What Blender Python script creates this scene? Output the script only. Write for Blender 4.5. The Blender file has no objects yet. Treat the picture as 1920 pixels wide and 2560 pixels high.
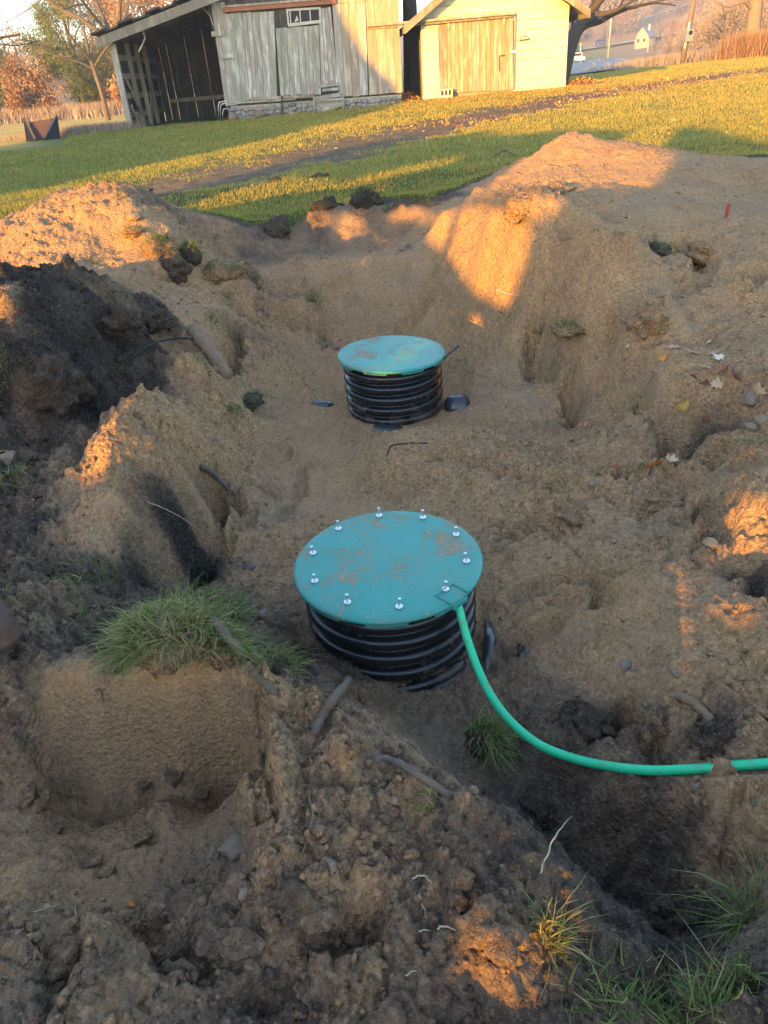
import bpy, bmesh, math, random
import numpy as np
from mathutils import Vector, Matrix, Euler
PI = math.pi
RNG = np.random.default_rng(7)
random.seed(11)
scn = bpy.context.scene
col = scn.collection

# ------------------------------------------------------------------ camera
F_PX, PITCH, ROLL, CAM_Z = 1775.0, math.radians(31.5), math.radians(-5.0), 1.45
cam_d = bpy.data.cameras.new('camera')
cam = bpy.data.objects.new('camera', cam_d); col.objects.link(cam)
_cp, _sp = math.cos(PITCH), math.sin(PITCH)
_f = np.array([0, _cp, -_sp]); _u0 = np.array([0, _sp, _cp]); _r0 = np.array([1., 0, 0])
_r = math.cos(ROLL) * _r0 + math.sin(ROLL) * _u0
_u = -math.sin(ROLL) * _r0 + math.cos(ROLL) * _u0
cam.matrix_world = Matrix(((_r[0], _u[0], -_f[0], 0), (_r[1], _u[1], -_f[1], 0), (_r[2], _u[2], -_f[2], CAM_Z), (0, 0, 0, 1)))
cam_d.sensor_fit = 'VERTICAL'; cam_d.sensor_height = 24.0; cam_d.lens = 24.0 * F_PX / 2560.0
cam_d.clip_start = 0.05; cam_d.clip_end = 3000
scn.camera = cam

# ------------------------------------------------------------------ world, sun, exposure
SUN_AZ, SUN_EL = math.radians(33.0), math.radians(9.0)     # light travels towards +y, turned to +x by SUN_AZ
world = bpy.data.worlds.new('World'); scn.world = world; world.use_nodes = True
wn = world.node_tree; wn.nodes.clear()
sky = wn.nodes.new('ShaderNodeTexSky'); sky.sky_type = 'NISHITA'; sky.sun_disc = False
sky.sun_elevation = SUN_EL; sky.sun_rotation = PI + SUN_AZ
sky.altitude = 200; sky.air_density = 1.0; sky.dust_density = 0.35; sky.ozone_density = 1.8
bg = wn.nodes.new('ShaderNodeBackground'); bg.inputs['Strength'].default_value = 0.15
wo = wn.nodes.new('ShaderNodeOutputWorld')
wn.links.new(sky.outputs[0], bg.inputs[0]); wn.links.new(bg.outputs[0], wo.inputs[0])
sun_d = bpy.data.lights.new('sun', 'SUN'); sun_d.energy = 3.7; sun_d.angle = math.radians(0.5); sun_d.color = (1.0, 0.48, 0.05)
sun = bpy.data.objects.new('sun', sun_d); col.objects.link(sun)
SUN_DIR = Vector((math.sin(SUN_AZ) * math.cos(SUN_EL), math.cos(SUN_AZ) * math.cos(SUN_EL), -math.sin(SUN_EL)))
sun.rotation_euler = SUN_DIR.to_track_quat('-Z', 'Y').to_euler(); sun.location = (-20, -30, 12)
scn.view_settings.view_transform = 'Standard'; scn.view_settings.look = 'None'
scn.view_settings.exposure = 2.68; scn.view_settings.gamma = 1.0; scn.view_settings.use_curve_mapping = False
scn.cycles.use_denoising = True
scn.cycles.max_bounces = 6; scn.cycles.volume_bounces = 0; scn.cycles.sample_clamp_indirect = 1.2; scn.cycles.diffuse_bounces = 1; scn.cycles.transparent_max_bounces = 4

# ------------------------------------------------------------------ photo pixel -> place (the z or the distance is always given)
def pray(px, py):
    return _f + (px - 960) / F_PX * _r - (py - 1280) / F_PX * _u
def at_z(px, py, z):
    d = pray(px, py); t = (z - CAM_Z) / d[2]; return np.array([0, 0, CAM_Z]) + t * d
def at_y(px, py, y):
    d = pray(px, py); t = y / d[1]; return np.array([0, 0, CAM_Z]) + t * d

# ------------------------------------------------------------------ object helpers
def tag(o, label=None, cat=None, group=None, kind=None):
    if label: o['label'] = label
    if cat: o['category'] = cat
    if group: o['group'] = group
    if kind: o['kind'] = kind
    return o
def link(o, parent=None):
    col.objects.link(o)
    if parent is not None: o.parent = parent
    return o
def empty(name, loc=(0, 0, 0), rz=0.0):
    o = bpy.data.objects.new(name, None); o.empty_display_size = 0.2
    o.location = loc; o.rotation_euler = (0, 0, rz); return link(o)
def mesh_np(name, V, Fc, mat=None, parent=None, smooth=False, attrs=None, loc=None):
    """V (n,3); Fc (m,k) int array, all faces with k corners"""
    V = np.asarray(V, np.float32); Fc = np.asarray(Fc, np.int32)
    me = bpy.data.meshes.new(name)
    me.vertices.add(len(V)); me.vertices.foreach_set('co', V.ravel())
    k = Fc.shape[1]
    me.loops.add(Fc.size); me.loops.foreach_set('vertex_index', Fc.ravel())
    me.polygons.add(len(Fc)); me.polygons.foreach_set('loop_start', np.arange(0, Fc.size, k, dtype=np.int32))
    if smooth: me.polygons.foreach_set('use_smooth', np.ones(len(Fc), bool))
    if attrs:
        for an, arr in attrs.items():
            arr = np.asarray(arr, np.float32)
            if arr.ndim == 1:
                a = me.attributes.new(an, 'FLOAT', 'POINT'); a.data.foreach_set('value', arr)
            else:
                a = me.attributes.new(an, 'FLOAT_COLOR', 'POINT')
                if arr.shape[1] == 3: arr = np.c_[arr, np.ones(len(arr), np.float32)]
                a.data.foreach_set('color', arr.ravel())
    me.update(calc_edges=True); me.validate()
    o = bpy.data.objects.new(name, me)
    if mat: me.materials.append(mat)
    if loc is not None: o.location = loc
    return link(o, parent)
class MB:
    """collects boxes, tubes, loops of polygons; build() links them as ONE mesh object"""
    def __init__(s): s.v = []; s.f = []
    def add(s, vs, fs):
        n = len(s.v); s.v += [tuple(v) for v in vs]; s.f += [tuple(i + n for i in f) for f in fs]; return s
    def hexa(s, p):   # 8 points: bottom 4 ccw, top 4 ccw
        return s.add(p, [(3, 2, 1, 0), (4, 5, 6, 7), (0, 1, 5, 4), (1, 2, 6, 5), (2, 3, 7, 6), (3, 0, 4, 7)])
    def box(s, x0, x1, y0, y1, z0, z1):
        return s.hexa([(x0, y0, z0), (x1, y0, z0), (x1, y1, z0), (x0, y1, z0), (x0, y0, z1), (x1, y0, z1), (x1, y1, z1), (x0, y1, z1)])
    def bar(s, a, b, w, h, up=(0, 0, 1)):
        a, b = Vector(a), Vector(b); d = (b - a).normalized(); r = d.cross(Vector(up))
        if r.length < 1e-4: r = d.cross(Vector((0, 1, 0)))
        r.normalize(); u = r.cross(d)
        p = []
        for c in (a, b):
            p += [c - r * w / 2 - u * h / 2, c + r * w / 2 - u * h / 2, c + r * w / 2 + u * h / 2, c - r * w / 2 + u * h / 2]
        return s.add(p, [(3, 2, 1, 0), (4, 5, 6, 7), (0, 1, 5, 4), (1, 2, 6, 5), (2, 3, 7, 6), (3, 0, 4, 7)])
    def tube(s, pts, rad, n=8, cap=True):
        pts = [Vector(p) for p in pts]; m = len(pts)
        if not hasattr(rad, '__len__'): rad = [rad] * m
        d0 = (pts[1] - pts[0]).normalized()
        ref = Vector((0, 0, 1)) if abs(d0.z) < .9 else Vector((1, 0, 0))
        r = d0.cross(ref).normalized(); vs = []; fs = []
        for i, p in enumerate(pts):
            d = (pts[min(i + 1, m - 1)] - pts[max(i - 1, 0)]).normalized()
            r = (r - d * r.dot(d)).normalized(); b = d.cross(r)
            for k in range(n):
                a = 2 * PI * k / n; vs.append(p + (r * math.cos(a) + b * math.sin(a)) * rad[i])
        for i in range(m - 1):
            for k in range(n):
                k2 = (k + 1) % n; fs.append((i * n + k, i * n + k2, (i + 1) * n + k2, (i + 1) * n + k))
        if cap:
            fs.append(tuple(range(n - 1, -1, -1))); fs.append(tuple((m - 1) * n + k for k in range(n)))
        return s.add(vs, fs)
    def lathe(s, prof, n=48, c=(0, 0, 0), close=False):
        vs = []; fs = []; m = len(prof)
        for (r, z) in prof:
            for k in range(n):
                a = 2 * PI * k / n; vs.append((c[0] + r * math.cos(a), c[1] + r * math.sin(a), c[2] + z))
        for i in range(m - 1):
            for k in range(n):
                k2 = (k + 1) % n; fs.append((i * n + k, i * n + k2, (i + 1) * n + k2, (i + 1) * n + k))
        return s.add(vs, fs)
    def prism(s, poly, y0, y1):   # polygon in x,z (ccw seen from -y), extruded along y
        n = len(poly); vs = [(x, y0, z) for x, z in poly] + [(x, y1, z) for x, z in poly]
        fs = [tuple(range(n)), tuple(range(2 * n - 1, n - 1, -1))] + [(i, i + n, (i + 1) % n + n, (i + 1) % n) for i in range(n)]
        return s.add(vs, fs)
    def build(s, name, mat=None, parent=None, smooth=False, bevel=0.0, loc=None, rot=None):
        me = bpy.data.meshes.new(name); me.from_pydata(s.v, [], s.f); me.update()
        bm = bmesh.new(); bm.from_mesh(me); bmesh.ops.recalc_face_normals(bm, faces=bm.faces)
        if bevel > 0: bmesh.ops.bevel(bm, geom=list(bm.edges), offset=bevel, segments=1, affect='EDGES', clamp_overlap=True)
        bm.to_mesh(me); bm.free()
        if smooth: me.polygons.foreach_set('use_smooth', np.ones(len(me.polygons), bool))
        if mat: me.materials.append(mat)
        o = bpy.data.objects.new(name, me)
        if loc is not None: o.location = loc
        if rot is not None: o.rotation_euler = rot
        return link(o, parent)
def copy_tree(o, parent=None):
    c = o.copy(); col.objects.link(c); c.parent = parent
    for ch in list(o.children): copy_tree(ch, c)
    return c

# ------------------------------------------------------------------ node helpers
class NT:
    def __init__(s, name):
        s.m = bpy.data.materials.new(name); s.m.use_nodes = True; s.t = s.m.node_tree; s.t.nodes.clear()
        s.out = s.t.nodes.new('ShaderNodeOutputMaterial'); s.b = s.t.nodes.new('ShaderNodeBsdfPrincipled')
        s.t.links.new(s.b.outputs[0], s.out.inputs[0]); s.b.inputs['Specular IOR Level'].default_value = 0.2
    def n(s, t, **kw):
        nd = s.t.nodes.new(t)
        for k, v in kw.items(): setattr(nd, k, v)
        return nd
    def l(s, a, b): s.t.links.new(a, b)
    def val(s, x):
        return x
    def put(s, sock, x):
        if hasattr(x, 'is_linked') or isinstance(x, bpy.types.NodeSocket): s.l(x, sock)
        else: sock.default_value = x
    def math(s, op, a, b=0.0, c=None, clamp=False):
        nd = s.n('ShaderNodeMath', operation=op, use_clamp=clamp); s.put(nd.inputs[0], a); s.put(nd.inputs[1], b)
        if c is not None: s.put(nd.inputs[2], c)
        return nd.outputs[0]
    def mix(s, fac, a, b, mode='MIX'):
        nd = s.n('ShaderNodeMix', data_type='RGBA', blend_type=mode)
        s.put(nd.inputs[0], fac)
        for i, x in ((6, a), (7, b)):
            if isinstance(x, (tuple, list)): x = tuple(x) + ((1.0,) if len(x) == 3 else ())
            s.put(nd.inputs[i], x)
        return nd.outputs[2]
    def noise(s, scale, detail=4, rough=.6, vec=None, dist=0.0, out=0):
        nd = s.n('ShaderNodeTexNoise'); nd.inputs['Scale'].default_value = scale; nd.inputs['Detail'].default_value = detail
        nd.inputs['Roughness'].default_value = rough; nd.inputs['Distortion'].default_value = dist
        if vec is not None: s.l(vec, nd.inputs['Vector'])
        return nd.outputs[out]
    def ramp(s, fac, stops):
        nd = s.n('ShaderNodeValToRGB'); cr = nd.color_ramp
        while len(cr.elements) < len(stops): cr.elements.new(.5)
        for e, (p, c) in zip(cr.elements, stops): e.position = p; e.color = tuple(c) + (1.0,) if len(c) == 3 else c
        s.put(nd.inputs[0], fac); return nd.outputs[0]
    def maprange(s, x, a, b, c=0.0, d=1.0):
        nd = s.n('ShaderNodeMapRange'); s.put(nd.inputs[0], x)
        for i, v in enumerate((a, b, c, d)): nd.inputs[i + 1].default_value = v
        return nd.outputs[0]
    def attr(s, name, out='Fac'):
        nd = s.n('ShaderNodeAttribute', attribute_name=name); return nd.outputs[out]
    def obj(s): return s.n('ShaderNodeTexCoord').outputs['Object']
    def geo(s): return s.n('ShaderNodeNewGeometry').outputs['Position']
    def rnd(s): return s.n('ShaderNodeObjectInfo').outputs['Random']
    def mapping(s, vec, scale=(1, 1, 1), loc=(0, 0, 0)):
        nd = s.n('ShaderNodeMapping'); s.l(vec, nd.inputs[0]); nd.inputs['Scale'].default_value = scale; nd.inputs['Location'].default_value = loc
        return nd.outputs[0]
    def bump(s, h, strength=.5, dist=.01, normal=None):
        nd = s.n('ShaderNodeBump'); nd.inputs['Strength'].default_value = strength; nd.inputs['Distance'].default_value = dist
        s.l(h, nd.inputs['Height'])
        if normal is not None: s.l(normal, nd.inputs['Normal'])
        s.l(nd.outputs[0], s.b.inputs['Normal']); return nd.outputs[0]
    def fin(s, color=None, rough=.8, metal=0.0, spec=None):
        if color is not None:
            if isinstance(color, (tuple, list)): s.b.inputs['Base Color'].default_value = tuple(color) + (1.0,)
            else: s.l(color, s.b.inputs['Base Color'])
        s.put(s.b.inputs['Roughness'], rough); s.b.inputs['Metallic'].default_value = metal
        if spec is not None: s.b.inputs['Specular IOR Level'].default_value = spec
        return s.m
def plain(name, c, rough=.7, metal=0.0, var=.25, scale=8.0, spec=.3):
    t = NT(name); v = t.obj(); nz = t.noise(scale, 5, .65, v)
    lo = tuple(x * (1 - var) for x in c); hi = tuple(min(1, x * (1 + var)) for x in c)
    cc = t.mix(nz, lo, hi); t.bump(t.noise(scale * 4, 4, .6, v), .25, .01)
    return t.fin(cc, rough, metal, spec)

# ------------------------------------------------------------------ numpy noise
_perm = np.random.default_rng(3).permutation(4096).astype(np.int64)
def _h(ix, iy, s=0):
    return _perm[(_perm[(_perm[(ix + s * 57) & 4095] + iy) & 4095] + s * 131) & 4095]
def perlin(x, y, s=0):
    xi = np.floor(x).astype(np.int64); yi = np.floor(y).astype(np.int64); xf = x - xi; yf = y - yi
    u = xf * xf * xf * (xf * (xf * 6 - 15) + 10); v = yf * yf * yf * (yf * (yf * 6 - 15) + 10)
    def g(ix, iy, dx, dy):
        a = _h(ix, iy, s) * (2 * PI / 4096); return np.cos(a) * dx + np.sin(a) * dy
    n00 = g(xi, yi, xf, yf); n10 = g(xi + 1, yi, xf - 1, yf); n01 = g(xi, yi + 1, xf, yf - 1); n11 = g(xi + 1, yi + 1, xf - 1, yf - 1)
    a = n00 + u * (n10 - n00); b = n01 + u * (n11 - n01); return (a + v * (b - a)) * 1.5
def fbm(x, y, sc, oct=4, gain=.5, s=0):
    o = np.zeros_like(x); a = 1.0
    for i in range(oct):
        o += a * perlin(x * sc, y * sc, s + i); sc *= 2.03; a *= gain
    return o
def clods(x, y, size, s=0, fill=.8):
    """rounded lumps: hemispheres of random radius at jittered cell centres; 0..1"""
    x = x / size; y = y / size; xi = np.floor(x).astype(np.int64); yi = np.floor(y).astype(np.int64); out = np.zeros_like(x)
    for dx in (-1, 0, 1):
        for dy in (-1, 0, 1):
            cx = xi + dx; cy = yi + dy; h = _h(cx, cy, s)
            jx = cx + (h & 63) / 63.; jy = cy + ((h >> 6) & 63) / 63.
            hr = _h(cx + 17, cy + 5, s + 1) / 4096.
            r = np.where(hr < fill, .25 + .5 * (hr / fill) ** 1.5, .01)
            d2 = ((x - jx) ** 2 + (y - jy) ** 2) / (r * r)
            out = np.maximum(out, np.sqrt(np.clip(1 - d2, 0, 1)) * r)
    return out
def sstep(a, b, x):
    t = np.clip((x - a) / (b - a), 0, 1); return t * t * (3 - 2 * t)
# ================================================================== the ground
# control points of the dug area: photo pixel x, y, height z (0 = riser lids), dark topsoil share, roughness
CP = [
 # bench in the foreground, scraped by the bucket
 (100,2000,-.12,0.31,0.08),(400,2000,-.12,0.31,0.08),(600,1960,-.12,0.27,0.08),(0,2200,-.08,0.14,0.30),(300,2200,-.10,0.20,0.08),(600,2200,-.08,0.34,0.40),(200,2100,-.11,0.27,0.08),(500,2100,-.11,0.31,0.08),
 (0,1940,-.08,0.41,0.50),(150,1900,-.10,0.27,0.08),(400,1900,-.13,0.24,0.08),(600,1890,-.12,0.31,0.08),
 (150,1740,0.090,0.20,0.10),(300,1728,0.110,0.19,0.05),(450,1722,0.120,0.19,0.05),(610,1715,0.120,0.34,0.20),(60,1780,.06,0.41,0.60),
 (230,1900,-.115,0.27,0.06),(320,1900,-.12,0.27,0.06),(500,1897,-.125,0.27,0.06),(550,1894,-.125,0.29,0.08),(220,1735,.10,0.22,0.06),(380,1725,.115,0.22,0.05),(530,1718,.12,0.24,0.06),
 (100,1650,.11,0.68,0.90),(300,1680,.11,0.68,1.00),(400,1640,.12,0.68,0.70),(540,1650,.11,0.68,0.70),(620,1680,.08,0.68,0.80),
 (430,1560,.13,0.68,0.70),(480,1530,.10,0.68,0.70),(640,1640,.02,0.70,0.50),(580,1570,-.08,0.78,0.70),(700,1640,-.12,0.70,0.40),(700,1580,-.22,0.55,0.40),
 (560,1500,-.24,0.58,0.60),(620,1450,-.26,0.23,0.60),(640,1350,-.29,0.05,0.40),(780,1660,-.22,0.75,0.40),
 # spoil ridge, left edge then body then crest towards the dark trench
 (662,1760,0.060,0.24,0.70),(680,1900,0.090,0.20,0.80),(690,2050,0.090,0.24,0.90),(690,2200,0.080,0.31,0.90),(690,2350,0.070,0.34,0.90),
 (740,1780,0.060,0.34,1.00),(800,1850,0.085,0.31,1.00),(800,1980,0.100,0.31,1.00),(850,2100,0.100,0.34,1.00),(760,2150,0.100,0.27,1.00),(900,2220,0.090,0.41,0.90),(800,2300,.08,0.41,0.80),(900,2420,.04,0.48,0.60),
 (1000,2450,.05,0.51,0.50),(700,2470,.02,0.48,0.90),(1050,2300,0.070,0.54,0.70),(1000,2050,0.100,0.48,0.90),(1100,2150,0.100,0.54,0.70),(1210,2250,0.110,0.69,0.50),(1230,2340,.09,0.49,0.60),(1250,2430,.05,0.65,0.50),(1200,2530,.03,0.65,0.50),
 (870,1800,0.060,0.41,0.60),(960,1843,0.065,0.41,0.50),(1050,1920,0.075,0.44,0.50),(1152,1994,0.080,0.48,0.50),(1260,2080,0.080,0.69,0.50),(1363,2166,0.060,0.73,0.40),(1480,2245,0.010,0.73,0.30),(1605,2330,-0.060,0.73,0.30),(1666,2468,-.08,0.69,0.50),
 (1380,2330,.02,0.69,0.50),(1450,2450,.0,0.65,0.50),(1550,2530,-.02,0.61,0.50),(1700,2545,-.08,0.65,0.50),
 (100,2400,.03,0.44,0.90),(300,2500,.05,0.48,0.90),(0,2540,.06,0.48,0.80),(500,2420,.02,0.44,0.90),(560,2330,.06,0.37,0.90),(250,2330,.0,0.34,0.60),(450,2300,-.02,0.37,0.60),(120,2290,-.02,0.31,0.50),(550,2530,.03,0.48,0.80),
 # dark trench
 (900,1770,-0.270,0.51,0.30),(1000,1740,-0.330,0.48,0.25),(1050,1830,-0.330,0.51,0.30),(1180,2010,-0.300,0.69,0.40),(1140,1920,-0.340,0.54,0.40),(1260,1990,-0.380,0.69,0.30),(1300,1900,-0.360,0.61,0.30),(1400,2120,-0.460,0.73,0.30),(1520,2260,-0.520,0.77,0.30),
 (1450,2020,-0.410,0.65,0.40),(1560,2110,-.40,0.61,0.40),(1640,2180,-.40,0.69,0.50),(1640,2270,-.44,0.81,0.50),(1740,2320,-.36,0.81,0.60),(1720,2400,-.28,0.77,0.40),
 (1500,1960,-.30,0.53,0.50),(1630,1985,-.25,0.53,0.70),(1700,2080,-.26,0.53,0.70),(1750,1935,-.13,0.24,0.60),(1720,1985,-.17,0.32,0.60),(1820,2000,-.11,0.13,0.40),(1900,2060,-.10,0.16,0.40),(1800,2130,-.22,0.24,0.50),(1870,2180,-.2,0.29,0.50),
 (1900,2240,-.14,0.49,0.50),(1850,2330,-.12,0.65,0.50),(1850,2450,-.02,0.73,0.60),(1900,2540,.03,0.73,0.50),(1760,2480,-.10,0.73,0.50),
 (1465,1800,-.22,0.77,0.60),(1620,1790,-.20,0.49,0.60),(1720,1790,-.18,0.24,0.50),(1790,1850,-.14,0.65,0.70),(1400,1760,-.28,0.57,0.30),(1540,1850,-.30,0.61,0.50),(1350,1840,-.31,0.61,0.30),(1880,1830,-.08,0.13,0.60),
 # round the front riser, footprints and mound on its right
 (760,1550,-.20,0.40,0.30),(760,1480,-.24,0.30,0.30),(900,1680,-.27,0.70,0.30),(1000,1720,-.31,0.51,0.30),(1110,1720,-.345,0.48,0.30),(1230,1640,-.33,0.50,0.30),(1240,1560,-.30,0.20,0.30),(1230,1480,-.28,0.05,0.30),(1300,1700,-.30,0.41,0.30),
 (1350,1550,-.28,0.05,0.15),(1400,1640,-.27,0.20,0.30),(1320,1430,-.26,0.05,0.30),(1450,1400,-.22,0.05,0.40),(1500,1520,-.22,0.05,0.30),(1480,1640,-.22,0.10,0.40),(1600,1560,-.15,0.05,0.30),(1650,1470,-.10,0.05,0.30),(1800,1600,-.09,0.05,0.50),(1750,1500,-.07,0.05,0.40),
 (1880,1700,-.06,0.08,0.50),(1560,1690,-.22,0.15,0.40),(1700,1690,-.14,0.10,0.50),(1850,1480,-.02,0.10,0.50),(1890,1440,-.06,0.80,0.40),(1815,1500,-.03,0.10,0.40),(1900,1520,.0,0.20,0.40),
 (1500,1720,-.25,0.32,0.40),(1650,1740,-.19,0.24,0.40),
 # between the risers
 (839,1210,-.335,0.05,0.10),(830,1140,-.335,0.05,0.10),(880,1280,-.33,0.05,0.20),(1000,1085,-.20,0.05,0.45),(1150,1095,-.17,0.05,0.53),(930,1100,-.27,0.05,0.40),(1250,1150,-.20,0.05,0.53),(1100,1190,-.24,0.05,0.50),(960,1190,-.28,0.05,0.50),(1000,1240,-.33,0.05,0.40),(1180,1260,-.29,0.05,0.48),(1300,1250,-.24,0.05,0.48),(1400,1300,-.23,0.05,0.48),
 (694,1152,-.30,0.05,0.30),(600,1200,-.22,0.13,0.60),(720,1330,-.30,0.05,0.40),(650,1050,-.24,0.05,0.40),(790,1060,-.33,0.05,0.20),(560,1100,-.12,0.13,0.60),(580,1350,-.27,0.18,0.60),(680,1430,-.27,0.05,0.40),(760,1270,-.30,0.05,0.30),
 (860,1040,-.335,0.05,0.20),(1180,1035,-.335,0.05,0.28),(980,1095,-.34,0.05,0.20),(1130,1060,-.33,0.05,0.28),(800,960,-.36,0.05,0.30),(830,900,-.40,0.05,0.30),
 # rear of the pit
 (700,830,-.22,0.05,0.40),(636,805,-.12,0.13,0.60),(579,850,-.04,0.13,0.60),(665,950,-.22,0.05,0.40),(752,985,-.32,0.05,0.40),(600,930,-.1,0.13,0.60),
 (880,850,-.35,0.05,0.30),(960,835,-.36,0.05,0.30),(1040,845,-.36,0.05,0.30),(1010,815,-.32,0.05,0.30),(760,800,-.24,0.25,0.50),(820,835,-.33,0.15,0.50),
 (720,690,.05,0.20,0.40),(830,668,.07,0.10,0.30),(960,662,.07,0.05,0.30),(1060,655,.09,0.05,0.30),(760,750,-.06,0.15,0.40),(900,755,-.13,0.05,0.30),(1010,745,-.13,0.05,0.30),(660,740,.04,0.40,0.60),
 (1064,763,-.18,0.05,0.30),(1099,682,.05,0.10,0.30),(1130,860,-.34,0.05,0.38),(1180,930,-.33,0.05,0.38),
 (700,630,.11,0.40,0.50),(900,620,.10,0.35,0.30),(1050,615,.12,0.15,0.30),(800,600,.11,0.50,0.30),(1000,590,.12,0.30,0.10),(720,585,.14,0.50,0.40),(850,588,.14,0.35,0.05),(930,590,.12,0.35,0.05),(1080,590,.18,0.10,0.30),
 (690,562,.27,0.60,0.50),(780,540,.31,0.60,0.50),(850,530,.33,0.40,0.40),(920,522,.34,0.50,0.40),(1000,532,.31,0.20,0.30),(1080,532,.36,0.10,0.30),(640,585,.27,0.60,0.50),(636,640,.18,0.60,0.50),
 # big lit pile on the left
 (260,464,.83,0.20,0.60),(324,475,.80,0.40,0.60),(376,510,.69,0.50,0.60),(463,545,.52,0.40,0.50),(550,568,.40,0.30,0.50),(600,600,.28,0.40,0.40),
 (0,614,.55,0.05,0.60),(87,521,.70,0.05,0.60),(170,480,.78,0.10,0.60),(35,712,.36,0.18,0.70),(100,690,.42,0.05,0.50),(191,665,.45,0.05,0.50),(200,560,.64,0.05,0.60),(301,510,.75,0.10,0.40),(100,600,.58,0.05,0.60),(359,573,.58,0.10,0.30),(300,620,.48,0.05,0.30),(250,690,.38,0.05,0.30),(405,724,.25,0.13,0.50),(330,700,.33,0.13,0.50),(440,643,.40,0.10,0.30),(492,678,.27,0.10,0.40),(550,650,.22,0.25,0.50),(480,600,.42,0.25,0.40),
 # black pile in front of it
 (162,676,.60,0.90,0.60),(90,710,.60,0.98,0.70),(23,747,.62,0.48,0.90),(220,736,.52,0.98,0.90),(289,782,.38,0.98,0.90),(336,805,.32,1.00,1.00),(405,782,.27,0.78,0.80),(260,752,.40,0.58,0.60),(324,733,.27,0.18,0.50),(430,740,.24,0.18,0.60),
 (174,863,.36,1.00,0.50),(58,892,.42,1.00,0.70),(289,892,.2,1.00,0.50),(405,905,.08,1.00,0.50),(203,1037,.10,1.00,0.80),(139,960,.28,0.88,0.70),(0,979,.26,0.98,0.70),(58,1066,.12,0.78,0.80),(174,1094,.09,0.68,0.80),(278,1037,.06,1.00,0.60),(347,990,.06,1.00,0.60),(100,800,.50,1.00,0.70),(230,820,.40,1.00,0.60),(340,860,.24,1.00,0.60),
 (0,1080,.12,0.68,0.90),(110,1170,.07,0.58,0.80),(20,1180,.08,0.78,0.80),
 # slope with the log, tan spur
 (470,800,.16,0.13,0.50),(540,760,.14,0.18,0.60),(600,720,.12,0.18,0.60),(520,700,.2,0.13,0.60),(400,850,.14,0.28,0.50),(450,870,.08,0.18,0.50),(560,900,.0,0.28,0.50),(585,800,.06,0.38,0.60),(460,900,.09,0.18,0.50),
 (492,925,.14,0.13,0.50),(417,1008,.19,0.13,0.60),(353,1060,.23,0.13,0.70),(324,1112,.26,0.13,0.80),(231,1170,.21,0.13,0.80),(289,1233,.21,0.13,0.50),(376,1123,.22,0.13,0.50),(440,1050,.14,0.13,0.50),(550,1000,-.02,0.13,0.60),(492,1094,.06,0.13,0.50),(480,1200,.02,0.13,0.40),(470,1240,.0,0.38,0.50),
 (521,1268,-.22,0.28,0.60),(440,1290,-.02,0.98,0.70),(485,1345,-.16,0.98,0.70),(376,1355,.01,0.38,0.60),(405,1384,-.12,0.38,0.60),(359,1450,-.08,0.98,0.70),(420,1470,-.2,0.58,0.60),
 (260,1349,.11,0.18,0.60),(174,1314,.12,0.23,0.60),(200,1230,.14,0.13,0.40),(58,1268,.1,0.58,0.80),(87,1413,.09,0.68,1.00),(0,1355,.12,0.68,0.90),(289,1430,.05,0.73,0.80),(180,1450,.07,0.78,0.90),(120,1330,.10,0.68,1.00),
 (58,1576,.14,0.48,0.70),(203,1547,.06,0.58,0.80),(278,1634,.05,0.83,0.90),(29,1663,.16,0.73,0.90),(29,1807,.06,0.54,0.90),(0,1500,.12,0.68,0.80),(330,1560,.02,0.88,0.80),(120,1500,.1,0.48,0.90),
 # bank on the right: lit spur
 (1238,514,0.620,0.00,0.50),(1170,515,0.530,0.00,0.50),(1099,545,0.410,0.00,0.50),(1300,535,0.620,0.00,0.50),(1353,562,0.580,0.00,0.40),(1440,597,0.530,0.00,0.30),(1562,636,0.450,0.05,0.30),(1130,600,0.270,0.05,0.30),(1220,620,0.370,0.00,0.40),(1300,640,0.390,0.00,0.40),(1278,757,0.090,0.05,0.48),(1220,717,0.130,0.05,0.48),(1150,720,0.030,0.05,0.48),
 (1400,680,0.330,0.05,0.30),(1480,700,0.330,0.00,0.48),(1516,792,0.170,0.00,0.48),(1388,879,-.04,0.30,0.58),(1350,800,0.060,0.10,0.48),(1249,879,-.16,0.05,0.38),(1290,975,-.28,0.05,0.38),(1180,860,-.25,0.05,0.38),(1423,825,0.070,0.10,0.48),(1350,940,-.22,0.10,0.38),(1400,960,-.2,0.10,0.38),
 (1597,751,0.320,0.05,0.48),(1625,798,0.240,0.05,0.48),(1539,879,.0,0.05,0.28),(1450,930,-.12,0.10,0.28),(1440,1025,-.28,0.30,0.28),(1539,1055,-.24,0.15,0.38),(1597,994,-.08,0.05,0.28),(1712,908,.12,0.05,0.38),(1799,948,.10,0.05,0.48),(1886,994,.08,0.10,0.48),(1650,1060,-.1,0.10,0.38),
 (1741,1088,-.02,0.20,0.38),(1770,1140,-.19,0.70,0.38),(1712,1168,-.22,0.10,0.48),(1857,1110,.0,0.10,0.38),(1857,1160,-.06,0.15,0.38),(1625,1168,-.22,0.05,0.58),(1481,1127,-.25,0.05,0.58),(1539,1191,-.20,0.05,0.48),(1683,1243,-.18,0.05,0.48),(1597,1255,-.16,0.05,0.58),(1770,1290,-.12,0.10,0.58),(1857,1255,.02,0.05,0.58),(1915,1197,.05,0.05,0.48),(1700,1330,-.15,0.05,0.48),(1850,1370,-.05,0.05,0.58),(1550,1330,-.2,0.05,0.48),
 # upper right plateau
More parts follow.
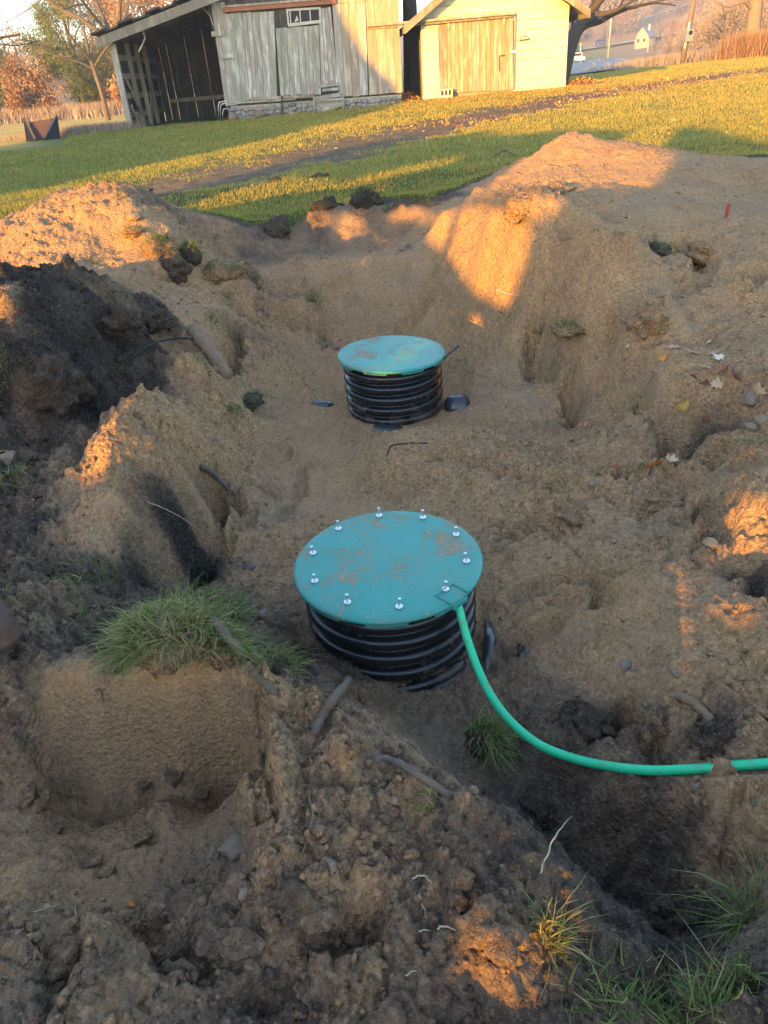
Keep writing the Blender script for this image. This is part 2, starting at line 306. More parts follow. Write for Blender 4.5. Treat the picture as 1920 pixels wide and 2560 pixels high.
 (1712,624,.38,0.05,0.30),(1643,622,.40,0.05,0.30),(1799,705,.30,0.05,0.48),(1915,676,.33,0.05,0.30),(1828,792,.2,0.05,0.48),(1915,821,.18,0.05,0.38),(1700,800,.2,0.05,0.48),(1780,860,.15,0.05,0.48),(1700,700,.29,0.05,0.48),(1860,740,.26,0.05,0.48),
 (1481,560,.47,0.05,0.30),(1440,505,.57,0.00,0.50),(1390,540,.47,0.10,0.20),(1560,525,.54,0.05,0.30),(1654,545,.50,0.05,0.30),(1799,549,.46,0.05,0.30),(1915,578,.42,0.05,0.30),(1560,580,.46,0.05,0.30),(1700,580,.44,0.05,0.40),
]
CPY = [ # pixel x, y and distance instead of height: the far pile
 (1423,335,8.3,.0,.6),(1539,364,7.9,.0,.5),(1480,350,8.1,.0,.5),(1610,378,7.6,.0,.5),(1666,393,7.4,.05,.4),(1770,427,7.0,.1,.4),(1857,468,6.8,.15,.4),(1920,491,6.6,.15,.3),(1350,375,8.3,.0,.6),(1290,415,8.3,.0,.6),
 (1249,441,8.2,.0,.5),(1209,458,8.0,.1,.4),(1377,445,7.3,.0,.4),(1450,440,7.2,.0,.4),(1539,450,7.0,.0,.3),(1666,456,6.7,.05,.3),(1481,462,6.5,.0,.4),(1400,462,6.7,.0,.5),(1568,479,6.3,.05,.4),(1307,479,6.9,.0,.4),(1660,500,6.0,.1,.3),(1760,510,5.9,.15,.3),(1850,520,5.8,.15,.3),(1180,508,7.1,.1,.3),(1470,400,7.7,.0,.4),(1600,420,7.2,.0,.4),
]
CPW = [ # world points that the photo does not show: behind the piles, beside and behind the camera
 (-3.1,8.3,.3),(-2.4,8.0,.29),(-4.4,8.6,.3),(-1.8,8.2,.28),(-5.5,7.5,.32),(-4.2,7.2,.4),(2.4,9.3,.33),(3.4,9.1,.33),(4.6,8.8,.34),(1.6,9.2,.32),(5.6,8.2,.36),(1.0,8.4,.30),(.0,8.1,.29),(-1,8.1,.28),
 (-5.2,5.5,.45),(-5,3.5,.4),(-3.6,2.4,.35),(-2.6,1.2,.25),(-2,.3,.15),(-1.4,.0,.08),(0,-.2,.05),(.7,.0,.05),(1.4,.3,.0),(2.6,1.3,.0),(3.4,2.5,.2),(4.4,3.6,.35),(5.2,5,.4),(5.4,6.4,.42),(-1.2,-.8,.05),(1.2,-.8,.05),(0,-1.2,.05),
 (1.35,1.2,-.05),(1.7,1.6,-.02),(-1.5,1.0,.05),(-1.9,1.7,.2),(-2.6,2.6,.3),
]
_pts = []; _att = []
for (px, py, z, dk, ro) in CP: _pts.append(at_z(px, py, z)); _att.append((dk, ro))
for (px, py, y, dk, ro) in CPY: _pts.append(at_y(px, py, y)); _att.append((dk, ro))
for (x, y, z) in CPW: _pts.append(np.array([x, y, z])); _att.append((.3, .4))
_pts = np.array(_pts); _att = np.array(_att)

def rbf_fit(P, z, c, lam):
    d2 = (P[:, None, 0] - P[None, :, 0]) ** 2 + (P[:, None, 1] - P[None, :, 1]) ** 2
    n = len(P); A = np.zeros((n + 3, n + 3)); A[:n, :n] = -np.sqrt(d2 + c * c) + np.eye(n) * lam
    A[:n, n] = 1; A[:n, n + 1:] = P[:, :2]; A[n, :n] = 1; A[n + 1:, :n] = P[:, :2].T
    return np.linalg.solve(A, np.r_[z, 0, 0, 0])
def rbf_eval(P, w, c, x, y):
    out = np.empty_like(x); n = len(P); xf = x.ravel(); yf = y.ravel(); of = out.ravel()
    P32 = P.astype(np.float32); w32 = w.astype(np.float32)
    for i in range(0, len(xf), 20000):
        a = xf[i:i + 20000].astype(np.float32); b = yf[i:i + 20000].astype(np.float32)
        d = a[:, None] - P32[None, :, 0]; d *= d; e = b[:, None] - P32[None, :, 1]; e *= e; d += e; d += c * c
        np.sqrt(d, out=d)
        of[i:i + 20000] = -(d @ w32[:n]) + w[n] + w[n + 1] * a + w[n + 2] * b
    return of.reshape(x.shape)
_wn = rbf_fit(_pts, _pts[:, 2], .05, .004)

FAR = np.array([ # wide land: x, y, z
 (0,10,.31),(4,10,.32),(-4,10,.31),(7,9,.33),(-7,9,.33),(0,15,.41),(8,15,.44),(-8,15,.42),(0,21,.52),(8,21,.56),(-8,20,.47),(-7,26,.56),(-4,27,.57),(0,27.3,.60),(2.4,27.5,.67),(5,27.5,.68),(7.2,27.6,.68),(10,28,.7),(-12,26,.5),(-10,20,.45),
 (14,24,.7),(17,37,.78),(22,44,.82),(12,34,.7),(25,55,.72),(34,66,.9),(8,40,.6),(11,52,.45),(14,60,.4),(19,65,.4),(30,115,.4),(45,170,.4),(60,230,.45),(38,115,.45),(52,170,.5),(24,68,.42),(35,90,.6),
 (50,105,1.2),(75,140,2.4),(66,180,1.4),(90,235,3.0),(62,262,2.7),(40,262,2.7),(115,240,7),(125,320,16),(70,340,10),(10,320,7),(-60,150,1.6),(-30,80,.75),(-80,100,1.1),(-60,60,.5),(-20,40,.5),(-10,32,.5),(-25,130,1.3),(-60,260,4),(-150,200,3),
 (150,150,6),(230,320,22),(-220,400,8),(0,450,16),(200,480,32),(60,60,1.6),(45,40,1.2),(30,30,.9),(70,20,1.0),(0,-12,.1),(-25,-12,.1),(25,-12,.1),(-40,10,.3),(-25,20,.35),(40,0,.4),(0,-80,0),(-90,-40,0),(90,-40,.3),(6,3,.25),(-6,3,.3),(5,-3,.1),(-5,-3,.1),(8,6,.33),(-8,6,.35),
])
_wf = rbf_fit(FAR, FAR[:, 2], 3.0, .02)
def z_far(x, y): return rbf_eval(FAR, _wf, 3.0, np.asarray(x, float), np.asarray(y, float))
def half_w(y): return 1.25 + .56 * y
def z_base(x, y):
    x = np.asarray(x, float); y = np.asarray(y, float)
    n = rbf_eval(_pts, _wn, .05, x, y); f = z_far(x, y)
    u = np.abs(x) / half_w(np.maximum(y, 0))
    w = (1 - sstep(8.6, 10.2, y)) * (1 - sstep(.82, .99, u)) * sstep(-1.0, .15, y)
    return f + (n - f) * w
def att_eval(x, y, p=4.6):
    P = _pts.astype(np.float32); xf = x.ravel(); yf = y.ravel(); o = np.empty((len(xf), 2), np.float32); A = _att.astype(np.float32)
    for i in range(0, len(xf), 20000):
        a = xf[i:i + 20000].astype(np.float32); b = yf[i:i + 20000].astype(np.float32)
        d = (a[:, None] - P[None, :, 0]) ** 2 + (b[:, None] - P[None, :, 1]) ** 2 + 1e-4
        w = d ** (-p / 2); w /= w.sum(1)[:, None]; o[i:i + 20000] = w @ A
    return o[:, 0].reshape(x.shape), o[:, 1].reshape(x.shape)

# lawn edge: where untouched grass begins (world polygon of disturbed soil)
EDGE_PX = [(0,760),(0,640),(40,560),(120,505),(240,462),(330,478),(400,520),(470,552),(560,575),(640,578),(690,556),(770,522),(860,512),(930,505),(985,520),(1060,525),(1110,512),(1200,470),(1180,452),(1260,420),(1340,378),(1423,335),(1540,362),(1660,388),(1770,425),(1860,465),(1930,490)]
def hit(px, py, tmax=60.0):
    """first point of the bare ground seen through a photo pixel"""
    d = pray(px, py); ts = np.r_[np.linspace(.5, 12, 1200), np.linspace(12, tmax, 800)]
    p = np.array([0, 0, CAM_Z])[None] + ts[:, None] * d[None]
    dz = p[:, 2] - z_base(p[:, 0], p[:, 1]); i = int(np.argmax(dz < 0)) if (dz < 0).any() else len(ts) - 1
    return p[i]
# ------------------------------------------------------------------ extents of bare soil on the lawn
def poly_sd(P, x, y):
    """signed distance to polygon P (negative inside)"""
    x = np.asarray(x, np.float32); y = np.asarray(y, np.float32); d = np.full(x.shape, 1e9, np.float32); ins = np.zeros(x.shape, bool); n = len(P)
    for i in range(n):
        ax, ay = P[i]; bx, by = P[(i + 1) % n]; ex, ey = bx - ax, by - ay
        t = np.clip(((x - ax) * ex + (y - ay) * ey) / (ex * ex + ey * ey + 1e-9), 0, 1)
        d = np.minimum(d, (x - ax - t * ex) ** 2 + (y - ay - t * ey) ** 2)
        c = ((ay > y) != (by > y)) & (x < (bx - ax) * (y - ay) / (by - ay + 1e-12) + ax); ins ^= c
    d = np.sqrt(d); return np.where(ins, -d, d)
_rim = [tuple(at_z(px, py, z)[:2]) for px, py, z in ((575,572,.29),(640,572,.29),(690,548,.32),(770,518,.34),(850,512,.33),(930,508,.33),(1000,520,.32),(1085,522,.32))]
SOIL_POLY = [(-7.5,-.9),(-6.6,4),(-6.0,7.4),(-4.6,8.1),(-3.3,8.0),(-2.4,7.7),(-1.75,7.5)] + _rim + [(1.1,8.15),(1.45,8.9),(2.4,9.2),(3.5,8.9),(4.7,8.5),(5.6,7.8),(6.4,6.6),(6.6,4),(6.5,1),(6.5,-.9)]
TRACK = [(-3.05,10.3),(-2.35,11.6),(-1.25,13.0),(.2,15.2),(2.4,17.9),(5.2,21.0),(9.0,23.4),(14.5,26.2),(22,30)]
TRACK_W = [1.2,1.5,1.7,1.7,1.6,1.5,1.4,1.4,1.5]
def track_mask(x, y):
    x = np.asarray(x, float); y = np.asarray(y, float); best = np.full(x.shape, 9.0)
    for i in range(len(TRACK) - 1):
        (ax, ay), (bx, by) = TRACK[i], TRACK[i + 1]; ex, ey = bx - ax, by - ay
        t = np.clip(((x - ax) * ex + (y - ay) * ey) / (ex * ex + ey * ey), 0, 1)
        d = np.hypot(x - ax - t * ex, y - ay - t * ey) / (TRACK_W[i] * (1 - t) + TRACK_W[i + 1] * t); best = np.minimum(best, d)
    k = 1 - sstep(.30, 1.05, best + .45 * fbm(x, y, .9, 3, .55, 40) + .28 * perlin(x * 5, y * 5, 44) + .12 * perlin(x * 14, y * 14, 45))
    return k

_sx = np.linspace(-7.5, 7.5, 220); _sy = np.linspace(-.8, 10.8, 220); _SX, _SY = np.meshgrid(_sx, _sy); _SZ = z_base(_SX, _SY)
_gy, _gx = np.gradient(_SZ, _sy, _sx); _SL = np.hypot(_gx, _gy)
def slope_at(x, y):
    fx = np.clip((x - _sx[0]) / (_sx[1] - _sx[0]), 0, 218.99); fy = np.clip((y - _sy[0]) / (_sy[1] - _sy[0]), 0, 218.99); i = fx.astype(int); j = fy.astype(int); u = fx - i; v = fy - j
    return (_SL[j, i] * (1 - u) + _SL[j, i + 1] * u) * (1 - v) + (_SL[j + 1, i] * (1 - u) + _SL[j + 1, i + 1] * u) * v
def ledges(x, y, z):
    """sheared little steps where the ground is steep"""
    sl = sstep(.25, .8, slope_at(x, y)); o = np.zeros_like(z)
    for (h, sc, sd, k) in ((.16, 1.7, 33, .42), (.065, 3.6, 37, .6)):
        q = z / h + 1.3 * fbm(x, y, sc, 3, .5, sd); f = q - np.floor(q); m = sstep(.0, .35, perlin(x * 1.3, y * 1.3, sd + 9) + .15)
        o += (sstep(.0, .22, f) - f) * h * k * m
    bench = (x > -1.2) & (x < -.36) & (y > .85) & (y < 1.62)
    return np.where(bench, .010 * perlin(x * 24, y * 1.5, 83) * sl, o * sl)
def ground_detail(x, y, rough, dark):
    und = .024 * fbm(x, y, 2.4, 3, .5, 1) + .016 * fbm(x, y, 7, 2, .5, 5)
    r = np.clip(rough * 1.15 - .06 + .42 * perlin(x * 2.3, y * 2.3, 9) * (.3 + rough) + .2 * perlin(x * 7, y * 7, 10) * (.3 + rough), 0.02, 1.15)
    wx = x + .03 * perlin(x * 20, y * 20, 2); wy = y + .03 * perlin(x * 20, y * 20, 3)
    c1 = clods(wx, wy, .15, 11, .32) * .15
    c2 = clods(x + .010 * perlin(x * 50, y * 50, 2), y + .010 * perlin(x * 50, y * 50, 4), .058, 21, .6) * .058
    c3 = clods(x + .004 * perlin(x * 90, y * 90, 2), y + .004 * perlin(x * 90, y * 90, 6), .026, 31, .8) * .026
    gr = .0036 * fbm(x, y, 45, 3, .65, 15)
    rid = .016 * (.5 - np.abs(fbm(x, y, 6.5, 3, .55, 61))) * (.25 + r)
    s = sstep(.30, 1.0, r); s2 = sstep(.12, .75, r)
    far = 1 - .45 * sstep(2.5, 6, y)
    return (und * (.35 + r) + rid + c1 * s * .62) + (c2 * (.05 + .85 * s2) + c3 * (.35 + .65 * r)) * far + gr * (.7 + r)
# a boot print: shallow oval hollow with a pushed-up rim (x, y, heading, size)
PRINTS = []
for (px, py, z, a, sz) in ((1330,1590,-.28,25,.15),(1345,1470,-.26,20,.15),(1450,1500,-.22,-30,.14),(1480,1440,-.2,-30,.14),(694,1152,-.30,70,.16),(1290,1330,-.24,40,.15),(1390,1220,-.22,60,.14),(880,1330,-.32,10,.14),(1700,1120,-.2,80,.16),(1560,1180,-.2,60,.14),(1880,2040,-.1,60,.13),(1570,2200,-.42,20,.15),(1760,680,.3,60,.2),(1880,690,.32,60,.2),(1480,2120,-.41,0,.15)):
    q = at_z(px, py, z); PRINTS.append((q[0], q[1], math.radians(a), sz))
def print_depth(x, y):
    o = np.zeros_like(x)
    for (cx, cy, a, sz) in PRINTS:
        m = (np.abs(x - cx) < sz * 2) & (np.abs(y - cy) < sz * 2)
        dx = x[m] - cx; dy = y[m] - cy; u = dx * math.cos(a) + dy * math.sin(a); v = -dx * math.sin(a) + dy * math.cos(a)
        r = np.sqrt((u / (sz * 1.0)) ** 2 + (v / (sz * .42)) ** 2)
        o[m] += -.030 * (1 - sstep(.75, 1.0, r)) + .014 * np.exp(-((r - 1.15) / .18) ** 2) + .003 * np.sin(u * 260) * (r < .8)
    return o
# creases, undercuts and sharp crests: photo polyline, height change, half width
STROKES = [
 ([(495,920),(455,965),(417,1005),(353,1055),(324,1110),(300,1170),(292,1235)], .035, .05), ([(535,1205),(528,1260),(515,1320),(490,1400)], -.09, .06), ([(490,1400),(405,1440),(350,1468)], -.08, .05),
 ([(470,935),(410,965),(350,1005),(280,1052),(205,1110),(150,1185)], -.05, .05), ([(585,795),(592,850),(575,900),(555,915)], -.12, .05), ([(655,765),(700,797),(765,812),(800,830)], -.09, .05),
 ([(820,852),(900,870),(990,850),(1045,790),(1075,745),(1110,690)], -.05, .05), ([(760,668),(832,657),(960,655),(1060,648)], .025, .05), ([(560,650),(620,672),(650,720)], -.06, .05), ([(395,675),(430,690),(470,700)], -.07, .05),
 ([(1170,512),(1238,512),(1300,535),(1353,562),(1440,597),(1562,636)], .035, .06), ([(1336,820),(1330,865),(1362,920),(1388,900)], -.11, .05), ([(1425,925),(1430,990),(1440,1045)], -.09, .045), ([(1562,640),(1540,720),(1515,790)], .025, .06),
 ([(1690,1085),(1741,1108),(1790,1128)], -.12, .06), ([(1585,1000),(1605,1008)], -.08, .04), ([(1640,1025),(1670,1040)], -.06, .04), ([(1755,1275),(1790,1300),(1800,1320)], -.08, .05), ([(1860,1415),(1885,1450),(1930,1490)], -.08, .04),
 ([(645,1735),(655,1830),(662,1930),(672,2060)], -.045, .022), ([(668,1745),(680,1850),(690,1960),(700,2100),(705,2250)], .025, .03), ([(80,1880),(300,1897),(500,1897),(625,1885)], -.02, .03),
 ([(660,1705),(760,1760),(870,1805),(960,1845),(1050,1915),(1152,1994),(1260,2080),(1363,2166),(1480,2250),(1605,2330)], .022, .035), ([(1520,2290),(1600,2330),(1660,2400)], -.05, .05),
 ([(100,1075),(160,1110),(230,1085)], -.08, .06), ([(0,1010),(60,1060),(90,1110)], -.05, .05), ([(260,745),(330,790),(400,830),(440,850)], -.04, .05), ([(1400,1790),(1470,1838),(1540,1830)], -.04, .03), ([(1560,1770),(1640,1840),(1650,1890)], -.05, .03),
 ([(1250,1310),(1330,1300),(1390,1330)], -.03, .03), ([(1100,1130),(1190,1145),(1290,1190),(1350,1210)], -.04, .05), ([(1395,1130),(1500,1160),(1620,1180),(1720,1190)], -.035, .06), ([(1500,1230),(1590,1270),(1700,1300)], -.03, .05), ([(1420,1350),(1500,1420),(1500,1480)], -.025, .03), ([(1520,1440),(1505,1480),(1490,1510)], -.02, .012), ([(760,1165),(745,1240),(700,1290)], -.03, .03), ([(730,1395),(690,1400),(650,1440)], -.02, .03),
 ([(640,2330),(680,2400),(640,2470)], -.03, .03), ([(770,2225),(860,2225),(960,2215)], .03, .03), ([(760,2300),(850,2310),(930,2290)], -.04, .025), ([(60,2330),(70,2400),(40,2470)], .035, .05), ([(180,2560),(240,2470),(300,2400)], .03, .035), ([(250,2330),(290,2400),(280,2470)], .03, .04), ([(350,2330),(420,2380),(520,2400)], -.03, .04), ([(600,2250),(520,2280),(500,2330)], .025, .04),
 ([(0,2190),(90,2180),(150,2160)], .025, .03), ([(120,2250),(60,2262),(0,2270)], -.015, .02), ([(205,1800),(195,1840),(185,1870)], -.012, .006), ([(90,2000),(170,1985),(250,1990)], -.010, .006), ([(395,1965),(440,1945),(480,1965)], .014, .014), ([(380,2095),(330,2110),(290,2115)], -.012, .010),
 ([(1450,620),(1550,600),(1690,615),(1800,640)], -.03, .05), ([(1700,600),(1745,625),(1750,660)], -.05, .04), ([(1690,720),(1760,705),(1850,690),(1920,680)], -.035, .06), ([(1650,790),(1740,770),(1800,735),(1870,720)], .03, .06), ([(1380,545),(1480,565),(1600,590)], -.05, .08), ([(1400,458),(1500,455),(1600,462)], -.05, .08), ([(1600,800),(1660,840),(1720,850)], -.03, .05),
 ([(1480,700),(1450,760),(1420,800)], -.02, .04), ([(1440,650),(1400,720),(1360,790)], -.02, .04), ([(880,690),(870,760),(860,830)], -.015, .04), ([(1000,690),(990,760),(975,830)], .015, .05), ([(1160,640),(1150,720),(1120,800)], .02, .05), ([(1200,760),(1150,830),(1140,900)], -.02, .05),
]
_ST = [([hit(px, py)[:2] for px, py in P], a, w) for P, a, w in STROKES]
def strokes(x, y):
    o = np.zeros_like(x); wob = .035 * perlin(x * 9, y * 9, 51) + .015 * perlin(x * 26, y * 26, 52)
    for P, a, w in _ST:
        xs = [p[0] for p in P]; ys = [p[1] for p in P]; m = (x > min(xs) - 4 * w) & (x < max(xs) + 4 * w) & (y > min(ys) - 4 * w) & (y < max(ys) + 4 * w)
        if not m.any(): continue
        X, Y = x[m], y[m]; d = np.full(X.shape, 1e9)
        for (ax, ay), (bx, by) in zip(P[:-1], P[1:]):
            ex, ey = bx - ax, by - ay; t = np.clip(((X - ax) * ex + (Y - ay) * ey) / (ex * ex + ey * ey + 1e-9), 0, 1); d = np.minimum(d, (X - ax - t * ex) ** 2 + (Y - ay - t * ey) ** 2)
        d = np.sqrt(d) + np.clip(wob[m], -.6 * w, .6 * w); o[m] += a * (1.7 if a < 0 else 1.4) * np.exp(-np.abs(d / w) ** 1.7)
    return o
HOSE = [(1140,1494,-.016),(1150,1530,-.05),(1166,1590,-.10),(1190,1660,-.155),(1225,1735,-.205),(1275,1802,-.240),(1345,1860,-.262),(1430,1895,-.262),(1520,1915,-.245),(1620,1926,-.205),(1720,1924,-.150),(1800,1917,-.118),(1870,1912,-.098),(1960,1905,-.085),(2100,1890,-.07)]
_hw = np.array([at_z(*p) for p in HOSE[5:]])
def under_hose(x, y, z):
    m = (x > .2) & (y > .95) & (y < 1.55); X, Y = x[m], y[m]; best = np.full(X.shape, 1e9); zh = np.zeros(X.shape)
    for a, b in zip(_hw[:-1], _hw[1:]):
        ex, ey = b[0] - a[0], b[1] - a[1]; t = np.clip(((X - a[0]) * ex + (Y - a[1]) * ey) / (ex * ex + ey * ey), 0, 1); d = np.hypot(X - a[0] - t * ex, Y - a[1] - t * ey); k = d < best; best = np.where(k, d, best); zh = np.where(k, a[2] + t * (b[2] - a[2]), zh)
    lim = zh - .010 + np.maximum(0, best - .02) * 1.1; d2 = ((X - .80) / .04) ** 2 + (best / .034) ** 2
    zz = np.minimum(z[m], lim); zz = np.where(d2 < 1, np.maximum(zz, zh - .016 + .036 * np.sqrt(np.clip(1 - d2, 0, 1)) + .006 * perlin(X * 60, Y * 60, 3)), zz); z = z.copy(); z[m] = zz; return z
def z_soil(x, y, parts=False):
    x = np.asarray(x, float); y = np.asarray(y, float); sh = x.shape
    if x.ndim == 0: x = x.reshape(1); y = y.reshape(1)
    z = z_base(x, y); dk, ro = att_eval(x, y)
    sd = poly_sd(SOIL_POLY, x + .10 * perlin(x * 3, y * 3, 71) + .04 * perlin(x * 11, y * 11, 72), y + .10 * perlin(x * 3, y * 3, 73) + .04 * perlin(x * 11, y * 11, 74))
    soil = 1 - sstep(-.03, .05, sd)
    u = np.abs(x) / half_w(np.maximum(y, 0)); fade = (1 - sstep(.86, .98, u)) * (1 - sstep(9.4, 10.2, y))
    ro2 = ro * (1 - .8 * sstep(4, 9, y) * 0)
    z = z + (ledges(x, y, z) * soil + ground_detail(x, y, ro2, dk) * (.25 + .75 * soil) + (print_depth(x, y) + strokes(x, y)) * soil) * fade; z = under_hose(x, y, z)
    z = z + .035 * sstep(-.02, .10, sd) * (1 - sstep(.10, .5, sd)) * fade          # torn lip of the turf
    lip = np.exp(-((sd + .05) / .13) ** 2) * (y > 5.5); dk = np.maximum(dk, .8 * lip)                     # topsoil bared under the turf
    if parts: return z, dk, ro, soil
    return z.reshape(sh) if sh else float(z[0])
def zs(x, y): return float(z_soil(np.array([x]), np.array([y]))[0])

# ------------------------------------------------------------------ materials of the ground
def soil_color(t, dark, soilv, rgh=.8):
    p = t.geo()
    n1 = t.noise(3.5, 5, .62, p); n2 = t.noise(26, 4, .65, p); n3 = t.noise(160, 3, .7, p)
    d = t.math('ADD', dark, t.math('MULTIPLY', t.math('SUBTRACT', n1, .5), .75)); d = t.math('ADD', d, t.math('MULTIPLY', t.math('SUBTRACT', n2, .5), .45), clamp=True)
    c = t.ramp(d, [(0.0, (.385, .238, .122)), (.22, (.325, .200, .108)), (.45, (.215, .141, .090)), (.7, (.094, .067, .050)), (1.0, (.027, .022, .019))])
    vc = t.n('ShaderNodeTexVoronoi'); vc.inputs['Scale'].default_value = 85; t.l(t.mapping(p, loc=(1.7, .3, 2.2)), vc.inputs['Vector']); rv = t.n('ShaderNodeSeparateColor'); t.l(vc.outputs['Color'], rv.inputs[0])
    rg = t.math('ADD', t.math('MULTIPLY', rgh, 1.1), .22, clamp=True); c = t.mix(t.math('MULTIPLY', t.maprange(rv.outputs[0], .5, 1, 0, .75), rg), c, t.mix(1.0, c, (1.65, 1.6, 1.5), 'MULTIPLY')); c = t.mix(t.math('MULTIPLY', t.maprange(rv.outputs[1], .5, 1, 0, .75), rg), c, t.mix(1.0, c, (.48, .46, .45), 'MULTIPLY'))
    # sandy pale specks and dark crumbs
    c = t.mix(t.maprange(n3, .58, .74, 0, .6), c, (.52, .41, .28)); c = t.mix(t.maprange(n3, .44, .30, 0, .6), c, (.055, .043, .033))
    n4 = t.noise(1.3, 3, .5, p); c = t.mix(t.maprange(n4, .5, .75, 0, .4), c, t.mix(d, (.30, .24, .175), (.07, .062, .055)))
    n5 = t.noise(.7, 2, .5, t.mapping(p, loc=(3, 8, 1))); c = t.mix(t.maprange(n5, .55, .8, 0, .35), c, t.mix(1.0, c, (1.12, .92, .72), 'MULTIPLY'))
    st = t.noise(14, 3, .6, t.mapping(p, (1, .25, .06))); c = t.mix(t.maprange(st, .50, .68, 0, .35), c, t.mix(1.0, c, (1.35, 1.28, 1.15), 'MULTIPLY'))
    return c, n2, n3, p
mt = NT('soil'); _d = mt.attr('dark'); _s = mt.attr('soil')
_c, _n2, _n3, _p = soil_color(mt, _d, _s, mt.attr('rough'))
_g = mt.ramp(mt.noise(18, 4, .7, _p), [(.3, (.030, .040, .012)), (.55, (.060, .075, .020)), (.75, (.110, .105, .035))])
_cc = mt.mix(_s, _g, _c)
def crumb_height(t, p):
    v1 = t.n('ShaderNodeTexVoronoi'); v1.inputs['Scale'].default_value = 150; t.l(p, v1.inputs['Vector']); v2 = t.n('ShaderNodeTexVoronoi'); v2.inputs['Scale'].default_value = 62; t.l(p, v2.inputs['Vector'])
    a = t.math('MULTIPLY', v1.outputs['Distance'], -.7); b = t.math('MULTIPLY', v2.outputs['Distance'], -1.5)
    return t.math('ADD', t.math('ADD', a, b), t.math('ADD', t.math('MULTIPLY', t.noise(330, 3, .7, p), .8), t.math('MULTIPLY', t.noise(45, 4, .65, p), 1.5)))
mt.bump(crumb_height(mt, _p), .85, .010); M_SOIL = mt.fin(_cc, .95, spec=.12)

mt = NT('turf'); _p = mt.geo(); _tr = mt.attr('track'); _fi = mt.attr('field'); _wd = mt.attr('wild')
_n = mt.noise(9, 5, .7, _p); _nb = mt.noise(.35, 4, .6, _p); _nf = mt.noise(60, 2, .7, _p)
_g = mt.ramp(_n, [(.28, (.060, .080, .020)), (.5, (.125, .150, .040)), (.72, (.21, .205, .070))])
_g = mt.mix(mt.maprange(_nb, .45, .7, 0, .5), _g, (.15, .135, .045))
_t = mt.ramp(mt.noise(4, 5, .7, _p), [(.3, (.085, .062, .042)), (.55, (.165, .120, .075)), (.75, (.25, .18, .105))])
_c = mt.mix(_tr, _g, _t)
_f2 = mt.ramp(mt.noise(1.4, 6, .75, mt.mapping(_p, (1, .25, 1))), [(.3, (.30, .21, .06)), (.5, (.46, .33, .10)), (.7, (.55, .42, .16))])
_c = mt.mix(_fi, _c, _f2)
_w2 = mt.ramp(mt.noise(.9, 6, .75, _p), [(.3, (.13, .085, .045)), (.5, (.27, .175, .085)), (.7, (.36, .26, .13))])
_c = mt.mix(_wd, _c, _w2)
mt.bump(mt.math('ADD', _n, _nf), .8, .05); M_TURF = mt.fin(_c, .95, spec=.1)

# ------------------------------------------------------------------ dug ground: dense sheet
_rows = [-.6]
while _rows[-1] < 10.5: _rows.append(_rows[-1] + (.02 if _rows[-1] < .3 else .0040 + .0022 * _rows[-1]))
_rows = np.array(_rows); NC = 1000; _uu = np.linspace(-1, 1, NC)
GX = _uu[None, :] * half_w(np.maximum(_rows, 0))[:, None]; GY = np.repeat(_rows[:, None], NC, 1)
GZ, GD, GR, GS = z_soil(GX, GY, True)
_nr = len(_rows); _id = np.arange(_nr * NC).reshape(_nr, NC)
_fc = np.stack([_id[:-1, :-1], _id[:-1, 1:], _id[1:, 1:], _id[1:, :-1]], -1).reshape(-1, 4)
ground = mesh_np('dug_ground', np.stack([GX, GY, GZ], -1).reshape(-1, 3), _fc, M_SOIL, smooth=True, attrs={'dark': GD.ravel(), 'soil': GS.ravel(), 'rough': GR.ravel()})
tag(ground, 'bare tan and black soil of the dug pit and its spoil heaps', kind='structure')
def gz(x, y):
    """height of the finished dug ground (bilinear in the sheet)"""
    if y < _rows[0] or y > _rows[-1] - .05 or abs(x) > half_w(max(y, 0)) * .995: return float(z_far(np.array([x]), np.array([y]))[0])
    i = min(max(int(np.searchsorted(_rows, y)) - 1, 0), _nr - 2); v = (y - _rows[i]) / (_rows[i + 1] - _rows[i])
    uf = (x / half_w(max(y, 0)) + 1) / 2 * (NC - 1); j = min(max(int(uf), 0), NC - 2); w = uf - j
    return float((GZ[i, j] * (1 - w) + GZ[i, j + 1] * w) * (1 - v) + (GZ[i + 1, j] * (1 - w) + GZ[i + 1, j + 1] * w) * v)
def on_ground(px, py, lift=0.0):
    """place seen through a photo pixel on the finished dug ground"""
    d = pray(px, py); ts = np.linspace(.6, 16, 1600); prev = None
    P = np.array([0, 0, CAM_Z])[None] + ts[:, None] * d[None]
    z = z_base(P[:, 0], P[:, 1]); near = P[:, 2] - z < .12
    for k in np.nonzero(near)[0]:
        if P[k, 2] < gz(P[k, 0], P[k, 1]):
            return Vector((P[k, 0], P[k, 1], gz(P[k, 0], P[k, 1]) + lift))
    return Vector((P[-1, 0], P[-1, 1], lift))
def g_normal(x, y, e=.03):
    return Vector((gz(x - e, y) - gz(x + e, y), gz(x, y - e) - gz(x, y + e), 2 * e)).normalized()

# ------------------------------------------------------------------ lawn, field and hills: one sheet to the horizon
def axis(lo, a, b, hi, st, gr):
    v = list(np.arange(a, b + 1e-6, st)); s = st
    while v[-1] < hi: s *= gr; v.append(v[-1] + s)
    s = st
    while v[0] > lo: s *= gr; v.insert(0, v[0] - s)
    return np.array(v)
_ax = axis(-700, -13, 22, 900, .22, 1.09); _ay = axis(-250, 6, 33, 1400, .22, 1.075)
LX, LY = np.meshgrid(_ax, _ay)
LZ = z_far(LX, LY)
_in = (np.abs(LX) < half_w(np.maximum(LY, 0)) * .999) & (LY > -.58) & (LY < 10.48)
LZ = np.where(_in, np.minimum(LZ, z_base(LX, LY)) - .02, LZ)
LZ = LZ + np.where(_in, 0, .02 * fbm(LX, LY, .35, 2, .5, 80) * (LY > 11))
_tm = track_mask(LX, LY)
LZ = LZ - .04 * _tm * (~_in)
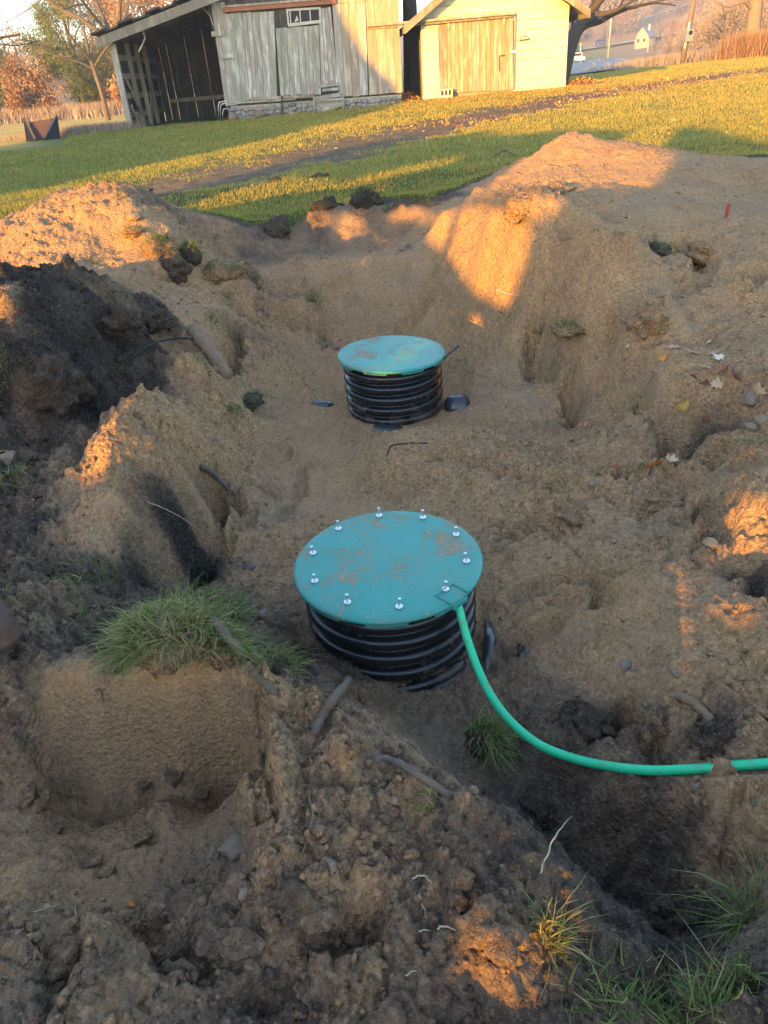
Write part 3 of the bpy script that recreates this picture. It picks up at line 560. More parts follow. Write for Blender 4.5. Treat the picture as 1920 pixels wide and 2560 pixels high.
_field = np.clip(sstep(30, 34, LY + .25 * LX + 3 * fbm(LX, LY, .1, 2, .5, 81)) * sstep(-6, -9.5, LX + .0 * LY), 0, 1)
_field = np.maximum(_field, sstep(-9.2, -10.4, LX + .3 * (LY - 26) + .5 * perlin(LX * .8, LY * .8, 5)) * sstep(20, 24, LY))
_wild = np.clip(sstep(0, 6, LY - (62 + .35 * (LX - 20))) * sstep(14, 26, LX - .32 * (LY - 62) - 0) , 0, 1)
_wild = np.maximum(_wild, sstep(240, 270, LY)); _field = np.where(LY > 160, 0, _field); _wild = np.maximum(_wild, sstep(130, 160, LY) * (LX < 5))
_id = np.arange(LX.size).reshape(LX.shape)
_q = np.stack([_id[:-1, :-1], _id[:-1, 1:], _id[1:, 1:], _id[1:, :-1]], -1).reshape(-1, 4)
_allin = (_in & (np.abs(LX) < half_w(np.maximum(LY, 0)) * .97) & (LY < 10.2) & (LY > -.3)).ravel()
_q = _q[~_allin[_q].all(1)]
lawn = mesh_np('lawn', np.stack([LX, LY, LZ], -1).reshape(-1, 3), _q, M_TURF, smooth=True, attrs={'track': _tm.ravel(), 'field': _field.ravel(), 'wild': _wild.ravel()})
tag(lawn, 'wide mown lawn with a worn dirt track, running out to fields and hills', kind='structure')
# ================================================================== risers, lids, hose
def mat_lid(name, seed):
    t = NT(name); v = t.obj(); o = t.mapping(v, loc=(seed, seed * 1.7, 0))
    base = t.mix(t.noise(5, 4, .6, o), (.020, .20, .165), (.040, .275, .23))
    sc = t.noise(120, 3, .6, t.mapping(o, (1, .12, 1))); base = t.mix(t.maprange(sc, .6, .75, 0, .35), base, (.10, .30, .25))
    n1 = t.noise(6.5, 7, .72, o, .6); n2 = t.noise(70, 3, .7, o); n3 = t.noise(2.3, 3, .5, o)
    sand = t.maprange(t.math('ADD', t.math('MULTIPLY', n1, .75), t.math('ADD', t.math('MULTIPLY', n2, .34), t.math('MULTIPLY', n3, .25))), .705, .775, 0, 1)
    film = t.maprange(t.noise(3.2, 6, .7, o, .3), .48, .72, 0, .30)
    c = t.mix(film, base, (.20, .165, .12)); c = t.mix(sand, c, t.mix(n2, (.14, .095, .06), (.42, .30, .18)))
    sp = t.maprange(t.noise(150, 2, .5, o), .70, .74, 0, 1); c = t.mix(sp, c, (.02, .018, .015))
    t.bump(t.math('ADD', sand, t.math('MULTIPLY', n2, .4)), .5, .004)
    return t.fin(c, t.maprange(sand, 0, 1, .42, .95), spec=.4)
M_LID1 = mat_lid('lid_green', 3.1); M_LID2 = mat_lid('lid_green_dusty', 7.7)
t = NT('black_plastic'); v = t.obj(); n1 = t.noise(9, 6, .7, v, .4); n2 = t.noise(90, 3, .7, v)
_low = t.maprange(t.n('ShaderNodeSeparateXYZ').outputs[2], 0, 1, 0, 1)
_sep = [x for x in t.t.nodes if x.type == 'SEPXYZ'][0]; t.l(v, _sep.inputs[0])
_lowz = t.maprange(_sep.outputs[2], -.16, -.34, 0, .16)
_dirt = t.maprange(t.math('ADD', t.math('ADD', n1, _lowz), t.math('MULTIPLY', n2, .18)), .70, .86, 0, .55)
_dust = t.maprange(t.noise(3, 5, .65, v), .5, .75, 0, .10)
c = t.mix(_dirt, t.mix(_dust, (.010, .0105, .012), (.16, .14, .12)), (.15, .105, .07)); t.bump(n2, .12, .002); M_BLACK = t.fin(c, t.maprange(_dirt, 0, .8, .26, .9), spec=.5)
M_STEEL = plain('zinc_steel', (.62, .63, .65), .32, .9, .12, 40)
t = NT('hose_green'); v = t.geo(); n1 = t.noise(26, 5, .7, v); n2 = t.noise(200, 2, .5, v)
c = t.mix(t.noise(3, 2, .5, v), (.012, .44, .20), (.020, .56, .27)); c = t.mix(t.maprange(n1, .54, .70, 0, .7), c, (.15, .13, .085)); c = t.mix(t.maprange(n2, .70, .75, 0, .9), c, (.05, .04, .03))
M_HOSE = t.fin(c, .42, spec=.45)
M_BLACKWET = plain('wet_black_sheet', (.030, .032, .036), .25, 0, .4, 12, .6)

def build_riser(center, lid_mat, label, screws, tilt, rot, pocket):
    root = empty('septic_riser', (center[0], center[1], 0)); tag(root, label, 'riser')
    # corrugated body
    prof = [(.298, -.010), (.298, -.026)]; pitch = .068; z = -.026
    for k in range(8):
        for (dr, dz) in ((.286, -.002), (.277, -.006), (.275, -.012), (.279, -.018), (.292, -.021), (.3015, -.025), (.3065, -.032), (.308, -.041), (.307, -.052), (.302, -.060), (.294, -.065)):
            prof.append((dr, z + dz))
        z -= pitch
    body = MB().lathe(prof, 96).build('corrugated_body', M_BLACK, root, True)
    # lid: domed disc with rolled edge, skirt and rim tabs
    lp = [(0.0001, .0035), (.10, .0032), (.20, .0024), (.30, .001), (.322, 0), (.330, -.003), (.3335, -.008), (.3335, -.016), (.327, -.0175), (.318, -.013)]
    lid = MB().lathe(lp, 128).build('lid', lid_mat, root, True)
    lid.rotation_euler = (math.radians(tilt), math.radians(tilt * .3), rot)
    for k in range(9):                                                  # rim tabs hanging below the lid
        a0 = 2 * PI * k / 9 + .25; m = MB(); n = 7
        vs = []; fs = []
        for i in range(n):
            a = a0 + .42 * i / (n - 1)
            for (r, zz) in ((.3305, -.014), (.3305, -.027), (.324, -.027), (.324, -.014)): vs.append((r * math.cos(a), r * math.sin(a), zz))
        for i in range(n - 1):
            for q in range(4): fs.append((i * 4 + q, i * 4 + (q + 1) % 4, i * 4 + 4 + (q + 1) % 4, i * 4 + 4 + q))
        fs += [(0, 1, 2, 3), tuple((n - 1) * 4 + q for q in (3, 2, 1, 0))]
        m.add(vs, fs).build('rim_tab', lid_mat, lid)
    for (px, py) in screws:
        q = at_z(px, py, .004); x, y = q[0] - center[0], q[1] - center[1]; a = -rot
        x, y = x * math.cos(a) - y * math.sin(a), x * math.sin(a) + y * math.cos(a)
        s = MB(); L = random.uniform(.024, .031); dx, dy = random.uniform(-.12, .12) * L, random.uniform(-.12, .12) * L
        s.lathe([(.0001, .0028), (.0125, .0026), (.013, .0015), (.013, .0)], 20)
        s.tube([(0, 0, .002), (dx, dy, L)], .0033, 8); s.tube([(dx, dy, L), (dx * 1.2, dy * 1.2, L + .0055)], .0064, 6)
        so = s.build('screw', M_STEEL, lid); so.location = (x, y, .0035)
    if pocket is not None:
        q = at_z(pocket[0], pocket[1], 0); a = math.atan2(q[1] - center[1], q[0] - center[0]); m = MB()
        d = Vector((math.cos(a), math.sin(a), 0)); s_ = Vector((-d.y, d.x, 0))
        def pt(r, w, z): return d * r + s_ * w + Vector((0, 0, z))
        for (r0, r1, w0, w1) in ((.262, .270, -.045, .045), (.270, .336, -.045, -.037), (.270, .336, .037, .045)):
            m.hexa([pt(r0, w0, -.002), pt(r1, w0, -.002), pt(r1, w1, -.002), pt(r0, w1, -.002), pt(r0, w0, .0065), pt(r1, w0, .0065), pt(r1, w1, .0065), pt(r0, w1, .0065)])
        m.hexa([pt(.30, -.035, -.03), pt(.338, -.035, -.03), pt(.338, .035, -.03), pt(.30, .035, -.03), pt(.30, -.035, -.012), pt(.338, -.035, -.012), pt(.338, .035, -.012), pt(.30, .035, -.012)])
        po = m.build('latch_pocket', lid_mat, lid, bevel=.0015); po.rotation_euler = (0, 0, -rot)
    return root
C1 = (-.002, 2.045); C2 = (.132, 4.235)
_z = lambda x, y: (680 + x * .3858, 1220 + y * .3855)
SCREWS = [_z(*p) for p in ((695,178),(978,190),(1193,300),(1260,473),(1125,655),(824,768),(489,740),(277,602),(266,420),(430,262))]
riser1 = build_riser(C1, M_LID1, 'black corrugated riser with green lid ringed by upright screws and a green hose', SCREWS, 0.0, 0.0, (1140, 1490))
riser2 = build_riser(C2, M_LID2, 'black corrugated riser with dusty green lid deeper in the pit, no screws showing', [], 2.0, 1.1, None)
# broken rib ends that lie loose in front of the first riser
m = MB()
for (r, z, a0, a1) in ((.313, -.318, -1.75, -.75), (.318, -.350, -1.45, -.6)):
    pts = [(C1[0] + r * math.cos(a), C1[1] + r * math.sin(a), z) for a in np.linspace(a0, a1, 16)]; m.tube(pts, .017, 10)
tag(m.build('riser_band', M_BLACK, None, True), 'loose black plastic rib strips at the foot of the screwed riser', 'plastic band')

# green hose
_hp = [Vector(at_z(*p)) for p in HOSE]
def catmull(P, n=8):
    out = []
    for i in range(len(P) - 1):
        p0 = P[max(i - 1, 0)]; p1 = P[i]; p2 = P[i + 1]; p3 = P[min(i + 2, len(P) - 1)]
        for k in range(n):
            t = k / n; out.append(.5 * ((2 * p1) + (p2 - p0) * t + (2 * p0 - 5 * p1 + 4 * p2 - p3) * t * t + (3 * p1 - p0 - 3 * p2 + p3) * t ** 3))
    out.append(P[-1].copy()); return out
_hc = catmull(_hp)
tag(MB().tube(_hc, .0135, 14).build('hose', M_HOSE, None, True), 'bright green hose curving from the screwed lid across the trench', 'hose')

# black fittings of the buried tank round the rear riser
def half_barrel(px0, py0, px1, py1, z, r, label, name='tank_fitting'):
    a = Vector(at_z(px0, py0, z)); b = Vector(at_z(px1, py1, z)); d = (b - a); m = MB()
    prof = [a + d * k / 6 for k in range(7)]; rad = [r * .55, r * .9, r, r * .95, r, r * .97, r * .7]
    m.tube(prof, rad, 20); o = m.build(name, M_BLACKWET, None, True); return tag(o, label, 'pipe fitting')
half_barrel(1112, 1022, 1172, 1016, -.385, .085, 'half buried black plastic pipe stub beside the rear riser')
half_barrel(925, 1082, 1010, 1088, -.40, .06, 'black plastic tank rib showing through sand before the rear riser')
half_barrel(775, 1018, 832, 1022, -.375, .05, 'grey scuffed bit of buried tank beside the sandy path')
m = MB(); pts = [Vector(at_z(1110, 897, -.02)), Vector(at_z(1122, 884, .0)), Vector(at_z(1137, 872, .03)), Vector(at_z(1148, 864, .045))]; m.tube(pts, .006, 8)
m.tube([Vector(at_z(1110, 897, -.02)), Vector(at_z(1090, 905, -.09))], .006, 8)
tag(m.build('cable', M_BLACK, None, True), 'short black cable sticking out behind the rear lid', 'cable')
# puddled wet sheet beside the front riser
def sheet(name, pts, z, mat, label, cat, th=.012):
    P = [Vector(at_z(px, py, z)) for px, py in pts]; c = sum(P, Vector()) / len(P); n = len(P); m = MB()
    vs = []
    for p in P: vs.append((p.x, p.y, gz(p.x, p.y) + th * .6))
    vs.append((c.x, c.y, gz(c.x, c.y) + th * 1.3))
    for p in P: q = p + (p - c) * .15; vs.append((q.x, q.y, gz(q.x, q.y) - th))
    fs = [(i, (i + 1) % n, n) for i in range(n)] + [(i, n + 1 + i, n + 1 + (i + 1) % n, (i + 1) % n) for i in range(n)]
    return tag(m.add(vs, fs).build(name, mat, None, True), label, cat)
sheet('tank_lug', [(1213,1545),(1232,1560),(1236,1600),(1225,1640),(1212,1650),(1208,1600)], -.29, M_BLACKWET, 'curved wet black plastic lug against the screwed riser', 'plastic lug', .02)
sheet('plastic_scrap', [(1296,1578),(1312,1590),(1308,1610),(1322,1632),(1312,1640),(1294,1608)], -.275, M_BLACKWET, 'small glossy wet black scrap pressed into sand by the screwed riser', 'plastic scrap', .008)
# ================================================================== grass clumps, sticks, stones, leaves, clods
t = NT('grass_blade'); hu = t.attr('hue')
c = t.ramp(hu, [(0, (.055, .085, .018)), (.4, (.105, .150, .035)), (.68, (.19, .22, .065)), (.85, (.32, .28, .11)), (1, (.42, .33, .17))])
t.fin(c, .6, spec=.25)
_tr = t.n('ShaderNodeBsdfTranslucent'); t.l(c, _tr.inputs[0]); _mx = t.n('ShaderNodeMixShader'); _mx.inputs[0].default_value = .35
t.l(t.b.outputs[0], _mx.inputs[1]); t.l(_tr.outputs[0], _mx.inputs[2]); t.l(_mx.outputs[0], t.out.inputs[0]); M_BLADE = t.m

def soil_obj_mat(name, dark):
    t = NT(name); c, n2, n3, p = soil_color(t, dark, 1.0); t.bump(crumb_height(t, p), 1.0, .012); return t.fin(c, .95, spec=.1)
M_CLOD_T = soil_obj_mat('soil_tan', .12); M_CLOD_M = soil_obj_mat('soil_mixed', .42); M_CLOD_D = soil_obj_mat('soil_black', .76)
M_ROOT = plain('root_bark', (.115, .080, .055), .85, 0, .5, 30); M_LOG = plain('log_tan', (.19, .122, .072), .9, 0, .6, 22); M_STICK = plain('stick_grey', (.105, .082, .066), .8, 0, .4, 26)
M_DARKROOT = plain('root_black', (.022, .018, .016), .9, 0, .4, 30); M_WHITEROOT = plain('root_pale', (.36, .30, .21), .7, 0, .3, 60); M_RUST = plain('rusty_pipe', (.075, .046, .034), .8, .2, .5, 14)

def blades_mesh(P, Nn, L, W, lean, hue0, hue1, rng, seg=3, droop=.6):
    """P base points (n,3), Nn growth direction (n,3) -> strips"""
    n = len(P); a = rng.uniform(0, 2 * PI, n); side = np.stack([np.cos(a), np.sin(a), np.zeros(n)], 1)
    bend = rng.normal(0, 1, (n, 3)); bend[:, 2] = 0; bend += lean; bl = np.linalg.norm(bend, axis=1, keepdims=True) + 1e-6; bend = bend / bl * np.minimum(bl, 1.6)
    V = []; hue = []
    for k in range(seg + 1):
        f = k / seg; c = P + Nn * (L * f)[:, None] * (1 - .25 * droop * f) + bend * (L * droop * f * f * .62)[:, None]; c[:, 2] -= L * droop * f ** 3 * .28
        w = W * (1 - f) ** .7 * .5
        if k < seg: V += [c - side * w[:, None], c + side * w[:, None]]
        else: V += [c]
    nv = 2 * seg + 1; V = np.stack(V, 1).reshape(-1, 3); base = np.arange(n)[:, None] * nv; F = []
    for k in range(seg - 1): F += [[2 * k, 2 * k + 1, 2 * k + 3], [2 * k, 2 * k + 3, 2 * k + 2]]
    F.append([2 * seg - 2, 2 * seg - 1, 2 * seg]); F = (base[:, None, :] + np.array(F)[None]).reshape(-1, 3)
    h = rng.uniform(hue0, hue1, n); h = np.where(rng.random(n) < .16, rng.uniform(.75, 1, n), h)
    return V, F, np.repeat(h, nv)

def lump(name, loc, size, mat, seed, parent=None, sub=3, amp=.22, freq=2.2, flat=None):
    bm = bmesh.new(); bmesh.ops.create_icosphere(bm, subdivisions=sub, radius=1.0)
    co = np.array([v.co[:] for v in bm.verts]); s = seed * 7.13
    d = 1 + amp * (perlin(co[:, 0] * freq + s, co[:, 1] * freq + co[:, 2] * 1.7 + s) + perlin(co[:, 2] * freq * 1.3 + s, co[:, 0] * freq - co[:, 1] + 2 * s)) \
        + amp * .45 * perlin(co[:, 0] * freq * 3 + co[:, 2] * 2 + s, co[:, 1] * freq * 3 + s) + (amp * .25 * perlin(co[:, 0] * freq * 8 + s, co[:, 1] * freq * 8 - co[:, 2] * 9) if sub > 2 else 0)
    co *= d[:, None]; co *= np.array(size)[None]
    for v, c in zip(bm.verts, co): v.co = c
    me = bpy.data.meshes.new(name); bm.to_mesh(me); bm.free(); me.polygons.foreach_set('use_smooth', np.ones(len(me.polygons), bool)); me.materials.append(mat)
    o = bpy.data.objects.new(name, me); o.location = loc; o.rotation_euler = (0, 0, seed * 2.1); return link(o, parent)

def grass_clump(px, py, rad, n, h, label, lean=(0, 0), hue=(.1, .75), lift=0.0, clod=None, up=1.0, stretch=1.0, group=None):
    rng = np.random.default_rng(int(px * 31 + py)); c = on_ground(px, py)
    root = empty('grass_clump', c); tag(root, label, 'grass', group)
    if clod: lump('sod', (0, 0, lift * .15), (rad * stretch * .9, rad * .9, lift * .72 + .015), clod, px % 17 + 1, root, 3, .25)
    nc = 9; ca = rng.uniform(0, 2 * PI, nc); cr = rad * .75 * np.sqrt(rng.random(nc)); ci = rng.integers(0, nc, n); cl = rng.normal(0, .55, (nc, 2))
    x = cr[ci] * np.cos(ca[ci]) + rng.normal(0, rad * .26, n); y = cr[ci] * np.sin(ca[ci]) + rng.normal(0, rad * .26, n); r = np.minimum(np.hypot(x, y), rad); x = x * stretch
    zc = np.array([gz(c.x + xx, c.y + yy) for xx, yy in zip(x, y)]) - c.z
    dome = lift * np.sqrt(np.clip(1 - (r / rad) ** 2 * .9, 0, 1))
    z = (zc * (0 if lift > 0 else 1) + dome - .004)
    z = np.clip(z, -.12, .3)
    out = np.stack([x / rad / stretch, y / rad, np.full(n, up)], 1) + rng.normal(0, .45, (n, 3)); out /= np.linalg.norm(out, axis=1, keepdims=True)
    L = h * rng.uniform(.3, 1.15, n); W = rng.uniform(.0018, .0052, n) * (1 + max(0, c.y - 2.2) * .22)
    V, F, hu = blades_mesh(np.stack([x, y, z], 1), out, L, W, np.concatenate([cl[ci] + np.array(lean)[None], np.zeros((n, 1))], 1), hue[0], hue[1], rng, 3, .75)
    b = mesh_np('blades', V, F, M_BLADE, root, attrs={'hue': hu}); b['kind'] = 'stuff'
    return root
G = grass_clump
G(420,1602,.105,2600,.085,'big shaggy sod clump with green and straw blades above the scraped bench wall',(-.3,-.5),(.35,.95),.06,M_CLOD_M,.8,1.25)
G(505,1545,.085,900,.10,'shaded grass tuft just behind the big shaggy sod clump',(.5,.2),(.05,.5),.04,M_CLOD_D,.6,1.2)
G(560,1640,.06,600,.085,'grass tuft with a grey stick lying across it',(.4,-.2),(.3,.8),.03,M_CLOD_M,.7)
G(680,1672,.05,420,.085,'bright grass tuft at the top of the crumbly spoil ridge',(.7,.1),(.35,.8),.02,M_CLOD_D,.7,1.5)
G(1208,1858,.055,620,.11,'dense tuft hanging on a sod lump beside the green hose',(.5,-1.3),(.2,.8),.05,M_CLOD_D,.15,1.2)
G(1068,2030,.022,45,.07,'few thin blades beside the grey root on the spoil ridge',(-.6,.3),(.3,.9))
G(1378,2330,.035,140,.075,'grass blades behind the sunlit root clod in the foreground',(.9,.2),(.3,.95))
G(1500,2440,.085,150,.06,'sparse flattened grass on dark soil above the foreground trench end',(.3,.1),(.15,.7),up=.5,stretch=1.5)
G(1590,2520,.08,260,.065,'matted green grass at the foreground edge of the dark trench',(.2,.5),(.15,.7),up=.6,stretch=1.4)
G(1740,2510,.05,170,.095,'upright green tuft beside the black earth mound',(-.2,.8),(.25,.75))
G(1870,2290,.055,240,.13,'tall loose grass hanging over the dark hole from the trodden block',(-.8,.1),(.3,.85),.01)
G(1835,2440,.04,150,.085,'grass tuft fringing the black earth mound below the tall loose grass',(-1.0,.2),(.2,.7))
G(40,1216,.07,150,.085,'grass tuft on dark soil at the foot of the black pile',(-.3,.2),(.15,.8))
G(225,1432,.06,80,.08,'bright blades on dark soil below the tan spur',(.3,.4),(.3,.7))
G(170,1460,.04,50,.06,'small sprawl of blades left of the bright blades under the spur',(-.4,-.2),(.3,.7))
G(200,1556,.05,60,.07,'thin tuft between the rusty pipe and the big sod clump',(.0,.3),(.3,.7))
G(15,1500,.04,55,.06,'short grass beside the top of the rusty pipe',(.2,.3),(.3,.8))
G(350,1385,.055,90,.06,'dry rootlets fringing the dark undercut of the tan spur',(.6,-.6),(.6,1.0),up=.1)
G(470,1236,.055,110,.04,'brown root fringe along the top of the dark undercut',(.4,-.8),(.75,1.0),up=.0,stretch=1.3)
G(618,1005,.10,330,.085,'dark sprawling grass tuft on the sandy slope beside the rear riser',(.5,-.6),(.0,.4),.02,M_CLOD_D,.4,1.3)
G(585,1030,.05,130,.085,'smaller drooping tuft touching the dark sprawling one',(.2,-1.0),(.1,.6),.015,None,.4)
G(536,1060,.03,40,.06,'tiny drooping tuft below the two dark ones on the sandy slope',(.3,-.9),(.1,.6))
G(503,905,.03,50,.07,'small green blades beside the lower end of the tan log',(.1,.6),(.2,.6))
G(781,752,.085,170,.10,'green tuft growing on the rear wall of the pit',(.1,-1.1),(.15,.7))
G(335,585,.09,190,.09,'upright grass patch on the shaded side of the large left pile',(-.2,-.8),(.25,.8),.03,M_CLOD_T,.4)
G(405,632,.12,320,.10,'thick sod fringe draped over the overturned turf block',(.0,-1.0),(.1,.75),.10,M_CLOD_T,.5,1.2)
G(475,645,.10,240,.10,'outer sod fringe at the end of the overturned turf block',(.7,-.6),(.1,.7),.10,M_CLOD_D,.5)
G(555,688,.13,200,.075,'grass edge under the sand capped turf slab at the pit corner',(.4,-1.0),(.1,.7),.10,M_CLOD_T,.2,1.4)
G(650,712,.07,90,.08,'loose blades hanging at the rear left corner of the pit',(.6,-.8),(.15,.7))
G(530,805,.12,190,.085,'hanging grass above the dark cut beside the tan log',(.3,-1.1),(.15,.7),up=.2,stretch=.7)
G(573,752,.06,60,.08,'thin hanging grass between turf slab and tan log',(.4,-.9),(.2,.7))
G(289,488,.06,50,.10,'few green blades on the crest of the large left pile',(.3,.3),(.4,.9))
G(230,655,.05,45,.08,'dark straw tuft where the lit pile meets the black pile',(.2,.2),(.6,1.0))
G(15,940,.06,60,.08,'thin grass on the flank of the black pile',(-.4,.2),(.2,.8))
G(1429,822,.12,420,.085,'round grey green tuft on the ledge of the steep right bank',(-.1,-.4),(.2,.75),.02,M_CLOD_T,.7,1.3)
G(1643,628,.10,160,.07,'dark grass ball on the trampled plateau right of the bank',(-.2,-.2),(.0,.35),.04,M_CLOD_D,.6)
G(1352,790,.06,90,.08,'small hanging tuft left of the ledge tuft on the bank',(.3,-.9),(.25,.7))
G(1292,752,.06,90,.05,'straw fringe below the sunlit spur',(.2,-1.0),(.7,1.0),up=.1)
G(1405,880,.06,60,.06,'wispy blades over the dark cut below the ledge tuft',(.3,-1.),(.3,.8),up=.2)
G(1515,985,.05,45,.07,'wispy blades on the smooth sandy bank',(-.3,-.4),(.5,1.))
G(1597,1012,.04,70,.06,'green wisps beside the black hole in the right bank',(.2,-.5),(.3,.7))
G(1690,1032,.04,40,.05,'grass wisps over the small dark hollow in the right bank',(.1,-.8),(.4,.8),up=.2)
G(1745,1094,.06,110,.04,'brown root fringe along the lip of the right bank undercut',(-.2,-1.),(.75,1.0),up=.0,stretch=1.8)
G(1820,1130,.05,60,.06,'green blades at the end of the undercut lip',(.3,.3),(.3,.8))
G(1880,1106,.04,45,.045,'low green patch on pale sand above the undercut lip',(.1,.1),(.1,.4))
G(1770,1284,.04,60,.06,'grass strands over the little collapsed hole on the right',(.1,-.7),(.2,.7))
G(915,508,.17,260,.09,'square sod block standing on the far rim of the pit',(.1,-.1),(.1,.55),.14,M_CLOD_D,.7)
G(968,524,.05,60,.08,'sunlit tuft beside the sod block on the far rim',(.1,.1),(.4,.9))
G(1625,1540,.012,24,.02,'tiny moss tuft on the sandy mound right of the screwed riser',(.1,.1),(.0,.3))

# ------------------------------------------------------------------ sticks, roots, logs
def stick(pts, r0, r1, mat, label, name='stick', cat='stick', lift=.0, n=9, wob=.004):
    P = []
    for q in pts:
        g = on_ground(q[0], q[1]); g.z += lift + (q[2] if len(q) > 2 else 0); P.append(g)
    C = catmull(P, 6)
    if wob:
        for i, p in enumerate(C): p += Vector((perlin(np.array([i * .45 + r0 * 900]), np.array([.3]))[0], perlin(np.array([i * .45]), np.array([7.3]))[0], 0)) * wob
    R = list(np.linspace(r0, r1, len(C)) * (1 + .16 * np.sin(np.arange(len(C)) * 1.9 + r0 * 700) * (r0 > .004))); R[0] *= .55; R[-1] *= .5
    return tag(MB().tube(C, R, n).build(name, mat, None, True), label, cat)
stick([(487,838),(505,868,.03),(535,910,.03),(572,955)], .045, .040, M_LOG, 'short tan bark log leaning on the slope left of the pit', 'log', 'log', .03, 14, .01)
stick([(335,905),(370,885,.04),(420,874,.06),(470,873,.07),(492,874,.05)], .007, .005, M_DARKROOT, 'thin black root arching out of the black pile', 'root', 'root', .0)
stick([(509,1193,.03),(545,1216,.03),(585,1243,.0)], .016, .008, M_STICK, 'grey broken stick poking from under the tan spur', lift=.01)
stick([(509,1592,.05),(550,1620,.055),(590,1655,.05),(622,1680,.03)], .011, .014, M_STICK, 'dark grey stick lying over the grass tuft', lift=.02)
stick([(628,1690,.01),(655,1715,.012),(690,1740,.0)], .013, .010, M_ROOT, 'brown root stub below the grey stick on the ridge edge', 'root', 'root')
stick([(783,1840,.0),(810,1805,.02),(845,1765,.035),(880,1727,.05)], .011, .012, M_ROOT, 'broken brown stick standing out of the crumbly ridge', wob=.004)
stick([(940,1905,.0),(985,1918,.012),(1050,1950,.012),(1130,1993,.0)], .009, .007, M_STICK, 'long grey root lying along the ridge crest', 'root', 'root', .004)
stick([(-30,1545,.05),(0,1580,.05),(20,1610,.045),(42,1640,.03)], .038, .036, M_RUST, 'thick rusty brown pipe end on dark soil', 'pipe', 'pipe', .02, 18)
stick([(1690,1751,.01),(1715,1768,.018),(1750,1790,.015),(1781,1812,.0)], .014, .012, M_LOG, 'pale tan root stub beside black clods above the hose', 'root', 'root', .004, wob=.004)
stick([(1348,2186,.0),(1368,2150,.03),(1395,2118,.05),(1424,2090,.08)], .0022, .0012, M_WHITEROOT, 'straw coloured twig rising beside the sunlit root clod', 'twig', 'twig', n=6)
stick([(905,1004,.13),(925,1018,.10),(945,1040,.05),(955,1075,.0)], .006, .004, M_ROOT, 'thin crooked twig leaning on the rear riser', 'twig', 'twig', n=7)
stick([(1072,1112,.0),(985,1118,.01),(970,1135,.0),(962,1150,.0)], .004, .003, M_DARKROOT, 'thin dark root on the sand mound before the rear riser', 'root', 'root', n=6)
stick([(372,1275,.03),(420,1300,.05),(470,1325,.05),(507,1346,.03)], .0022, .0015, M_WHITEROOT, 'long white rootlet across the dark undercut', 'root', 'root', n=6)
stick([(240,1210+520,.0),(255,1735,.01),(262,1760,.0)], .003, .002, M_ROOT, 'short dark rootlet in the scraped bench wall', 'root', 'root', n=6)
stick([(770,1965,.004),(780,2050,.004),(768,2110,.004),(750,2155,.004)], .0022, .0016, M_LOG, 'wavy tan rootlet on the crumbly ridge', 'root', 'root', n=6, wob=.006)
stick([(1030,2210,.01),(1060,2204,.02),(1080,2225,.01)], .0018, .001, M_WHITEROOT, 'small white curled rootlet at the dark ridge foot', 'root', 'root', n=6)
stick([(1048,2245,.004),(1060,2280,.008),(1068,2300,.004)], .0016, .001, M_WHITEROOT, 'straight white rootlet below the curled one', 'root', 'root', n=6)
stick([(1092,2326,.004),(1110,2322,.012),(1142,2333,.004)], .002, .001, M_WHITEROOT, 'forked pale rootlet left of the sunlit root clod', 'root', 'root', n=6)
stick([(1045,2330,.004),(1072,2332,.008)], .002, .001, M_WHITEROOT, 'short pale rootlet stub on dark foreground soil', 'root', 'root', n=6)
stick([(1195,2352,.01),(1230,2346,.012),(1290,2352,.01)], .002, .001, M_WHITEROOT, 'straw blade lying across the sunlit root clod', 'straw', 'straw', n=6)
stick([(1012,2442,.002),(1040,2432,.006)], .0018, .001, M_WHITEROOT, 'tiny straw piece on dark soil in the foreground', 'straw', 'straw', n=6)
stick([(85,2285,.004),(150,2268,.004)], .0016, .001, M_WHITEROOT, 'pale grass stalk on the smooth scraped bench', 'straw', 'straw', n=6)
stick([(190,2270,.002),(190,2330,.004)], .0014, .001, M_WHITEROOT, 'thin upright stalk on the bench edge', 'straw', 'straw', n=6)
stick([(1235,395,.02),(1262,388,.06),(1290,394,.02)], .012, .008, M_ROOT, 'dark forked root on the sunlit far pile', 'root', 'root', n=7)
stick([(1240,735,.03),(1265,752,.05),(1300,757,.03)], .007, .004, M_WHITEROOT, 'looping pale root at the foot of the sunlit spur', 'root', 'root', n=7)
stick([(1450,1740,.0),(1432,1755,.02)], .004,.003, M_ROOT, 'tiny broken twig in the dark trench wall', 'twig', 'twig', n=6)

# surveyor's red stake on the plateau
q = on_ground(1815, 545); m = MB(); m.box(-.012, .012, -.005, .005, -.05, .085); o = m.build('marker_stake', plain('stake_red', (.26, .05, .03), .7, 0, .2, 20), None, bevel=.002)
o.location = q; o.rotation_euler = (0, .05, .1); tag(o, 'small red wooden stake standing on the far right plateau', 'stake')

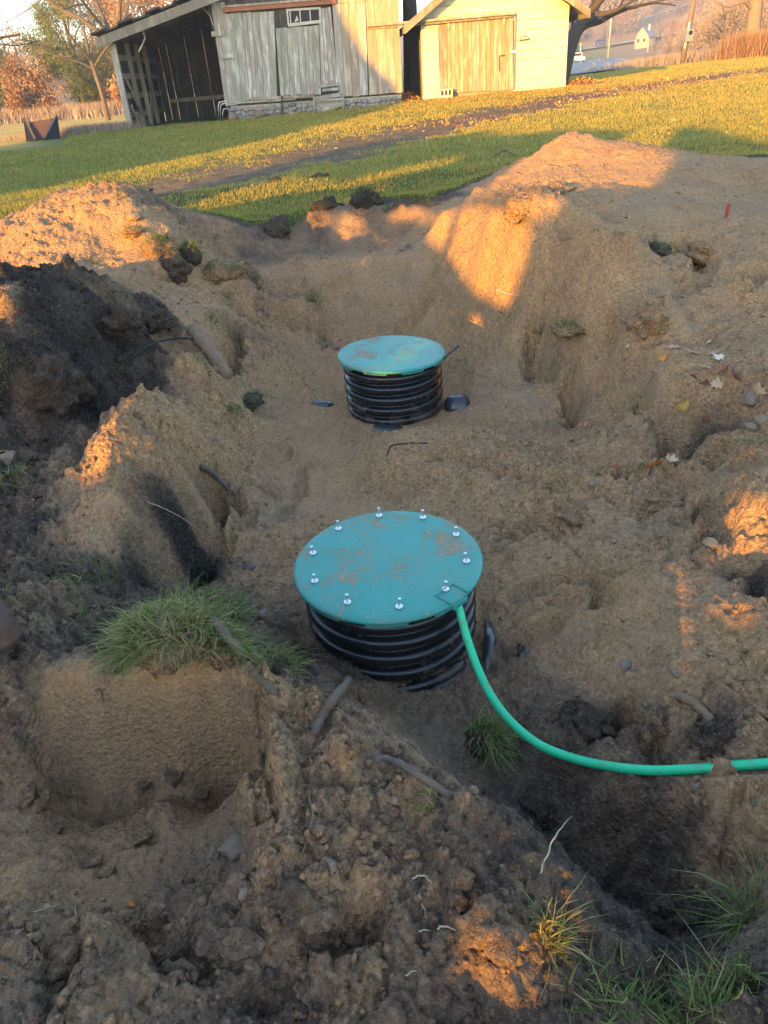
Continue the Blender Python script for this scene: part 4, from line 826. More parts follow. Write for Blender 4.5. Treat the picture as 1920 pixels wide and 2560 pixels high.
# ------------------------------------------------------------------ stones
t = NT('stone_mix'); v = t.obj(); r = t.rnd(); c = t.ramp(r, [(0, (.19, .145, .10)), (.35, (.25, .18, .115)), (.6, (.16, .135, .11)), (.85, (.22, .15, .095)), (1, (.11, .095, .08))])
c = t.mix(t.noise(14, 6, .7, v), t.mix(1.0, c, (.6, .6, .6), 'MULTIPLY'), t.mix(1.0, c, (1.3, 1.25, 1.2), 'MULTIPLY')); t.bump(t.noise(50, 4, .6, v), .3, .004); M_STONE = t.fin(c, .75, spec=.3)
STONES = [(1013,624,.060,.052,'rounded pale stone lying on the shelf at the far end of the pit'),(509,2355,.027,.024,'round tan clay ball on the lower bench'),(592,2128,.036,.020,'oblong grey stone on the scraped bench'),(540,2142,.016,.017,'small lumpy tan stone touching the oblong grey one'),
 (1562,1668,.021,.016,'round brown pebble at the foot of the sandy mound'),(1585,1676,.012,.012,'grey pebble touching the round brown one'),(1265,1170,.017,.016,'tan pebble on the sand mound between the risers'),(1777,1362,.028,.018,'flat tan stone on the trampled sand at right'),
 (1880,1010,.040,.033,'grey stone on the sandy bank below the fallen leaves'),(625,1420,.030,.016,'dark half buried stone at the pit floor left'),(660,1545,.020,.014,'reddish stone pressed into the pit floor'),(1903,1052,.030,.022,'tan stone at the bank edge under the grey stone'),(1874,1072,.024,.018,'yellowish stone beside the tan stone on the bank edge'),
 (812,868,.034,.028,'larger of three stones at the foot of the rear wall'),(838,872,.030,.026,'middle stone of three at the foot of the rear wall'),(795,858,.022,.020,'smallest stone of three at the foot of the rear wall'),(336,545,.06,.035,'smooth buried stone on the shaded large left pile'),
 (992,2004,.013,.012,'small dark pebble on the ridge crest'),(1148,2262,.017,.024,'dark leathery lump at the end of the spoil ridge'),(1165,2208,.018,.018,'tan clay ball near the dark leathery lump'),(1741,1980,.014,.020,'brown stone below the hose at the trodden block'),(1688,1688,.015,.010,'half sunk brown stone in the sand wall above the black clods'),
 (880,1878,.020,.018,'tan clay ball on the upper crumbly ridge'),(985,1885,.016,.014,'brown lump near the long grey root'),(820,2085,.016,.015,'tan lump in the middle of the crumbly ridge'),(945,2075,.018,.015,'grey brown lump near the thin blades on the ridge'),(1030,2142,.016,.014,'sandy double lump on the lower ridge'),(832,2175,.010,.018,'pale chip standing in the ridge soil'),(1183,1985,.012,.011,'round pebble in the trench below the dense tuft'),
 (1480,1215,.020,.014,'tan stone on the trampled sand between riser and bank'),(1885,2010,.010,.010,'white chip on the trodden block'),(1720,1115,.016,.012,'small stone at the mouth of the undercut'),(1640,930,.018,.016,'small tan stone on the bank left of the leaves'),(1490,900,.012,.012,'white pebble on the smooth right bank'),(610,2235,.014,.012,'round brown pebble near the bench corner'),(30,1145,.05,.03,'sandy stone at the foot of the black pile'),
 (1552,1578,.008,.007,'white pebble on the sandy mound'),(1618,1625,.009,.006,'white chip on the lower sandy mound'),(1095,905,.015,.015,'white pebble beside the rear lid')]
for k, (px, py, a, b, lab) in enumerate(STONES):
    q = on_ground(px, py); q.z += b * .12
    tag(lump('stone', q, (a, a * random.uniform(.6, .95), b), M_STONE if 'stone' in lab or 'pebble' in lab or 'chip' in lab else M_CLOD_M, k + 1, None, 3, .24, 1.5), lab, 'stone')

# ------------------------------------------------------------------ fallen maple leaves on the bank
def leaf_mat(name, c): return plain(name, c, .6, 0, .35, 40, .3)
LM = {'pink': leaf_mat('leaf_pink', (.42, .22, .17)), 'purple': leaf_mat('leaf_purple', (.19, .05, .09)), 'tan': leaf_mat('leaf_tan', (.46, .33, .20)), 'red': leaf_mat('leaf_red', (.36, .07, .025)), 'yellow': leaf_mat('leaf_yellow', (.56, .36, .10)), 'orange': leaf_mat('leaf_orange', (.50, .19, .04)), 'pale': leaf_mat('leaf_pale', (.58, .48, .36)), 'brown': leaf_mat('leaf_brown', (.17, .09, .05))}
def leaf_mesh(curl, seed):
    rng = random.Random(seed); half = [(0, -.5), (.10, -.22), (.42, -.30), (.36, -.10), (.62, .02), (.40, .12), (.46, .36), (.22, .26), (.14, .46), (0, .72)]
    P = half + [(-x, y) for x, y in half[-2:0:-1]]; P = [(x * rng.uniform(.85, 1.15), y * rng.uniform(.9, 1.1)) for x, y in P]
    zf = lambda x, y: curl * (.55 * x * x + .35 * y * y) + .05 * rng.uniform(-1, 1)
    vs = [(x, y, zf(x, y)) for x, y in P] + [(0, 0, -.02)]; n = len(P)
    fs = [(i, (i + 1) % n, n) for i in range(n)]
    vs2 = vs + [(x, y, z - .018) for x, y, z in vs]; m = n + 1
    fs2 = fs + [(f[1] + m, f[0] + m, f[2] + m) for f in fs] + [(i, i + m, (i + 1) % n + m, (i + 1) % n) for i in range(n)]
    me = bpy.data.meshes.new('leaf'); me.from_pydata(vs2, [], fs2); me.update(); return me
def fallen_leaf(px, py, size, colr, label, k):
    q = on_ground(px, py); nrm = g_normal(q.x, q.y, .05); me = leaf_mesh(random.uniform(.2, 1.1) * random.choice((1, 1, -.6)), k); me.materials.append(LM[colr]); o = bpy.data.objects.new('fallen_leaf', me)
    rot = nrm.to_track_quat('Z', 'Y').to_euler(); o.rotation_euler = (rot.x + random.uniform(-.3, .3), rot.y + random.uniform(-.3, .3), random.uniform(0, 6.28)); o.scale = (size,) * 3; o.location = q + nrm * (size * .14); link(o); tag(o, label, 'leaf')
_b = lambda x, y: (960 + .5787 * x, 300 + .5787 * y)
LEAVES = [(1250,985,.10,'pink','pink maple leaf at the upper left end of the leaf scatter'),(1335,1013,.10,'pink','pink curled leaf beside the upper left pink one'),(1398,965,.06,'pale','small pale leaf standing up above the scatter'),(1210,1040,.07,'orange','orange curled leaf left of the scatter'),(1385,1075,.08,'tan','tan folded leaf in the middle of the scatter'),(1450,1030,.09,'pale','whitish leaf right of the scatter middle'),(1340,1120,.06,'purple','small dull purple leaf below the scatter middle'),
 (1470,1088,.13,'pink','large pink leaf touching the purple one'),(1515,1120,.11,'purple','vivid purple maple leaf at the lower right of the scatter'),(1442,1145,.10,'tan','pale tan star shaped leaf under the large pink one'),(1390,1148,.09,'brown','brown shadowed leaf under the tan star leaf'),(1420,1012,.07,'pink','small pink leaf between the whitish and pale ones'),(1622,1190,.11,'tan','lone tan leaf above the grey stone'),(1302,1240,.09,'yellow','yellow maple leaf below the scatter'),(1272,1260,.06,'orange','orange yellow leaf scrap beside the yellow maple leaf'),(1295,1212,.05,'tan','tan leaf scrap above the yellow maple leaf'),
 (1400,1300,.06,'red','narrow red curled leaf on the bank'),(1150,1512,.09,'red','red leaf lying in the trampled hollow'),(1183,1502,.10,'orange','orange leaf touching the red one in the hollow'),(1108,1498,.09,'tan','tan leaf left of the red one in the hollow'),(1008,1512,.06,'red','small upright red leaf in the trampled sand'),(872,1322,.06,'orange','small orange leaf at the foot of the bank'),(1240,1478,.08,'tan','tan leaf right of the trampled hollow'),(1055,988,.04,'pale','pale chip of leaf on the smooth bank'),(1485,1235,.04,'pink','tiny pink leaf near the grey stone')]
for k, (x, y, s, c, lab) in enumerate(LEAVES): fallen_leaf(*_b(x, y), s * .62, c, lab, k)
fallen_leaf(1790, 2435, .03, 'red', 'tiny red leaf in the grass by the black mound', 71)
fallen_leaf(8, 1130, .05, 'orange', 'orange leaf edge on dark soil below the black pile', 72); fallen_leaf(72, 1160, .04, 'orange', 'small upright orange leaf near the dark soil tuft', 73); fallen_leaf(12, 1200, .04, 'orange', 'orange leaf caught in the dark soil tuft', 74)
fallen_leaf(395, 1710, .02, 'orange', 'tiny orange leaf at the root of the big sod clump', 75); fallen_leaf(330, 2265, .02, 'orange', 'tiny orange leaf on the lower bench', 76)

# ------------------------------------------------------------------ big clods and crust flakes
CL = [(139,968,.15,.13,M_CLOD_D,'dark hairy sod clod on the front of the black pile'),(300,806,.11,.09,M_CLOD_D,'black clod on the right shoulder of the black pile'),(395,805,.10,.06,M_CLOD_D,'black crumbly clod between the black pile and the log'),(1464,1812,.07,.05,M_CLOD_D,'round black clod above the green hose'),(1630,1815,.06,.05,M_CLOD_M,'brown clod right of the round black one'),(1790,1860,.06,.05,M_CLOD_D,'black clod just above the hose near the trodden block'),
 (1225,2330,.055,.045,M_CLOD_M,'sunlit root clod in the foreground'),(545,2320,.045,.03,M_CLOD_M,'rough clod at the lower end of the bench'),(160,2420,.06,.05,M_CLOD_M,'large crumbly clod in the lower left'),(760,2250,.075,.03,M_CLOD_M,'broad soil slab broken off the ridge end'),(440,668,.11,.10,M_CLOD_D,'dark earth block hanging under the overturned turf'),(575,672,.14,.07,M_CLOD_T,'sand capped turf slab at the pit corner'),
 (1620,800,.10,.08,M_CLOD_T,'tan clod at the shoulder of the right bank'),(1750,640,.12,.08,M_CLOD_T,'sandy block on the plateau with a cracked face'),(1540,1200,.07,.05,M_CLOD_T,'sandy clod on the trampled floor'),(1660,1250,.08,.05,M_CLOD_T,'wide sandy clod left of the collapsed hole'),(1430,1290,.08,.05,M_CLOD_T,'cracked sand clod beyond the screwed riser'),(1690,2290,.06,.05,M_CLOD_D,'black lump at the bottom of the dark hole'),(1345,2035,.05,.04,M_CLOD_D,'dark clod on the trench floor below the tuft'),
 (290,2500,.07,.035,M_CLOD_M,'long soil slab tilted in the lower left'),(1385,480,.14,.06,M_CLOD_T,'crumbled sandy lump below the sunlit far pile'),(1300,530,.10,.07,M_CLOD_T,'sandy lump on the crest of the sunlit spur'),(690,575,.16,.10,M_CLOD_D,'dark torn turf edge at the far left rim of the pit'),(820,520,.14,.09,M_CLOD_D,'dark torn sod left of the square sod block'),(800,443,.14,.05,M_CLOD_D,'dark divot on the lawn beyond the pit'),(690,450,.10,.04,M_CLOD_D,'smaller divot on the lawn beyond the pit')]
for k, (px, py, a, b, mt_, lab) in enumerate(CL):
    q = on_ground(px, py); q.z -= b * .12; tag(lump('soil_clod', q, (a, a * .8, b), mt_, k + 31, None, 4, .42, 1.5), lab, 'clod')
FL = [(440,1935,.055,'dark flat crust flake standing off the bench wall foot'),(345,2080,.06,'wide curled crust flake on the bench'),(225,2150,.045,'tan broken crust flake on the bench'),(265,2185,.03,'narrow tan flake beside the broken one'),(70,2005,.045,'long thin crust flake at the left of the bench'),(110,2010,.04,'flat grey flake beside the long thin one'),(365,1968,.035,'lumpy flake at the foot of the bench wall'),(505,1990,.035,'brown flake near the bench corner'),(140,2075,.035,'upturned grey flake on the left bench'),(600,2365,.06,'grey crust plate at the bottom of the bench corner')]
for k, (px, py, a, lab) in enumerate(FL):
    q = on_ground(px, py); rng = random.Random(k); n = 8; m = MB(); P = [(a * rng.uniform(.6, 1.1) * math.cos(2 * PI * i / n), a * .62 * rng.uniform(.6, 1.1) * math.sin(2 * PI * i / n)) for i in range(n)]
    m.add([(x, y, .003 + .35 * x * x / a) for x, y in P] + [(x * .92, y * .92, -.008) for x, y in P] + [(0, 0, .004)], [(i, (i + 1) % n, 2 * n) for i in range(n)] + [(i, i + n, (i + 1) % n + n, (i + 1) % n) for i in range(n)] + [tuple(range(2 * n - 1, n - 1, -1))])
    o = m.build('crust_flake', M_CLOD_M); o.location = q + Vector((0, 0, .003)); o.rotation_euler = (rng.uniform(-.12, .12), rng.uniform(-.2, .1), rng.uniform(0, 6)); tag(o, lab, 'soil flake')

# ------------------------------------------------------------------ loose crumbs: uncountable
def scatter_crumbs(n, seed):
    rng = np.random.default_rng(seed); bm = bmesh.new(); bmesh.ops.create_icosphere(bm, subdivisions=1, radius=1.0)
    bv = np.array([v.co[:] for v in bm.verts]); bf = np.array([[v.index for v in f.verts] for f in bm.faces]); bm.free()
    y = .35 + 7.2 * rng.random(n) ** 2.0; x = (rng.random(n) * 2 - 1) * half_w(y) * .8
    dk, ro = att_eval(x, y); keep = rng.random(n) < np.clip(ro * 1.25 - .12, .10, 1); x, y, dk, ro = x[keep], y[keep], dk[keep], ro[keep]
    keep = np.hypot(x - C1[0], y - C1[1]) > .31; keep &= np.hypot(x - C2[0], y - C2[1]) > .31; x, y, dk, ro = x[keep], y[keep], dk[keep], ro[keep]
    z = np.array([gz(a, b) for a, b in zip(x, y)]); n = len(x)
    r = (.0025 + .0075 * rng.random(n) ** 3.0) * (1 + .16 * y) * (.65 + .6 * ro)
    V = bv[None] * (1 + .28 * rng.normal(0, 1, (n, len(bv), 1))).clip(.5, 1.6) * r[:, None, None] * np.stack([rng.uniform(.7, 1.2, n), rng.uniform(.7, 1.2, n), rng.uniform(.55, .95, n)], 1)[:, None, :]
    V += np.stack([x, y, z + r * .25], 1)[:, None, :]
    F = bf[None] + (np.arange(n) * len(bv))[:, None, None]
    d = np.repeat(np.clip(dk + rng.normal(0, .12, n), 0, 1), len(bv))
    o = mesh_np('soil_crumbs', V.reshape(-1, 3), F.reshape(-1, 3), M_SOIL, None, True, {'dark': d, 'soil': np.ones(len(d)), 'rough': np.full(len(d), .8)})
    return tag(o, 'loose soil crumbs strewn over the whole dug ground', 'soil', kind='stuff')
scatter_crumbs(24000, 5)
# ================================================================== barn with lean-to, and block garage
def wood_mat(name, base, dark, paint, stain=.5, gr=1.0):
    t = NT(name); v = t.obj(); r = t.rnd(); off = t.n('ShaderNodeVectorMath', operation='MULTIPLY_ADD'); t.l(v, off.inputs[0]); off.inputs[1].default_value = (1, 1, 1)
    cb = t.n('ShaderNodeCombineXYZ'); t.l(t.math('MULTIPLY', r, 37.0), cb.inputs[0]); t.l(t.math('MULTIPLY', r, 11.0), cb.inputs[2]); t.l(cb.outputs[0], off.inputs[2]); p = off.outputs[0]
    g = t.noise(26 * gr, 5, .7, t.mapping(p, (1, 1, .045)), .3); b = t.noise(1.6, 4, .6, t.mapping(p, (1, 1, .35))); k = t.noise(5, 4, .7, t.mapping(p, (1, 1, .2)))
    c = t.mix(g, dark, base); c = t.mix(t.maprange(k, .48, .66, 0, .75), c, paint)
    c = t.mix(t.maprange(b, .55, .8, 0, stain), c, t.mix(1.0, c, (.42, .36, .32), 'MULTIPLY')); c = t.mix(t.maprange(r, 0, 1, 0, .32), c, t.mix(1.0, c, (.62, .58, .54), 'MULTIPLY'))
    t.bump(t.math('ADD', g, k), .5, .012); return t.fin(c, .85, spec=.15)
M_WOOD = wood_mat('barn_board', (.50, .445, .37), (.17, .135, .105), (.68, .64, .57)); M_WOODG = wood_mat('barn_board_grey_green', (.42, .40, .31), (.15, .14, .11), (.55, .54, .45), .6)
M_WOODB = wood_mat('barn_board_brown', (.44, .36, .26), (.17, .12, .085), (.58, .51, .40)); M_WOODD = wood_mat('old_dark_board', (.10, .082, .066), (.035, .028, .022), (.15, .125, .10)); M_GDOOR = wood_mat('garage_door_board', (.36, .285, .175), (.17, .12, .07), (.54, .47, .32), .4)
M_ROOFB = wood_mat('roof_board', (.30, .26, .19), (.12, .10, .075), (.42, .36, .25)); M_RUSTRED = plain('rusty_red_track', (.30, .115, .060), .75, .1, .5, 9)
t = NT('painted_block'); v = t.obj(); r = t.rnd(); c = t.mix(t.noise(3, 5, .7, v), (.55, .49, .35), (.64, .58, .43)); c = t.mix(t.maprange(r, 0, 1, 0, .18), c, (.40, .34, .22))
c = t.mix(t.maprange(t.noise(19, 5, .75, t.geo()), .66, .72, 0, .8), c, (.20, .17, .13)); t.bump(t.noise(60, 4, .7, v), .35, .008); M_BLOCK = t.fin(c, .85, spec=.15)
M_MORTAR = plain('mortar_paint', (.27, .23, .155), .9, 0, .3, 12); M_DARKIN = plain('dark_interior', (.030, .026, .022), .9, 0, .3, 3); M_CONC = plain('concrete', (.46, .42, .34), .9, 0, .25, 9)
M_FRAME = plain('window_paint', (.46, .42, .33), .7, 0, .3, 12)
t = NT('window_glass'); t.b.inputs['Roughness'].default_value = .08; M_GLASS = t.fin((.010, .010, .011), .35, spec=.2)
t = NT('field_stone'); v = t.obj(); r = t.rnd(); c = t.ramp(r, [(0, (.30, .26, .22)), (.3, (.40, .34, .27)), (.55, (.28, .27, .27)), (.75, (.36, .27, .22)), (.9, (.15, .155, .165)), (1, (.44, .40, .34))]); c = t.mix(t.noise(5, 5, .7, v), c, t.mix(1.0, c, (.6, .6, .6), 'MULTIPLY')); t.bump(t.noise(16, 4, .6, v), .4, .02); M_FSTONE = t.fin(c, .85)
BY = 27.0
def bp(px, py, y=BY): q = at_y(px, py, y); return q[0], q[2]
z1 = lambda x, y: (x * .3858, y * .3858); z2 = lambda x, y: (500 + x * .3858, y * .3858); z3 = lambda x, y: (1000 + x * .3014, y * .3014)
barn = empty('barn', (0, BY, .55)); tag(barn, 'weathered grey board barn with stone foundation, sliding door and open lean-to', 'barn')
def B_(m, name, mat, parent, bevel=0): # world-coordinates mesh under a parent
    o = m.build(name, mat, parent, bevel=bevel)
    loc = Vector((0, 0, 0)); p = parent
    while p is not None: loc += p.location; p = p.parent
    o.data.transform(Matrix.Translation(-loc)); return o
def centred(o):   # move an object's origin to its own centre so that shared grain does not line up
    c = sum((Vector(v.co) for v in o.data.vertices), Vector()) / len(o.data.vertices); o.data.transform(Matrix.Translation(-c)); o.location = o.location + c; return o
def board(parent, xb0, xb1, zb, xt0, xt1, zt, y, mat, th=.025, name='board'):
    m = MB().hexa([(xb0, y - th, zb), (xb1, y - th, zb), (xb1, y, zb), (xb0, y, zb), (xt0, y - th, zt), (xt1, y - th, zt), (xt1, y, zt), (xt0, y, zt)])
    return centred(B_(m, name, mat, parent, .004))
def board_run(parent, bl, br, tl, tr, n, y, mats, rag=.03, th=.025, gap=.006, var=.35, seed=0, name='board'):
    """n upright boards between pixel corners bottom-left, bottom-right, top-left, top-right"""
    rng = random.Random(seed); w = [1 + rng.uniform(-var, var) for _ in range(n)]; s = sum(w); f = 0
    b0, b1, t0, t1 = [bp(*p, y) for p in (bl, br, tl, tr)]
    L = lambda a, b, k: (a[0] + (b[0] - a[0]) * k, a[1] + (b[1] - a[1]) * k)
    for i in range(n):
        g = f + w[i] / s; A0, A1, C0, C1_ = L(b0, b1, f), L(b0, b1, g), L(t0, t1, f), L(t0, t1, g)
        o = board(parent, A0[0] + gap / 2, A1[0] - gap / 2, (A0[1] + A1[1]) / 2 + rng.uniform(-rag, rag), C0[0] + gap / 2, C1_[0] - gap / 2, (C0[1] + C1_[1]) / 2 + rng.uniform(-rag, rag) * .4, y + rng.uniform(-.006, .006), mats[rng.randrange(len(mats))], th, name)
        f = g
# --- main wall: backing, then board groups set proud of it
xl, zl = bp(*z2(190, 690)); xr, zr = bp(*z2(1310, 610)); xlt = bp(*z2(65, 5))[0]
ztop = 4.6
wall = MB().hexa([(xl + .02, BY, zl), (xr - .02, BY, zr), (xr - .02, BY + 7, zr), (xl + .02, BY + 7, zl), (xl - .25, BY, ztop), (xr - .02, BY, ztop), (xr - .02, BY + 7, ztop), (xl - .25, BY + 7, ztop)])
B_(wall, 'wall', M_WOODD, barn)
mx = (xl + xr) / 2
roof = MB().prism([(xl - .5, ztop - .25), (xr + .4, ztop - .25), (mx, ztop + 2.6)], BY - .35, BY + 7.3); B_(roof, 'roof', M_ROOFB, barn)
T = lambda x, y: z2(x, y)
UP = -420   # boards run on above the frame
def top_of(xb, yb, slope=.18): return (xb - (yb - UP) * slope, UP)
board_run(barn, T(165, 690), T(245, 680), T(70, 20), T(160, 10), 2, BY - .02, [M_WOOD], .02, seed=1)                              # corner boards
sd = empty('sliding_door', (0, 0, 0)); sd.parent = barn; sd.location = (0, -.02, 0)
board_run(barn, T(225, 672), T(500, 618), T(165, 92), T(480, 68), 7, BY - .045, [M_WOOD, M_WOOD, M_WOODG], .05, seed=2)           # left sliding door leaf
board_run(barn, T(520, 618), T(785, 612), T(490, 182), T(770, 166), 8, BY - .05, [M_WOODG, M_WOODG, M_WOOD], .03, seed=3)          # patched middle door
board_run(barn, T(785, 545), T(900, 560), T(768, 60), T(845, 45), 4, BY - .052, [M_WOOD, M_WOODG], .01, seed=4)
board_run(barn, T(488, 182), T(568, 178), T(480, 68), T(562, 60), 2, BY - .04, [M_WOODB, M_WOODD], .01, seed=14)
board_run(barn, T(900, 632), T(1090, 615), T(856, 30), T(1072, 8), 4, BY - .03, [M_WOODB, M_WOOD], .02, seed=5)
board_run(barn, T(1096, 612), T(1312, 600), T(1080, 192), T(1292, 180), 4, BY - .05, [M_WOODB], .015, seed=6)
board_run(barn, T(1082, 176), T(1290, 150), T(1070, -60), T(1288, -70), 4, BY - .035, [M_WOODB], .015, seed=7)
board_run(barn, T(75, 6), T(850, -40), T(40, -240), T(850, -250), 15, BY - .03, [M_WOODB, M_WOOD], .02, seed=8)
board_run(barn, T(856, 28), T(1072, 6), T(850, -240), T(1066, -250), 4, BY - .026, [M_WOODB], .01, seed=9)
bpy.data.objects.remove(sd)
def strip(pa, pb, hpx, y, mat, parent, name, th=.05):
    (xa, za), (xb, zb) = bp(*pa, y), bp(*pb, y); h = hpx * .3858 * BY / 2366
    return B_(MB().hexa([(xa, y - th, za - h / 2), (xb, y - th, zb - h / 2), (xb, y, zb - h / 2), (xa, y, za - h / 2), (xa, y - th, za + h / 2), (xb, y - th, zb + h / 2), (xb, y, zb + h / 2), (xa, y, za + h / 2)]), name, mat, parent, .006)
strip(T(150, 66), T(880, 8), 30, BY - .06, M_RUSTRED, barn, 'door_track', .09)
strip(T(148, 46), T(885, -12), 12, BY - .04, M_WOODB, barn, 'track_board', .14)
strip(T(330, 640), T(745, 622), 20, BY - .06, M_WOODB, barn, 'sill_beam', .08); strip(T(225, 668), T(440, 652), 14, BY - .06, M_WOOD, barn, 'sill_board', .05); strip(T(440, 655), T(620, 640), 14, BY - .05, M_WOODG, barn, 'sill_board', .06)
# window with three panes
w0 = bp(*T(560, 68), BY); w1 = bp(*T(780, 50), BY); w2 = bp(*T(785, 140), BY); w3 = bp(*T(572, 170), BY)
win = B_(MB().hexa([(w3[0], BY - .06, w3[1]), (w2[0], BY - .06, w2[1]), (w2[0], BY - .02, w2[1]), (w3[0], BY - .02, w3[1]), (w0[0], BY - .06, w0[1]), (w1[0], BY - .06, w1[1]), (w1[0], BY - .02, w1[1]), (w0[0], BY - .02, w0[1])]), 'window', M_DARKIN, barn)
def seg(pa, pb, w, y, mat, parent, name, th=.03): 
    (xa, za), (xb, zb) = bp(*pa, y), bp(*pb, y); return B_(MB().bar((xa, y, za), (xb, y, zb), w, th, (0, 1, 0)), name, mat, parent)
seg(T(558, 66), T(782, 52), .055, BY - .09, M_FRAME, win, 'frame'); seg(T(572, 163), T(785, 138), .08, BY - .09, M_FRAME, win, 'sill'); seg(T(564, 66), T(574, 165), .05, BY - .095, M_FRAME, win, 'frame'); seg(T(778, 52), T(784, 140), .05, BY - .095, M_FRAME, win, 'frame')
for (x0, x1) in ((582, 589), (646, 653), (711, 718)): seg(T(x0, 66), T(x1, 155), .035, BY - .088, M_FRAME, win, 'mullion')
for (x0, x1) in ((592, 646), (655, 708), (720, 775)):
    a, b, c_, d = bp(*T(x0, 156)), bp(*T(x1, 150)), bp(*T(x1 - 6, 66)), bp(*T(x0 - 6, 72)); B_(MB().hexa([(a[0], BY - .075, a[1]), (b[0], BY - .075, b[1]), (b[0], BY - .068, b[1]), (a[0], BY - .068, a[1]), (d[0], BY - .075, d[1]), (c_[0], BY - .075, c_[1]), (c_[0], BY - .068, c_[1]), (d[0], BY - .068, d[1])]), 'pane', M_GLASS, win)
a, b, c_ = bp(*T(612, 148)), bp(*T(640, 132)), bp(*T(628, 100)); B_(MB().prism([a, b, c_], BY - .082, BY - .077), 'glass_shard', M_FRAME, win)
for (x, y) in ((180, 360), (830, 535), (122, 215)): a = bp(*T(x, y)); B_(MB().box(a[0] - .22, a[0] + .2, BY - .11, BY - .075, a[1] - .08, a[1] + .05), 'patch_board', M_WOOD, barn, .004)
seg(T(120, 150), T(130, 235), .05, BY - .1, M_FRAME, barn, 'hinge_plate')
# wooden steps
st = [((737, 640), (920, 610), 26), ((790, 585), (895, 575), 20), ((770, 560), (895, 545), 22), ((742, 735), (920, 675), 26), ((738, 655), (922, 640), 16)]
for k, (p, q, h) in enumerate(st): strip(T(*p), T(*q), h, BY - .10 - .09 * (k in (0, 3, 4)), M_WOODG, barn, 'step_board', .05)
seg(T(738, 630), T(742, 740), .06, BY - .28, M_WOODG, barn, 'step_post'); seg(T(925, 610), T(928, 725), .06, BY - .2, M_WOODG, barn, 'step_post'); seg(T(530, 620), T(540, 755), .05, BY - .16, M_WOODD, barn, 'prop_post')
# stone foundation: mortared core, single stones
fnd = B_(MB().hexa([(bp(*T(195, 765))[0], BY + .02, .25), (bp(*T(1305, 660))[0], BY + .02, .25), (bp(*T(1305, 660))[0], BY + .5, .25), (bp(*T(195, 765))[0], BY + .5, .25), (bp(*T(195, 685))[0], BY + .02, bp(*T(195, 683))[1]), (bp(*T(1305, 605))[0], BY + .02, bp(*T(1305, 607))[1]), (bp(*T(1305, 605))[0], BY + .5, bp(*T(1305, 607))[1]), (bp(*T(195, 685))[0], BY + .5, bp(*T(195, 683))[1])]), 'foundation', M_CONC, barn)
rng = random.Random(5); SM = []
for k in range(6):
    bm = bmesh.new(); bmesh.ops.create_icosphere(bm, subdivisions=2, radius=1.0)
    for vv in bm.verts: vv.co *= 1 + .16 * math.sin(vv.co.x * 3 + k) * math.cos(vv.co.z * 2.6 + 2 * k) + rng.uniform(-.06, .06); vv.co.x = max(-.86, min(.86, vv.co.x)); vv.co.z = max(-.84, min(.84, vv.co.z))
    me = bpy.data.meshes.new('stone'); bm.to_mesh(me); bm.free(); me.polygons.foreach_set('use_smooth', np.ones(len(me.polygons), bool)); me.materials.append(M_FSTONE); SM.append(me)
def fstone(px, py, wpx, hpx):
    x, z = bp(px, py); s = BY / 2250 * .3858
    o = bpy.data.objects.new('stone', SM[rng.randrange(6)]); o.location = Vector((x, BY + .01, z)) - Vector((0, BY, .55)) - fnd.location; o.scale = (wpx * s * .58, .10, hpx * s * .58); o.rotation_euler = (0, rng.uniform(-.3, .3), 0); link(o, fnd)
x = 190
while x < 1300:
    top = 690 - (x - 190) * .076 + (4 if x < 750 else 8); bot = top + (78 if x < 740 else 62); 
    if 735 < x < 925: top += 40
    y = top + rng.uniform(2, 10); w = rng.uniform(36, 60)
    while y < bot:
        h = rng.uniform(24, 40); fstone(*T(x + w / 2 + rng.uniform(-8, 8), y + h / 2), w * rng.uniform(.9, 1.25), h * 1.05); y += h * .92
    x += w * .86
for (px, py, w, h, lab) in ((215, 762, 72, 46, 'blue grey boulder at the barn corner foot'), (392, 742, 82, 44, 'large dark boulder against the barn foundation')):
    x, z = bp(*T(px, py), BY - .3); o = lump('boulder', (x, BY - .3, z), (w * .0046 * .5, .16, h * .0046 * .55), M_STONE, px, None, 3, .12); tag(o, lab, 'boulder')
# --- lean-to on the left: posts, rafters, boards with gaps, roof
LD = 5.2   # depth
P0 = bp(*z1(845, 832), BY - .2); P1 = bp(*z1(728, 285), BY - .2); rx0, rz0 = bp(*z1(618, 285), BY - .5); rx1, rz1 = bp(*z1(1358, -5), BY - .5)
lean = MB()
B_(MB().hexa([(P0[0] - .09, BY - .25, P0[1] - .1), (P0[0] + .09, BY - .25, P0[1] - .1), (P0[0] + .09, BY - .1, P0[1] - .1), (P0[0] - .09, BY - .1, P0[1] - .1), (P1[0] - .09, BY - .25, P1[1]), (P1[0] + .09, BY - .25, P1[1]), (P1[0] + .09, BY - .1, P1[1]), (P1[0] - .09, BY - .1, P1[1])]), 'corner_post', M_WOOD, barn, .008)
def rz(x): return rz0 + (rz1 - rz0) * (x - rx0) / (rx1 - rx0)
B_(MB().hexa([(rx0, BY - .5, rz0 - .12), (rx1 + .3, BY - .5, rz(rx1 + .3) - .12), (rx1 + .3, BY - .42, rz(rx1 + .3) - .12), (rx0, BY - .42, rz0 - .12), (rx0, BY - .5, rz0 + .14), (rx1 + .3, BY - .5, rz(rx1 + .3) + .14), (rx1 + .3, BY - .42, rz(rx1 + .3) + .14), (rx0, BY - .42, rz0 + .14)]), 'fascia', M_ROOFB, barn, .006)
nroof = 9
